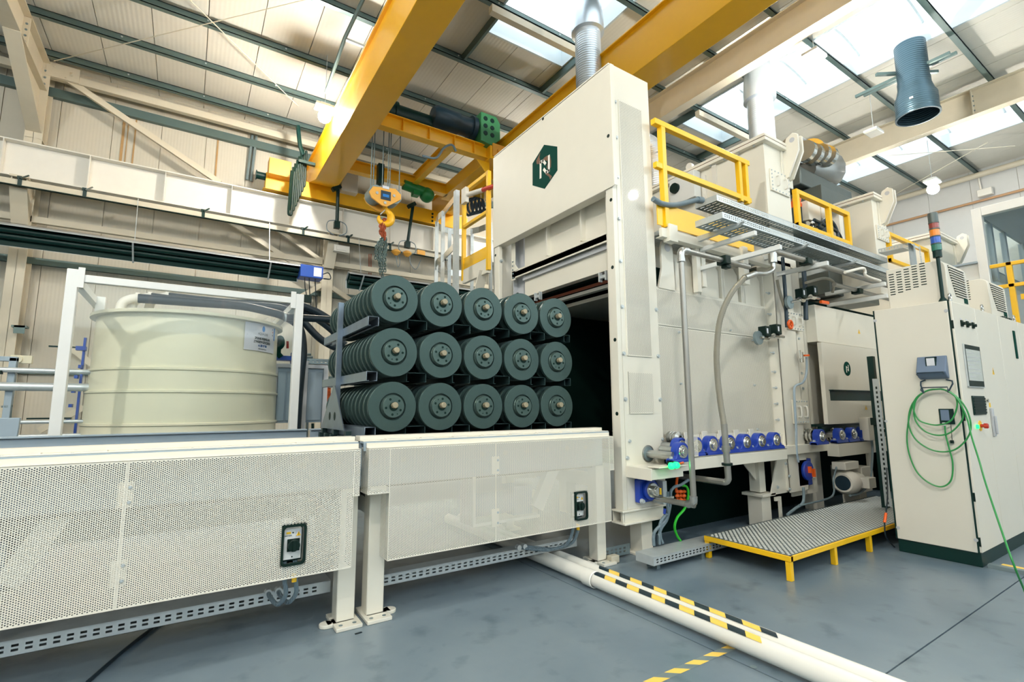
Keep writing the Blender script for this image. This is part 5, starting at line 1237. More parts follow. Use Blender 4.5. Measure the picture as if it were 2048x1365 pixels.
for n, (p0, y_, r_p, x1, lbl, m_) in enumerate((((1546, 502), 2.6, .03, 8.3, 'thick steel pipe running level from the hose fitting to the cabinet', 'pipe'), ((1668, 569), 2.72, .026, 8.3, 'thinner steel pipe below the thick one, ending at a black clamp', 'pipe'))):
    q = P(*p0, Y=y_)
    t = thing('steel_pipe', lbl, 'pipe', (q.x, y_, q.z))
    build('pipe_run', MB().cyl((q.x, y_, q.z), (x1, y_, q.z), r_p, 14), m_, t)
    mb = MB(); c_ = P(1612, 530, Y=y_).x if n == 0 else P(1713, 572, Y=y_).x
    build('pipe_clamp', MB().box(c_-.05, c_+.05, y_-.05, y_+.05, q.z-.045, q.z+.02), 'black', t, bevel=.006)
q = [P(*p, Y=2.5) for p in ((1690, 545), (1724, 537), (1730, 543), (1732, 552), (1760, 562))]
tag(build('thin_elbow_pipe', MB().tube(smooth(q, 5), .017, 10), 'steelwhite'), 'thin pale pipe with an elbow under the lower overhead tray', 'pipe')
# gas trains: black valve actuators, round flanges and yellow cocks
def valve(p, s):
    return MB().box(p.x-.042*s, p.x+.042*s, p.y-.04*s, p.y+.04*s, p.z-.05*s, p.z+.05*s)
for n, (fl_p, v1, v2, cock, lbl) in enumerate((((1519, 676), (1529, 664), (1551, 660), (1577, 650), 'lower gas valve set with two black actuators and an orange wheel'), ((1581, 605), (1602, 588), (1624, 583), (1647, 606), 'upper gas valve set with two black actuators and an orange lever'))):
    Y_ = 2.95 if n == 0 else 2.86
    f_ = P(*fl_p, Y=Y_)
    t = thing('valve_set', lbl, 'valve', f_)
    build('flange', MB().cyl(f_+Vector((0, .0, 0)), f_+Vector((0, .03, 0)), .075, 20), 'galvdark', t)
    a, b = P(*v1, Y=Y_), P(*v2, Y=Y_)
    build('pipe', MB().tube([f_, (a.x, Y_, a.z-.07), (b.x, Y_, b.z-.07), (b.x+.16, Y_, b.z-.07)], .016, 10).cyl((a.x-.05, Y_, a.z-.07), (a.x+.05, Y_, a.z-.07), .028, 8).cyl((b.x-.05, Y_, b.z-.07), (b.x+.05, Y_, b.z-.07), .028, 8), 'chrome', t)
    for p in (a, b):
        v = build('actuator', valve(p, 1.15), 'black', t, bevel=.008)
        build('label', MB().box(p.x-.035, p.x-.008, Y_-.048, Y_-.046, p.z-.025, p.z+.03), 'label', v)
    q = P(*cock, Y=Y_-.02)
    if n == 0:
        mb = MB().tube([(q.x+.045*math.cos(a_), Y_-.04, q.z+.045*math.sin(a_)) for a_ in [2*PI*k/14 for k in range(14)]], .014, 8, closed=True)
        for k in range(3): mb.bar((q.x, Y_-.04, q.z), (q.x+.045*math.cos(2.1*k), Y_-.04, q.z+.045*math.sin(2.1*k)), .012, .012)
    else: mb = MB().bar((q.x-.09, Y_-.03, q.z), (q.x+.09, Y_-.03, q.z+.005), .03, .035)
    build('hand_wheel', mb, 'orange', t)
    up = [P(*p, Y=Y_) for p in (((1573, 650), (1572, 625), (1561, 590), (1554, 560)) if n == 0 else ((1665, 585), (1667, 565), (1648, 557), (1612, 566)))]
    build('flex_tube', MB().tube(smooth(up, 6), .017, 10), 'braid', t)
t = thing('sample_cock', 'small brass cock with an orange lever and clear hose on the bolted column', 'valve', P(1605, 710, Y=2.95))
q = P(1603, 715, Y=2.95)
build('body', MB().cyl(q+Vector((0, 0, -.06)), q+Vector((0, 0, .06)), .022, 12).cyl(q+Vector((-.03, 0, -.02)), q+Vector((-.03, 0, .08)), .012, 8), 'chrome', t)
build('lever', MB().bar(q+Vector((.02, -.02, .02)), q+Vector((.11, -.03, .025)), .02, .02), 'orange', t)
hp = [P(*p, Y=2.95) for p in ((1613, 715), (1613, 745), (1606, 765), (1590, 774), (1589, 800), (1592, 850), (1593, 900), (1597, 925))]
build('hose', MB().tube(smooth(hp, 6), .013, 8), 'bluegrey', t)
q = [P(*p, Y=2.93) for p in ((1565, 515), (1570, 580), (1574, 655))]
tag(build('dark_riser_pipe', MB().tube(q, .02, 10), 'motor'), 'dark upright riser pipe in front of the bolted column', 'pipe')
q = [P(*p, Y=2.93) for p in ((1606, 525), (1610, 570), (1612, 640))]
tag(build('dark_riser_pipe', MB().tube(q, .026, 10), 'motor'), 'dark upright riser pipe between the two upper black actuators', 'pipe')
# conduit from the portal to the upper tray
q = [P(*p, Y=2.97) for p in ((1306, 398), (1325, 408), (1352, 410), (1395, 400))]
tag(build('flexible_conduit', MB().tube(smooth(q, 8), .026, 12).cyl(q[-1], P(1404, 401, Y=2.97), .035, 12), 'corr'), 'grey conduit sagging from the portal to the higher overhead tray', 'conduit')
# fan unit between the hopper boxes
FYY = 3.9
def Fp(a, b, Y=FYY): return P(1540+a/4.877, 240+b/4.877, Y=Y)
t = thing('circulation_fan', 'grey circulation fan with round motor, casing and cables behind the short railing', 'fan', (7.6, FYY, 3.0))
a, b, c = Fp(205, 260), Fp(390, 370), Fp(590, 480)
d_ = (b-a).normalized()
build('duct_pipe', MB().tube([a, b], .2, 22), 'fan', t)
build('coupling', MB().tube([b-d_*.1, b+d_*.02], .3, 22).tube([b+d_*.15, b+d_*.25], .3, 22).tube([b, b+d_*.55], .22, 20), 'chrome', t)
ca = Fp(440, 430); m0, m1 = Fp(200, 540), Fp(590, 490)
build('casing', MB().tube([Fp(330, 480), Fp(430, 490), Fp(540, 500), Fp(600, 470)], [.2, .33, .33, .22], 14), 'fan', t, angle=25)
build('casing_box', MB().box(a.x-.2, a.x+1.6, FYY-.2, FYY+.6, Fp(300, 720).z, Fp(300, 560).z), 'fandark', t, bevel=.02)
for u_, v_ in ((330, 300), (400, 330), (470, 330), (540, 350)):
    e_f = Fp(u_, v_, 3.6); build('clamp_ring', MB().tube([e_f, e_f+d_*.09], .17, 12), 'chrome', t)
build('duct_elbow', MB().tube(smooth([Fp(590, 620), Fp(560, 560), Fp(480, 640), Fp(450, 720)], 6), .18, 16), 'chrome', t)
build('fan_frame', MB().box(Fp(250, 800).x, Fp(650, 900).x+.3, 3.5, 4.3, 3.0, Fp(300, 740).z), 'fandark', t, bevel=.01)
q = Fp(270, 850, 3.3); build('orange_valve', MB().cyl((q.x-.1, 3.3, q.z), (q.x+.06, 3.3, q.z), .075, 14).sphere((q.x-.02, 3.3, q.z+.1), .06), 'orange', t)
q = Fp(260, 930, 3.3); build('blue_valve', MB().cyl((q.x, 3.3, q.z-.12), (q.x, 3.3, q.z+.1), .07, 14), 'motor', t)
q = Fp(400, 910, 3.2); build('terminal_box', MB().box(q.x-.17, q.x+.17, 3.15, 3.3, q.z-.14, q.z+.14).box(q.x+.2, q.x+.36, 3.15, 3.3, q.z-.05, q.z+.2), 'steelwhite', t, bevel=.01)
q = Fp(420, 1010, 3.2); build('fittings', MB().cyl((q.x-.06, 3.2, q.z-.08), (q.x-.06, 3.2, q.z+.1), .05, 12).cyl((q.x-.18, 3.2, q.z-.05), (q.x+.14, 3.2, q.z-.05), .045, 12).cyl((q.x+.1, 3.2, q.z-.16), (q.x+.1, 3.2, q.z+.06), .03, 10), 'chrome', t)
mb = MB()
for pts in (((430, 975), (520, 1020), (640, 1080), (690, 1150), (690, 1200)), ((500, 1070), (480, 1030), (540, 970), (610, 1000), (655, 1090), (665, 1190)), ((490, 1085), (545, 1050), (555, 980))):
    mb.tube(smooth([Fp(u, v, 3.1) for u, v in pts], 6), .022, 8)
build('cables', mb, 'motor', t)
q = Fp(700, 1040, 3.3); build('white_stand', MB().box(q.x-.06, q.x+.06, 3.3, 3.4, q.z-.3, q.z+.2).box(q.x-.3, q.x+.1, 3.3, 3.4, q.z+.2, q.z+.3), 'steelwhite', t)

# ================================================================== control cabinet
KX, KY0, KY1, KZ = 5.42, 1.41, 1.99, 2.19
t = thing('control_cabinet', 'tall cream control cabinet on a black plinth with a touch screen', 'cabinet', (6.6, 1.7, 0))
CAB = t
build('plinth', MB().box(KX+.015, 8.4, KY0+.01, KY1-.01, 0, .11), 'blackmetal', t, bevel=.004)
build('end_panel', MB().box(KX, KX+.02, KY0+.025, KY1-.012, .11, KZ), 'cab', t, bevel=.006)
build('frame_edge', MB().box(KX+.005, KX+.03, KY1-.012, KY1, .11, KZ).box(KX+.004, KX+.02, KY0+.013, KY0+.026, .11, KZ-.005), 'blackmetal', t)
build('carcass', MB().box(KX+.02, 8.4, KY0+.02, KY1, .11, KZ-.004), 'cab', t, bevel=.004)
dxs = [KX+.004, 6.03, 6.72, 7.45, 8.4]
doors = []
for a, b in zip(dxs, dxs[1:]):
    doors.append(build('door', MB().box(a+.002, b-.003, KY0-.002, KY0+.018, .115, KZ-.006), 'cab', t, bevel=.005))
mb = MB()
for (a, b) in ((1750, 642), (1892, 622), (1796, 1056), (1952, 1081)): bolt(mb, P(a, b, X=KX), (-1,0,0), .011, .006)
bolt(mb, P(1772, 843, X=KX), (-1,0,0), .009, .006)
build('bolts', mb, 'panelgrey', t)
for z in (1.98, .55, 1.2, .2): build('hinge', MB().box(KX+.0, KX+.012, KY0+.0, KY0+.012, z-.035, z+.035), 'black', t)
# three selector switches, touch screen, key panel, e-stop on the first door
mb = MB()
d0 = doors[0]; YD = KY0-.002
def Kp(a, b): return P(1780+a/4.265, 640+b/4.265, Y=YD)
for a in (608, 655, 703):
    q = Kp(a, 34 if a < 650 else (42 if a < 700 else 52)); s_ = build('selector_switch', MB().box(q.x-.022, q.x+.022, YD-.012, YD, q.z-.025, q.z+.03).cyl((q.x, YD-.012, q.z), (q.x, YD-.03, q.z), .014, 12), 'black', d0, bevel=.002)
    build('switch_tag', MB().box(q.x-.02, q.x+.02, YD-.002, YD, q.z+.038, q.z+.048), 'label', d0)
def Kq(y, *pts): return [P(1780+a/4.265, 640+b/4.265, Y=y) for a, b in pts]
c = Kq(YD, (613, 208), (750, 232), (793, 570), (665, 572))
sx0, sx1 = (c[0].x+c[3].x)/2, (c[1].x+c[2].x)/2; sz1, sz0 = (c[0].z+c[1].z)/2, (c[2].z+c[3].z)/2
hm = build('touch_panel', MB().box(sx0, sx1, YD-.012, YD, sz0, sz1), 'black', d0, bevel=.004)
build('touch_screen', MB().box(sx0+.02, sx1-.02, YD-.0135, YD-.012, sz0+.05, sz1-.04), 'screen', hm)
build('bezel', MB().box(sx0-.006, sx0, YD-.013, YD, sz0-.004, sz1+.004).box(sx0-.006, sx1+.006, YD-.013, YD, sz0-.008, sz0), 'galv', hm)
mb = MB(); w = sx1-sx0-.06
for k in range(7): mb.box(sx0+.03, sx0+.03+w*(.9 if k % 3 else .5), YD-.0142, YD-.0136, sz0+.08+.035*k, sz0+.086+.035*k)
build('screen_lines', mb, 'panelgrey', hm)
c = Kq(YD, (692, 648), (795, 652), (812, 808), (712, 815))
kx0, kx1, kz1, kz0 = (c[0].x+c[3].x)/2, (c[1].x+c[2].x)/2, (c[0].z+c[1].z)/2, (c[2].z+c[3].z)/2
mb = MB().box(kx0, kx1, YD-.01, YD, kz0, kz1)
kp_ = build('card_holder', mb, 'blackmetal', d0, bevel=.003)
for k in range(6):
    z = kz0+.01+(kz1-kz0-.02)*k/6; build('slat', MB().box(kx0+.006, kx1-.006, YD-.016, YD-.01, z, z+(kz1-kz0-.02)/6-.005), 'black', kp_)
q = Kp(815, 690); build('toggle', MB().cyl((q.x, YD, q.z), (q.x, YD-.02, q.z), .016, 12), 'chrome', d0)
q = Kp(738, 912); build('green_button', MB().cyl((q.x, YD, q.z), (q.x, YD-.016, q.z), .018, 14), 'green_on', d0)
q = Kp(768, 905); build('estop_plate', MB().cyl((q.x, YD, q.z), (q.x, YD-.004, q.z), .045, 20), 'warn', d0)
build('estop_button', MB().lathe([(.014, 0), (.014, -.02), (.022, -.024), (.022, -.045), (.018, -.05), (0, -.05)], (q.x, YD-.004, q.z), 'Y', 18), 'red', d0)
q = Kp(880, 440); build('warning_triangle', MB().prism([(q.x-.03, q.z-.03), (q.x+.03, q.z-.03), (q.x, q.z+.035)], 'Y', YD-.001, YD), 'warn', doors[1] if q.x > 6.03 else d0)
build('warning_mark', MB().box(q.x-.003, q.x+.003, YD-.002, YD-.001, q.z-.012, q.z+.014), 'ink', doors[1] if q.x > 6.03 else d0)
q = Kp(868, 860); hdl = build('door_handle', MB().box(q.x-.022, q.x+.022, YD-.018, YD, q.z-.14, q.z+.11).box(q.x-.01, q.x+.01, YD-.035, YD-.018, q.z-.12, q.z+.04), 'panelgrey', doors[0], bevel=.004)
build('handle_tag', MB().box(q.x-.02, q.x+.02, YD-.002, YD, q.z+.12, q.z+.16), 'warn', doors[0])
c = Kq(YD, (1050, 95), (1143, 120), (1150, 350), (1085, 325))
build('window', MB().box(c[0].x+.03, 7.2, YD-.008, YD, (c[2].z+c[3].z)/2, (c[0].z+c[1].z)/2), 'logogreen', doors[2], bevel=.003)
build('door_handle', MB().box(7.38, 7.42, YD-.018, YD, 1.0, 1.28), 'panelgrey', doors[2], bevel=.004)
q = P(1905, 855, X=KX)
# cooling units on the roof
def Rz(a, b, **k): return P(1700+a/4.549, 400+b/4.549, **k)
def aircon(lbl, x0, x1, y0, y1, z0, z1, g):
    t = thing('cooling_unit', lbl, 'cooling unit', ((x0+x1)/2, (y0+y1)/2, z0), g)
    # body with a rounded front top edge
    prof = [(y1, z0), (y1, z1), (y0+.07, z1)]+[(y0+.07-.07*math.sin(a), z1-.07+.07*math.cos(a)) for a in [PI/2*k/5 for k in range(1, 6)]]+[(y0, z0)]
    build('casing', MB().prism(prof, 'X', x0, x1), 'cab', t, bevel=.008)
    mb = MB(); W_ = y1-y0; H_ = z1-z0
    # slots in the end face: five columns of stacked slots
    for i in range(5):
        for j in range(9):
            yc = y1-.04-W_*.135*i; zc2 = z0+H_*.36+H_*.062*j+.012*i
            mb.box(x0-.0012, x0+.001, yc-W_*.045, yc+W_*.045, zc2, zc2+.009)
    build('vent_slots', mb, 'black', t)
    # curved louvre opening in the front face: each blade is its own piece
    gx0, gx1 = x0+(x1-x0)*.10, x0+(x1-x0)*.88
    gz0, gz1 = z0+H_*.18, z1-.05
    n = 13
    dk = []
    for k in range(n):
        u = k/(n-1); zc2 = gz1+(gz0-gz1)*u
        xa = gx0+(gx1-gx0)*.30*max(0, u*1.15-.1)**1.2; xb = gx1-(gx1-gx0)*.06*(1-u)**2
        dk.append((xa, xb, zc2))
    mb = MB().prism([(d[0], d[2]) for d in dk]+[(d[1], d[2]) for d in reversed(dk)], 'Y', y0-.0015, y0+.002)
    gr = build('louvre_opening', mb, 'black', t)
    for k in range(n-1):
        (a0, b0, c0), (a1, b1, c1) = dk[k], dk[k+1]
        build('louvre', MB().bar((min(a0, a1), y0-.006, (c0+c1)/2), (max(b0, b1), y0-.006, (c0+c1)/2), .008, (c0-c1)*.42, (0, 0, 1)), 'cab', t)
    build('display', MB().box(x0+(x1-x0)*.72, x0+(x1-x0)*.9, y0-.004, y0, z0+.03, z0+.075), 'logogreen', t)
    return t
aircon('cream cooling unit on the cabinet roof beside the signal beacon', 5.52, 6.05, 1.44, 1.885, KZ, 2.58, 'cooling units on the cabinet')
q = Rz(1065, 880, Y=1.85); aircon('farther cream cooling unit on the cabinet roof, beyond the first', 6.72, 7.3, 1.44, 1.885, KZ, 2.58, 'cooling units on the cabinet')
for n, (a, b) in enumerate(((878, 872), (1207, 992), (1500, 1105))):
    q = Rz(a, b, Y=1.425)
    q = Vector((KX+.05, 1.425, KZ)) if n == 0 else Vector((q.x, 1.43, KZ))
    build('lifting_eye', MB().tube([(q.x+.022*math.cos(w), q.y, q.z+.04+.024*math.sin(w)) for w in [2*PI*k/12 for k in range(12)]], .008, 8, closed=True).cyl(q, q+Vector((0, 0, .016)), .016, 12), 'chrome', CAB)
for k in range(3): build('roof_clip', MB().box(6.95+.12*k, 7.02+.12*k, KY0+.0, KY0+.03, KZ-.005, KZ+.01), 'blackmetal', CAB)
# beacon
bq = P(1883, 601, X=5.62); bx0, by0 = 5.455, P(1886, 601, X=5.455).y
t = thing('signal_beacon', 'tall beacon with red, amber, blue and green lenses on a dark pole', 'beacon', (bx0, by0, KZ))
ps = [P(1885, 600, X=bx0), P(1868, 515, X=bx0), P(1857, 430, X=bx0)]
zb1 = P(1868, 517, X=bx0).z; ztop = P(1857, 429, X=bx0).z
build('pole', MB().cyl((bx0, by0, KZ), (bx0, by0, zb1), .014, 14).lathe([(.032, 0), (.03, .012), (.016, .035), (.014, .04)], (bx0, by0, KZ), 'Z', 16), 'blackmetal', t)
hgt = ztop-zb1; R = .036; seq = [('base_ring', 'blackmetal', 0, .15), ('lens', 'greenlens', .15, .29), ('band', 'fandark', .29, .315), ('lens', 'bluelens', .315, .455), ('band', 'fandark', .455, .48), ('lens', 'amberlens', .48, .62), ('band', 'fandark', .62, .65), ('lens', 'redlens', .65, .765), ('band', 'fandark', .765, .79), ('cap', 'fandark', .79, 1.0)]
for nm, m_, a, b in seq:
    rr = R*1.06 if nm in ('band',) else (R*.9 if nm == 'base_ring' else R)
    build(nm, MB().lathe([(0, 0), (rr, 0), (rr, (b-a)*hgt), (0, (b-a)*hgt)], (bx0, by0, zb1+a*hgt), 'Z', 22), m_, t, bevel=.002)
# slate hose holder with hook frame, service socket, green cable
def Kx(a, b, X=KX): return P(1780+a/4.265, 640+b/4.265, X=X)
t = thing('cable_holder', 'slate blue plastic holder with wire hooks fixed on the cabinet end panel', 'holder', Kx(370, 480))
c = [Kx(*p) for p in ((245, 322), (495, 303), (500, 490), (245, 470))]
ya, yb = (c[0].y+c[3].y)/2, (c[1].y+c[2].y)/2; za, zb_ = (c[2].z+c[3].z)/2, (c[0].z+c[1].z)/2
bd = build('body', MB().prism([(KX, za-.03), (KX-.05, za-.01), (KX-.085, za+.03), (KX-.02, zb_), (KX, zb_)], 'Y', yb, ya), 'greyplastic', t, bevel=.006)
q = Kx(368, 365); build('window', MB().box(KX-.062, KX-.03, q.y-.028, q.y+.028, q.z-.03, q.z+.035), 'label', bd)
build('window_frame', MB().box(KX-.06, KX-.025, q.y-.036, q.y-.028, q.z-.035, q.z+.045).box(KX-.06, KX-.025, q.y+.028, q.y+.036, q.z-.035, q.z+.045).box(KX-.06, KX-.025, q.y-.036, q.y+.036, q.z+.035, q.z+.045), 'blackmetal', bd)
def wire(pts, X0, r=.0045):
    return [Kx(a, b, X0+dx_) for a, b, dx_ in pts]
build('hook', MB().tube(wire(((300, 515, 0), (262, 530, -.03), (262, 560, -.05), (290, 628, -.06)), KX-.01), .006, 8).tube(wire(((480, 512, 0), (530, 522, -.03), (535, 545, -.05), (495, 622, -.06)), KX-.01), .006, 8).tube(wire(((290, 628, 0), (262, 600, 0), (265, 580, 0), (490, 574, 0), (495, 600, 0), (495, 622, 0)), KX-.07), .005, 8), 'motor', t)
build('hook', MB().tube(wire(((240, 478, 0), (228, 470, 0), (230, 455, 0), (455, 445, 0), (458, 465, 0)), KX-.09), .004, 8), 'motor', t)
t = thing('service_socket', 'square blue grey service socket under the hose holder on the cabinet', 'socket', Kx(485, 890))
c = [Kx(*p) for p in ((415, 762), (543, 757), (557, 890), (432, 892))]
ya, yb = (c[0].y+c[3].y)/2, (c[1].y+c[2].y)/2; za, zb_ = (c[2].z+c[3].z)/2, (c[0].z+c[1].z)/2
build('frame', MB().box(KX-.012, KX, yb, ya, za, zb_), 'blackmetal', t, bevel=.003)
build('flap', MB().box(KX-.016, KX-.012, yb+.03, ya-.012, za+.03, zb_-.01), 'greyplastic', t, bevel=.002)
q = Kx(468, 897); build('plug', MB().cyl((KX-.02, q.y, q.z-.012), (KX-.02, q.y, q.z+.02), .011, 12), 'white2', t)
q = Kx(533, 1040); build('cap', MB().cyl((KX-.012, q.y, q.z-.014), (KX-.012, q.y, q.z+.012), .013, 10).tube([(KX-.004, q.y, q.z), (KX-.004, Kx(520, 890).y, za)], .002, 5), 'black', t)
loops = [[(430, 592), (330, 600), (230, 660), (198, 745), (240, 850), (330, 890), (420, 897), (520, 860), (570, 750), (560, 660), (500, 610), (430, 592)],
         [(440, 590), (310, 610), (220, 690), (210, 840), (290, 945), (400, 985), (510, 965), (600, 880), (625, 800), (590, 690), (520, 620), (440, 592)],
         [(440, 588), (300, 612), (190, 720), (158, 880), (210, 1010), (320, 1095), (440, 1127), (560, 1105), (660, 1010), (690, 900), (650, 760), (560, 650), (450, 592)],
         [(450, 590), (320, 606), (215, 680), (165, 830), (145, 1000), (165, 1150), (230, 1300), (330, 1390), (440, 1425), (520, 1370), (535, 1230), (505, 1100), (475, 980), (468, 905)]]
t = thing('green_cable', 'loops of green cable hung on the hooks of the cabinet', 'cable', Kx(430, 1400))
for i, lp in enumerate(loops):
    X0 = KX-.06+.006*i
    build('loop', MB().tube(smooth([Kx(a, b, X0) for a, b in lp], 8), .0062, 8), 'greencable', t)
fr = [(500, 612), (560, 660), (610, 740), (660, 850), (700, 1010), (760, 1200), (830, 1440)]
pts = [Kx(a, b, KX-.07) for a, b in fr[:4]]+[P(1780+a/4.265, 640+b/4.265, X=KX-.07-.12*(i+1)) for i, (a, b) in enumerate(fr[4:])]+[P(2020, 1110, Z=.35), P(2050, 1185, Z=.1)]
build('loose_end', MB().tube(smooth(pts, 8), .0062, 8), 'greencable', t)
# dark post and slotted strip between the furnace and the cabinet
a, b = P(1734, 714, X=6.4), P(1772, 940, X=6.4)
t = thing('light_barrier', 'tall black light barrier post behind the cabinet end panel', 'post', (6.4, a.y, .2))
build('post', MB().box(6.37, 6.43, (a.y+b.y)/2-.03, (a.y+b.y)/2+.03, .2, a.z), 'blackmetal', t, bevel=.003)
build('clamp', MB().box(6.34, 6.44, (a.y+b.y)/2-.045, (a.y+b.y)/2+.045, 1.08, 1.16), 'black', t, bevel=.004)
q = P(1755, 800, X=6.2); b2 = P(1752, 758, X=6.2); mb = MB()
mb.slots((6.2, q.y+.03, .25), (0,-1,0), (0,0,1), .06, b2.z-.25, ([(.022, .038)], [(.02+.05*i, .02+.05*i+.026) for i in range(int((b2.z-.3)/.05))]))
build('slotted_strip', mb, 'galv', t, shade=False)
q = P(1770, 1035, Y=2.02); build('orange_plug', MB().tube([P(1772, 1027, Y=2.05), P(1769, 1046, Y=2.05)], .012, 10), 'orange', t)
build('plug_lead', MB().tube(smooth([P(1773, 930, X=6.3), P(1775, 990, Y=2.06), P(1772, 1027, Y=2.05)], 6), .006, 6).tube(smooth([P(1769, 1046, Y=2.05), P(1772, 1075, Y=2.05), P(1790, 1096, Y=2.05)], 6), .006, 6), 'rubber', t)
q = P(1985, 1130, Z=.03)
tag(build('floor_rail', MB().box(5.46, 5.52, .3, 1.395, 0, .03).box(5.52, 5.6, .3, 1.38, 0, .008), ['galvdark']), 'flat metal floor strip running out from the cabinet plinth', 'floor strip')
tag(build('yellow_floor_mark', MB().box(5.62, 5.7, .3, 1.36, .0005, .002), ['tapeyel']), 'worn yellow floor mark beside the metal strip at the cabinet', 'floor mark')

# ================================================================== yellow tread plate platform
fx0, fx1, fy0, fy1, fz = 3.845, 7.2, 2.10, 2.835, .185
t = thing('tread_platform', 'low yellow framed platform topped with bright diamond tread plate', 'platform', ((fx0+fx1)/2, (fy0+fy1)/2, 0))
build('tread_plate', MB().box(fx0+.004, fx1, fy0+.004, fy1-.004, fz-.006, fz), 'treadbase', t)
mb = MB(); px_s, py_s = .052, .0435
ni, nj = int((fx1-fx0)/px_s), int((fy1-fy0)/py_s)
for i in range(ni):
    for j in range(nj*2):
        x = fx0+.03+px_s*(i+(.5 if j % 2 else 0)); y = fy0+.022+py_s*.5*j
        if x > fx1-.02 or y > fy1-.02: continue
        a, b = .0195, .0125
        mb.add([(x-a, y, fz), (x, y-b, fz), (x+a, y, fz), (x, y+b, fz), (x-a*.6, y, fz+.003), (x, y-b*.6, fz+.003), (x+a*.6, y, fz+.003), (x, y+b*.6, fz+.003)], [(4,5,6,7), (0,1,5,4), (1,2,6,5), (2,3,7,6), (3,0,4,7)])
build('raised_treads', mb, 'tread', t, shade=False)
build('frame', MB().box(fx0, fx1, fy0-.006, fy0+.034, fz-.045, fz-.004).box(fx0-.006, fx0+.034, fy0-.006, fy1, fz-.045, fz-.004).box(fx0, fx1, fy1-.034, fy1, fz-.045, fz-.004), 'railyellow', t, bevel=.003)
for (x, y) in ((fx0, fy0), (4.53, fy0), (5.18, fy0), (5.9, fy0), (6.6, fy0), (fx0, fy1-.04), (4.53, fy1-.04), (5.9, fy1-.04)):
    build('leg', MB().box(x, x+.04, y, y+.04, 0, fz-.045), 'railyellow', t, bevel=.003)
# covered cable duct on the floor leading to the platform, stub tube, hinge tray
c = [P(1100+a/5.689, 950+b/5.689, Z=.12) for a, b in ((975, 880), (1180, 945))]
slot_tray('floor_cable_duct', 'covered galvanised cable duct beside the tread plate platform', c[1].x, fx0+1.6, c[1].y, c[0].y, .055, .12, 'galv', .045, cover=True)
build('duct_foot', MB().box(c[1].x+.62, c[1].x+.66, c[1].y+.02, c[0].y-.02, 0, .055), 'galvdark', D.objects['floor_cable_duct'])
build('duct_foot', MB().box(c[1].x+.1, c[1].x+.14, c[1].y+.06, c[0].y-.02, 0, .055), 'galvdark', D.objects['floor_cable_duct'])
a, b = P(1222, 1122, Z=.02), P(1270, 1110, Z=.02)
tag(build('square_tube_stub', MB().box(a.x-.02, c[1].x-.02, a.y-.03, a.y+.03, 0, .06), 'steelpaint', bevel=.006), 'short square tube lying on the floor at the end of the covered duct', 'tube')
a = P(1252, 1100, Z=.1)
tag(build('tray_hinge_piece', MB().slots((a.x-.15, a.y+.1, .02), (1,0,0), (0,0,1), .3, .09, ([(.02+.05*i, .02+.05*i+.026) for i in range(5)], [(.025, .04), (.052, .067)])).box(a.x-.15, a.x+.15, a.y+.1, a.y+.2, .02, .022), 'galvdark', shade=False), 'loose slotted tray joint on the floor behind the conveyor leg', 'tray joint')
# hoses and cables hanging from the bench by the portal
t = thing('service_conduits', 'grey conduits dropping from the portal foot to the covered floor duct', 'conduit', P(1320, 1080, Y=2.95))
def J(a, b, Y=2.95): return P(1180+a/4.266, 780+b/4.266, Y=Y)
for pts in (((840, 770), (770, 815), (720, 830), (690, 870), (688, 940), (680, 1010), (655, 1110), (610, 1180), (590, 1240), (592, 1320)), ((662, 870), (660, 960), (665, 1050), (640, 1120), (560, 1200), (542, 1260), (545, 1330)), ((650, 1060), (600, 1140), (600, 1250), (620, 1310))):
    build('conduit', MB().tube(smooth([J(*p) for p in pts], 6), .013, 10), 'corr', t)
build('manifold', MB().box(J(620, 780).x, J(640, 780).x+.02, 2.95, 3.05, J(640, 980).z, J(640, 780).z), 'galv', t)
build('clamp', MB().bar(J(635, 925), J(705, 915), .03, .02), 'chrome', t)
build('blue_fitting', MB().tube([J(638, 1015), J(634, 1060)], .012, 8), 'blue', t)
t = thing('orange_plug_bundle', 'bunch of orange plugs hanging in the dark under the roller bench', 'cable', J(770, 970))
for k in range(9):
    q = J(745+28*(k % 3), 870+36*(k//3), 3.02-.02*(k % 2)); build('plug', MB().sphere(q, .022, 8, 6, (1.2, .8, .8)), 'orange', t)
build('orange_lead', MB().tube([J(745, 745, 3.02), J(738, 800, 3.03), J(735, 870, 3.03)], .012, 6), 'orange', t)
t = tag(build('lime_cable', MB().tube(smooth([J(*p, 2.98) for p in ((775, 815), (825, 830), (838, 900), (810, 1010), (745, 1090), (722, 1170), (740, 1240), (772, 1290))], 7), .011, 8), 'grcable2'), 'bright green cable arching under the bench down to the floor duct', 'cable')
q = [P(*p, Y=2.8) for p in ((1740, 862), (1745, 900), (1740, 960), (1722, 985), (1700, 992))]
tag(build('motor_lead', MB().tube(smooth(q, 7), .014, 8), 'conduit'), 'grey lead from the bench junction box down to the geared motor', 'cable')
q = [P(*p, Y=2.9) for p in ((1675, 928), (1667, 960), (1668, 985), (1655, 998), (1600, 1012))]
tag(build('sensor_lead', MB().tube(smooth(q, 7), .01, 8), 'conduit'), 'thin grey lead beside the geared motor fan cowl', 'cable')
q = [P(*p, Y=2.92) for p in ((1607, 975), (1606, 1005), (1590, 1018), (1575, 1030))]
tag(build('column_lead', MB().tube(smooth(q, 7), .015, 8), 'conduit'), 'short grey hose at the foot of the bolted column', 'hose')

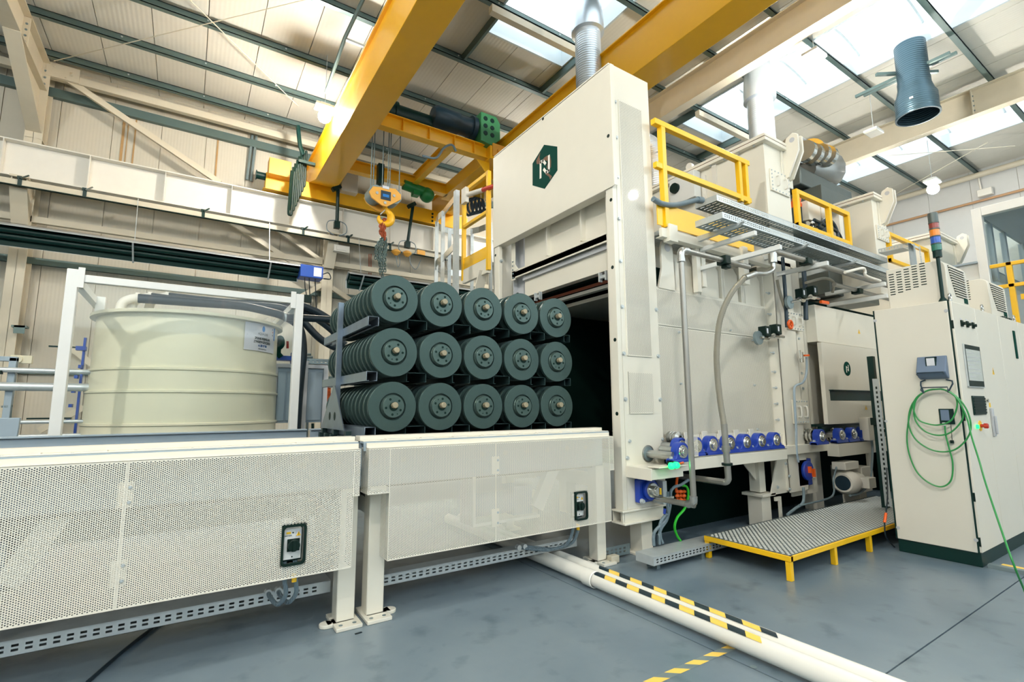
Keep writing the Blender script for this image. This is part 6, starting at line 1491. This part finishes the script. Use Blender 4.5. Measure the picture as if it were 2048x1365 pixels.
# ================================================================== floor pipes and tape
def stripes(parent, x, y0, y1, r, z, ph):
    """black and yellow tape laid along the crown of the pipe"""
    y = y0; k = ph; dy = .105
    while y > y1:
        yb_ = max(y-dy, y1); vs = []; n = 8; sh = .05
        for i in range(n+1):
            a = PI*.30+PI*.40*i/n
            for yy in (y-sh*i/n, yb_-sh*i/n): vs.append((x+(r+.0012)*math.cos(a), yy, z+(r+.0012)*math.sin(a)))
        build('tape_stripe', MB().add(vs, [(2*i, 2*i+1, 2*i+3, 2*i+2) for i in range(n)]), 'tapeyel' if k % 2 else 'tapeblk', parent)
        y = yb_; k += 1
pr = .052
def pipeX(px_, py_): return P(px_, py_, Z=.05)
a, b = pipeX(1178, 1160), pipeX(1400, 1255)
xA = 2.56
for n, (xc, lbl) in enumerate(((xA-.02, 'white plastic floor pipe with a socket joint and striped tape, nearer the conveyor that carries no load'), (xA+.125, 'second white plastic floor pipe, the plain one without a joint, nearer the platform'))):
    t = thing('floor_pipe', lbl if n else 'white plastic floor pipe with a socket joint and striped tape on top', 'pipe', (xc, 2, 0), 'white floor pipes')
    r = pr if n == 0 else .045
    build('pipe_run', MB().cyl((xc, 5.2, r+.012), (xc+.02, .15, r+.012), r, 22), 'pvc', t)
    if n == 0:
        build('socket', MB().lathe([(r, -.06), (r+.007, -.055), (r+.007, .04), (r, .045)], (xc, 2.86, r+.012), 'Y', 24), 'pvc', t)
    stripes(t, xc+.008, 2.84 if n == 0 else 2.95, 1.6, r, r+.012, 0)
# floor tape and a floor bolt
for n, (p, q) in enumerate((((1280, 1375), (1475, 1290)),)):
    a, b = P(*p, Z=.001), P(*q, Z=.001); d = (b-a).normalized(); sd = d.cross(Vector((0,0,1))).normalized(); L = (b-a).length
    t = thing('floor_tape', 'worn yellow and grey striped tape stuck on the floor beside the white pipes', 'floor tape', a)
    k = 0; s_ = 0
    while s_ < L:
        e = min(s_+.075, L); p0, p1 = a+d*s_, a+d*e; sk = d*.03
        build('tape_stripe', MB().add([p0-sd*.025-sk, p0+sd*.025+sk, p1+sd*.025+sk, p1-sd*.025-sk], [(0,1,2,3)]), 'tapeyel' if k % 2 else 'galvdark', t); k += 1; s_ = e
q = P(1507, 1335, Z=.001); tag(build('round_metal_cap', MB().cyl(q, q+Vector((0, 0, .002)), .016, 16), 'galvdark'), 'small round metal cap set in the floor', 'cap')  # plain metal cap flush with the floor, no drain
q = P(717, 1268, Z=.001); tag(build('rubber_scrap', MB().bar(q+Vector((-.02, 0, .002)), q+Vector((.02, .005, .002)), .012, .003), 'rubber'), 'small dark scrap on the floor by the plate feet', 'scrap')

# ================================================================== plastic tank with its frame and hoses
TCX, TCY, TR, TZ = .01, 7.62, 1.0, 2.40
t = thing('storage_tank', 'large round cream plastic tank with a printed label under its rim', 'tank', (TCX, TCY, 0))
prof = [(0, .1), (TR+.02, .1), (TR+.02, 1.14), (TR+.03, 1.15), (TR+.03, 1.165), (TR+.015, 1.175)]
zr = [P(340, 850, Y=6.6).z, P(340, 783, Y=6.6).z, P(340, 737, Y=6.6).z]
prof = [(0, .1), (TR+.03, .1)]
for i, z in enumerate(zr):
    r0 = TR+.03-.012*i
    prof += [(r0, z-.02), (r0+.016, z-.01), (r0+.016, z+.01), (r0-.008, z+.018)]
prof += [(TR-.012, TZ-.04), (TR+.05, TZ-.035), (TR+.05, TZ), (TR-.04, TZ), (0, TZ+.05)]
build('shell', MB().lathe(prof, (TCX, TCY, 0), 'Z', 72), 'tank', t, angle=28)
build('base', MB().cyl((TCX, TCY, 0), (TCX, TCY, .1), TR+.08, 40), 'panelgrey', t)
def tank_pt(ang, z, r): return Vector((TCX+r*math.sin(ang), TCY-r*math.cos(ang), z))
q0, q1 = P(492, 640, Y=6.95), P(550, 705, Y=6.95)
a0, a1 = math.radians(31), math.radians(64)
lz1, lz0 = P(492, 643, Y=6.76).z, P(492, 699, Y=6.76).z
mb = MB(); n = 12; vs = []
for i in range(n+1):
    a = a0+(a1-a0)*i/n; vs += [tank_pt(a, lz0, TR+.006), tank_pt(a, lz1, TR+.006)]
lb = build('label', MB().add(vs, [(2*i, 2*i+2, 2*i+3, 2*i+1) for i in range(n)]), 'label', t)
lm = (a0+a1)/2; LH = lz1-lz0
def lab_text(s_, z, size, m, sx=1.0, am=None, bold=0.0):
    am = lm if am is None else am
    o = text_obj(s_, (0, 0, 0), size, (1,0,0), (0,0,1), m, None, 'lettering', sx, bold)
    o.parent = lb; o.location = (0, 0, 0)
    for v in o.data.vertices:
        a = am+v.co.x/(TR+.008); zz = z+v.co.z; p = tank_pt(a, zz, TR+.0085); v.co = p-ORG[t.name]
    return o
lab_text('AQUA-LINE', lz1-LH*.36, LH*.13, 'ink', .8)
lab_text('ZBIORNIKI PRZEMYSLOWE', lz1-LH*.54, LH*.115, 'ink', .60, bold=.002)
lab_text('Z TWORZYW SZTUCZNYCH', lz1-LH*.67, LH*.115, 'ink', .60, bold=.002)
lab_text('tel. 500 363 005', lz1-LH*.80, LH*.115, 'inkblue', .62, bold=.002)
lab_text('www.aqua-line.eu', lz1-LH*.91, LH*.10, 'ink', .62)
mb = MB()
for k in range(11):
    a = lm-.012; 
dz = lz1-LH*.17
mb.add([tank_pt(lm-.0+.028*math.sin(w)*(1 if w < PI*2 else 1), dz+.035*math.cos(w)+(.012 if k == 0 else 0), TR+.009) for k, w in enumerate([2*PI*i/14 for i in range(14)])], [tuple(range(14))])
build('drop_emblem', mb, 'inkblue', lb)
build('rule', MB().add([tank_pt(a0+.03, lz1-LH*.455, TR+.009), tank_pt(a1-.03, lz1-LH*.455, TR+.009), tank_pt(a1-.03, lz1-LH*.445, TR+.009), tank_pt(a0+.03, lz1-LH*.445, TR+.009)], [(0,1,2,3)]), 'ink', lb)
build('blue_strip', MB().add([tank_pt(a1-.045, lz1-LH*.5, TR+.0092), tank_pt(a1-.002, lz1-LH*.5, TR+.0092), tank_pt(a1-.002, lz1-LH*.02, TR+.0092), tank_pt(a1-.045, lz1-LH*.02, TR+.0092)], [(0,1,2,3)]), 'inkblue', lb)
for w_, z_, m_ in ((.085, .10, 'inkblue'), (.075, .2, 'red'), (.08, .32, 'motor')):
    a = a1-w_; build('round_mark', MB().add([tank_pt(a+.009*math.cos(u), lz1-LH*z_+.012*math.sin(u), TR+.0092) for u in [2*PI*k/10 for k in range(10)]], [tuple(range(10))]), m_, lb)
# elbows on the tank rim, black suction hoses
hs = [((246, 601), (275, 596)), ((268, 600), (300, 594)), ((303, 600), (335, 592))]
for i, (p, q) in enumerate(hs):
    Y_ = 7.3+.1*i
    a, b = P(*p, Y=Y_), P(*q, Y=Y_)
    build('elbow', MB().tube(smooth([a+Vector((-.02, 0, -.12)), a+Vector((0, 0, -.03)), a+Vector((.06, 0, .02)), b], 5), .05, 14).cyl(b-Vector((.02, 0, 0)), b+Vector((.02, 0, 0)), .062, 14), 'steelwhite', t)
q = P(203, 600, Y=7.6); build('rim_cleat', MB().box(q.x-.04, q.x+.05, 7.5, 7.6, TZ, q.z+.02), 'white2', t)
HO = [
 ([(337, 593), (400, 600), (470, 606), (530, 606), (580, 606), (625, 620), (660, 640), (700, 670)], 7.45, .05, 'upper black hose running from the tank elbows toward the discs'),
 ([(302, 594), (400, 606), (480, 611), (560, 616), (600, 638), (640, 678), (680, 700), (720, 715)], 7.36, .05, 'black hose that dips from the tank rim toward the middle row of discs'),
 ([(276, 597), (400, 606), (480, 612), (530, 622), (570, 634), (598, 655), (606, 700), (602, 745), (597, 800), (593, 862)], 7.27, .055, 'thick black hose bending down beside the grey wall cabinets'),
 ([(430, 604), (540, 610), (590, 616), (630, 636), (665, 662), (690, 690)], 7.55, .05, 'black hose crossing behind the white frame post'),
]
for pts, Y_, r, lbl in HO:
    h = tag(build('black_hose', MB().tube(smooth([P(a, b, Y=Y_) for a, b in pts], 7), r, 14), 'rubber'), lbl, 'hose', 'black hoses from the tank')
a, b = P(567, 634, Y=6.5), P(664, 640, Y=6.5)
t = tag(build('straight_black_pipe', MB().cyl(a, P(700, 642, Y=6.5), .045, 14), 'rubber'), 'straight black pipe level behind the white frame post', 'pipe')
build('hose_clamp', MB().cyl(P(568, 634, Y=6.5), P(572, 634, Y=6.5), .058, 14), 'galv', t)
FRY = 6.3
t = thing('tank_frame', 'white square tube frame standing in front of the cream tank', 'frame', (0, FRY, 0))
pl_, pr_ = P(118, 800, Y=FRY).x, P(588, 800, Y=FRY).x; ft = P(150, 540, Y=FRY).z
build('post', MB().box(pl_-.045, pl_+.045, FRY-.045, FRY+.045, 0, ft), 'white2', t, bevel=.006)
build('post', MB().box(pr_-.045, pr_+.045, FRY-.045, FRY+.045, 0, ft), 'white2', t, bevel=.006)
zb_ = P(151, 556, Y=FRY).z; build('top_beam', MB().box(pl_+.045, pr_-.045, FRY-.035, FRY+.035, zb_-.04, zb_+.035), 'white2', t, bevel=.005)
build('corner_cleat', MB().box(pl_+.04, pl_+.09, FRY-.05, FRY-.03, zb_-.1, zb_+.1).box(pr_-.1, pr_-.045, FRY-.05, FRY-.03, zb_-.1, zb_+.1), 'white2', t)
build('side_beam', MB().box(pr_-.03, pr_+.05, FRY+.045, 8.9, zb_-.04, zb_+.04).box(pl_-.03, pl_+.04, FRY+.045, 8.9, zb_-.04, zb_+.04), 'white2', t)
build('end_cap', MB().box(pr_+.05, pr_+.14, FRY-.0, FRY+.05, zb_+.0, zb_+.09), 'black', t)
build('post', MB().box(pr_-.045, pr_+.045, 8.86, 8.95, 0, ft), 'white2', t); build('post', MB().box(pl_-.045, pl_+.045, 8.86, 8.95, 0, ft), 'white2', t)
build('glass_sheet', MB().box(pl_+.05, pr_-.05, FRY-.004, FRY+.004, 1.15, zb_-.05), 'sheetglass', t)
# grey wall cabinets and pipework behind, between tank and rack
def bg(lbl, nm, cat, mb, m, group=None, bevel=0.0): return tag(build(nm, mb, m, bevel=bevel), lbl, cat, group)
GY = 7.6
def B(a, b, Y=GY): return P(480+a/4.264, 580+b/4.264, Y=Y)
t = thing('switch_cabinets', 'row of blue grey switch cabinets behind the black hose and frame post', 'cabinet', (1.4, 7.7, 0))
c0, c1 = B(320, 660), B(690, 1130)
build('carcass', MB().box(c0.x, c1.x+.03, GY, GY+.4, c1.z, c0.z), 'bluegrey', t, bevel=.006)
xs = [c0.x, B(440, 0).x, B(565, 0).x, B(608, 0).x, c1.x]
for k, (a, b) in enumerate(zip(xs[:-1], xs[1:])): build('door', MB().box(a+.01, b-.01, GY-.02, GY, c1.z+.03, c0.z-.06), 'bluegrey' if k != 2 else 'galvdark', t, bevel=.005)
build('frame', MB().box(c0.x-.05, c0.x, GY-.05, GY, 0, c0.z).box(c1.x, c1.x+.06, GY-.05, GY, 0, c0.z).box(c0.x-.05, c1.x+.4, GY-.05, GY, c0.z, c0.z+.05).box(xs[2], xs[3], GY-.06, GY-.02, 0, c0.z+.1), 'panelgrey', t)
build('cable_gland', MB().cyl(B(445, 1140), B(445, 1200), .02, 8), 'blackmetal', t)
build('cable_gland', MB().cyl(B(620, 1140), B(620, 1200), .02, 8), 'blackmetal', t)
q0, q1 = B(560, 640), B(790, 640); t2 = slot_tray('wall_cable_tray', 'short slotted cable tray on top of the grey switch cabinets', q0.x, q1.x+.2, GY+.05, GY+.3, q0.z+.02, q0.z+.1, 'galvdark', .06, cover=False, end=False)
t = thing('blue_pump_fittings', 'blue pipe fittings and valves glimpsed past the tank edge over the cabinets', 'fittings', B(480, 540))
build('blue_body', MB().box(B(340, 520).x, B(490, 545).x, 8.0, 8.2, B(0, 560).z, B(0, 520).z).box(B(495, 480).x, B(515, 560).x, 8.0, 8.2, B(0, 600).z, B(0, 480).z), 'burner', t)
build('spindle', MB().cyl(B(455, 550, 8), B(605, 552, 8), .018, 8).cyl(B(455, 575, 8), B(620, 575, 8), .018, 8).box(B(570, 0).x, B(590, 0).x, 7.95, 8.05, B(0, 620).z, B(0, 570).z), 'galvdark', t)
build('red_lever', MB().bar(B(405, 440, 8), B(405, 500, 8), .04, .03), 'red', t)
build('dark_knob', MB().sphere(B(340, 450, 8), .09, 12, 8, (.8, 1, 1.2)).tube(smooth([B(330, 480, 8), B(325, 540, 8), B(350, 575, 8)], 5), .04, 10), 'logogreen', t)
t = thing('socket_board', 'board with orange plugs and blue sockets glimpsed beside the lowest disc stack', 'socket', B(740, 900))
build('board', MB().box(B(700, 0).x, B(860, 0).x, 8.4, 8.45, B(0, 1030, 8.4).z, B(0, 700, 8.4).z), 'tank', t)
for k in range(6):
    q = B(712, 800+28*k, 8.3); build('orange_plug', MB().box(q.x-.05, q.x+.1, 8.25, 8.4, q.z-.03, q.z+.03), 'orange', t)
build('stand', MB().box(B(720, 0).x, B(740, 0).x, 8.45, 8.5, 0, B(0, 700, 8.4).z), 'galvdark', t)
build('red_plug', MB().sphere(B(712, 945, 8.3), .075, 12, 8), 'red', t)
for (a, b) in ((775, 905), (770, 960)): build('blue_socket', MB().cyl(B(a, b, 8.38), B(a, b, 8.34), .04, 12), 'inkblue', t)
build('yellow_box', MB().box(B(845, 0, 8.2).x, B(868, 0, 8.2).x, 8.2, 8.3, B(0, 845, 8.2).z, B(0, 808, 8.2).z), 'warn', t)
build('green_leads', MB().tube(smooth([B(600, 1020, 8.2), B(640, 1050, 8.2), B(690, 1040, 8.2), B(700, 1000, 8.2), B(740, 985, 8.2), B(760, 940, 8.2)], 6), .01, 6).tube(smooth([B(595, 1015, 8.2), B(660, 1000, 8.2), B(720, 1000, 8.2)], 6), .01, 6), 'grcable2', t)
# pipe racks and clamps to the other side of the tank
def Lp(a, b, Y=7.4): return P(a/5.25, 640+b/5.25, Y=Y)
t = thing('pipe_rack', 'grey bracket stand carrying level silver pipes beside the tank', 'pipe rack', (Lp(140, 1050).x, 7.4, 0))
q = Lp(150, 400); build('stand', MB().box(q.x-.03, q.x+.03, 7.36, 7.44, 0, q.z).box(Lp(-60, 400).x, q.x+.03, 7.36, 7.44, q.z-.04, q.z+.01), 'bluegrey', t, bevel=.004)
for k, (zz, r) in enumerate(((530, .028), (700, .045), (1068, .02), (1215, .018))):
    a = Lp(-300, zz-8); b = Lp(900, zz+26 if zz < 900 else zz); build('level_pipe', MB().cyl((a.x, 7.33, Lp(300, zz+6).z), (b.x+.1, 7.33, Lp(300, zz+6).z), r, 12), 'galv', t)
build('pipe_clip', MB().box(Lp(95, 0).x, Lp(125, 0).x, 7.28, 7.34, Lp(0, 575).z, Lp(0, 540).z), 'black', t)
build('drop_pipe', MB().cyl(Lp(95, 730), Lp(80, 1050), .03, 10).cyl(Lp(75, 900), Lp(75, 920), .045, 10), 'galvdark', t)
t = thing('blue_rack', 'blue painted clamp column with short arms at the edge of the tank', 'clamp rack', Lp(900, 1080, 8.2))
def L8(a, b): return Lp(a, b, 8.2)
build('column', MB().box(L8(905, 0).x, L8(930, 0).x, 8.18, 8.24, 0, L8(0, 140).z), 'burner', t)
build('arm', MB().box(L8(835, 0).x, L8(940, 0).x, 8.15, 8.25, L8(0, 285).z, L8(0, 240).z), 'burner', t)
build('spindle', MB().box(L8(545, 0).x, L8(890, 0).x, 8.19, 8.22, L8(0, 262).z, L8(0, 245).z).box(L8(750, 0).x, L8(775, 0).x, 8.18, 8.23, L8(0, 290).z, L8(0, 218).z), 'blackmetal', t)
for zz, xx in ((470, 905), (585, 875), (745, 862), (905, 850), (1070, 840)): build('pad', MB().box(L8(xx-15, 0).x, L8(xx+20, 0).x, 8.1, 8.2, L8(0, zz+18).z, L8(0, zz-18).z), 'burner', t)
build('dark_bar', MB().box(L8(400, 0).x, L8(860, 0).x, 8.22, 8.28, L8(0, 1052).z, L8(0, 1035).z), 'blackmetal', t)
q = Lp(240, 420, 10.5); tag(build('wall_siren', MB().box(q.x-.12, q.x+.12, 10.4, 10.5, q.z-.06, q.z+.06).cyl((q.x-.04, 10.4, q.z), (q.x-.04, 10.37, q.z), .06, 14), 'tank'), 'small round sounder on the lower wall rail beside the frame post', 'sounder')
q = Lp(205, 75, 13.4); tag(build('wall_bracket', MB().box(q.x-.1, q.x+.12, 13.3, 13.5, q.z-.02, q.z+.02).box(q.x-.06, q.x+.1, 13.3, 13.32, q.z-.14, q.z+.02), 'purlin'), 'small wire bracket on the first wall column', 'bracket')
q = Lp(80, 1140, 5.4); tag(build('grey_plate_stand', MB().prism([(q.x-.5, .9), (q.x+.06, .9), (q.x+.07, q.z+.08), (q.x-.1, q.z+.08), (q.x-.5, q.z+.02)], 'Y', 5.36, 5.4), 'bluegrey', bevel=.004), 'grey angled steel plate standing behind the unloaded conveyor', 'plate')
# ================================================================== ducts under the roof
def duct(lbl, px0, Z0, r, z0, z1, m, parts=()):
    return None
q = P(1175, 60, Z=8.2); t = thing('spiral_duct', 'bright spiral duct rising to the roof beyond the second crane girder', 'duct', (q.x, q.y, 6.5))
build('duct', MB().cyl((q.x, q.y, 5.0), (q.x, q.y, 8.2), .235, 28), 'foilrib', t); build('collar', MB().lathe([(.235, 8.1), (.30, 8.12), (.30, 8.3), (.235, 9.0)], (q.x, q.y, 0), 'Z', 28), 'foil', t)
q = P(1521, 225, Z=7.7); t = thing('spiral_duct', 'spiral duct rising from the first hopper box to the roof', 'duct', (q.x, q.y, 4.6))
build('duct', MB().cyl((q.x, q.y, 4.4), (q.x, q.y, 8.1), .26, 28), 'foilrib', t); build('collar', MB().lathe([(.26, 7.95), (.33, 7.98), (.33, 8.15), (.26, 8.84)], (q.x, q.y, 0), 'Z', 28), 'foil', t)
q = P(1318, 330, Y=6.4); t = thing('spiral_duct', 'spiral duct seen just beside the portal behind the long railing', 'duct', (q.x, 6.4, 3.0))
build('duct', MB().cyl((q.x-.1, 6.4, 0), (q.x-.1, 6.4, 6.4), .2, 24).tube(smooth([(q.x-.1, 6.4, 6.4), (q.x-.16, 6.5, 6.7), (q.x-.4, 6.9, 7.0)], 5), .2, 24), 'foilrib', t)
c = P(1835, 225, Z=7.3); rr_ = .37; t = thing('dark_duct', 'big dark duct with a flared open end hanging from the roof', 'duct', (c.x, c.y, 7.25))
build('duct', MB().lathe([(.27, 1.62), (.27, .82), (.28, .80), (.28, .6), (.36, .42), (.36, .06), (.375, .05), (.375, 0), (.345, 0), (.345, .4), (.25, .8), (.25, 1.62)], (c.x, c.y, 7.2), 'Z', 36), 'ductdark', t)
build('duct_label', MB().box(c.x-.375, c.x-.36, c.y-.06, c.y+.0, 7.46, 7.5), 'label', t)
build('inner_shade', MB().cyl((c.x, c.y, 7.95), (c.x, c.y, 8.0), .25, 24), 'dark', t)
for yy in (c.y-.3, c.y+.3): build('support_bar', MB().box(c.x-.06+(.0), c.x+.0, min(PUR[6], 2.71), max(PUR[6], 4.38), 8.2, 8.26) if yy < c.y else MB().box(c.x+.4, c.x+.46, 2.71, 4.38, 8.4, 8.46), 'purlin', t)
build('cross_bar', MB().bar((c.x-.4, c.y+.5, 8.3), (c.x+.6, c.y-.25, 8.3), .06, .06), 'purlin', t)
# gable services: long copper pipe, lamp rail, cable
a, b = P(1870, 425, X=20.8), P(2048, 380, X=20.8)
tag(build('copper_wall_pipe', MB().cyl((20.8, -5, (a.z+b.z)/2), (20.8, 13, (a.z+b.z)/2), .04, 10), 'copper'), 'long copper coloured pipe level along the gable wall', 'pipe')
a = P(1800, 360, X=20.7); tag(build('gable_strut', MB().cyl((20.6, -5, 8.55), (20.6, 13.5, 8.55), .09, 12), 'steelpaint'), 'pale level tube under the roof along the gable wall', 'strut')
q = P(1966, 388, X=20.8); tag(build('gable_lamp', MB().box(20.6, 20.8, q.y-.25, q.y+.1, q.z-.12, q.z+.1).tube([(20.75, q.y+.02, q.z), (20.75, q.y+.05, 8.6)], .03, 6), 'steelwhite', bevel=.02), 'small white fixture on a stem on the gable wall over the glazed cabin', 'lamp')
# glazed cabin beyond the cabinet
def Cq(a, b, X): return P(1850+a/4.55, 360+b/4.55, X=X)
CX0 = 10.6
t = thing('glazed_cabin', 'white framed glazed cabin standing high beyond the control cabinet', 'cabin', (12.0, 1.2, 0))
q = Cq(425, 280, CX0); q2 = Cq(900, 150, CX0); qb = Cq(500, 760, CX0)
zc_t = q.z; yc = q.y
build('corner_post', MB().box(CX0-.06, CX0+.06, yc-.12, yc, 0, zc_t), 'white2', t, bevel=.005)
build('top_beam', MB().box(CX0-.06, CX0+.06, -3.5, yc-.121, zc_t-.14, zc_t), 'white2', t, bevel=.005)
build('roof', MB().box(CX0+.061, 14.5, -3.5, yc-.001, zc_t-.06, zc_t-.001), 'bluegrey', t)
for k, xx in enumerate((11.3, 12.1, 13.3)): build('mullion', MB().box(xx-.05, xx+.05, yc-.07, yc, qb.z-.2, zc_t-.1), 'bluegrey', t)
build('pane', MB().box(CX0, 14.5, yc-.04, yc-.03, qb.z-.2, zc_t-.06), 'glass', t); build('pane', MB().box(CX0, CX0+.01, -3.5, yc-.12, qb.z-.6, zc_t-.14), 'glass', t)
build('back_wall', MB().box(14.5, 14.55, -3.5, yc, 0, zc_t), 'gable', t)
build('lamp_strip', MB().box(13.9, 14.4, Cq(820, 580, 14).y-.3, Cq(820, 580, 14).y+.3, Cq(820, 580, 14).z-.04, Cq(820, 580, 14).z+.04), 'lampglow', t)
build('inner_cabinet', MB().box(13.5, 14.2, -1.6, Cq(650, 700, 14).y, 0, Cq(650, 600, 14).z), 'gable', t, bevel=.01)
build('plinth_wall', MB().box(CX0-.02, 14.5, yc+.001, yc+.5, 0, qb.z-.0), 'white2', t)
build('sill', MB().box(CX0-.08, 14.5, yc+.001, yc+.55, qb.z, qb.z+.03), 'bluegrey', t)
rz = Cq(760, 745, 9.6); rz2 = Cq(790, 930, 9.6)
r_ = railing('yellow railing in front of the glazed cabin beyond the cooling units', [Cq(775, 800, 9.6).y], 9.6, 0, 1, 2, 0, 0, .01, .01, False) if False else None
t = thing('yellow_railing', 'yellow railing in front of the glazed cabin beyond the cooling units', 'railing', (9.6, rz.y, rz2.z-.5))
y0_ = Cq(590, 770, 9.6).y; zt_r = Cq(760, 750, 9.6).z; zm_r = Cq(790, 945, 9.6).z
build('post', MB().box(9.57, 9.63, rz.y-.03, rz.y+.03, zm_r-.8, zt_r), 'railyellow', t, bevel=.004)
build('post', MB().box(9.57, 9.63, rz.y-1.53, rz.y-1.47, zm_r-.8, zt_r), 'railyellow', t, bevel=.004)
build('top_rail', MB().box(9.57, 9.63, -3, y0_, zt_r-.05, zt_r), 'railyellow', t, bevel=.004)
build('mid_rail', MB().box(9.57, 9.63, -3, y0_, zm_r-.05, zm_r), 'railyellow', t, bevel=.004)
build('toe_board', MB().box(9.58, 9.6, -3, Cq(875, 1060, 9.6).y, Cq(880, 1090, 9.6).z, Cq(880, 1040, 9.6).z), 'railyellow', t)
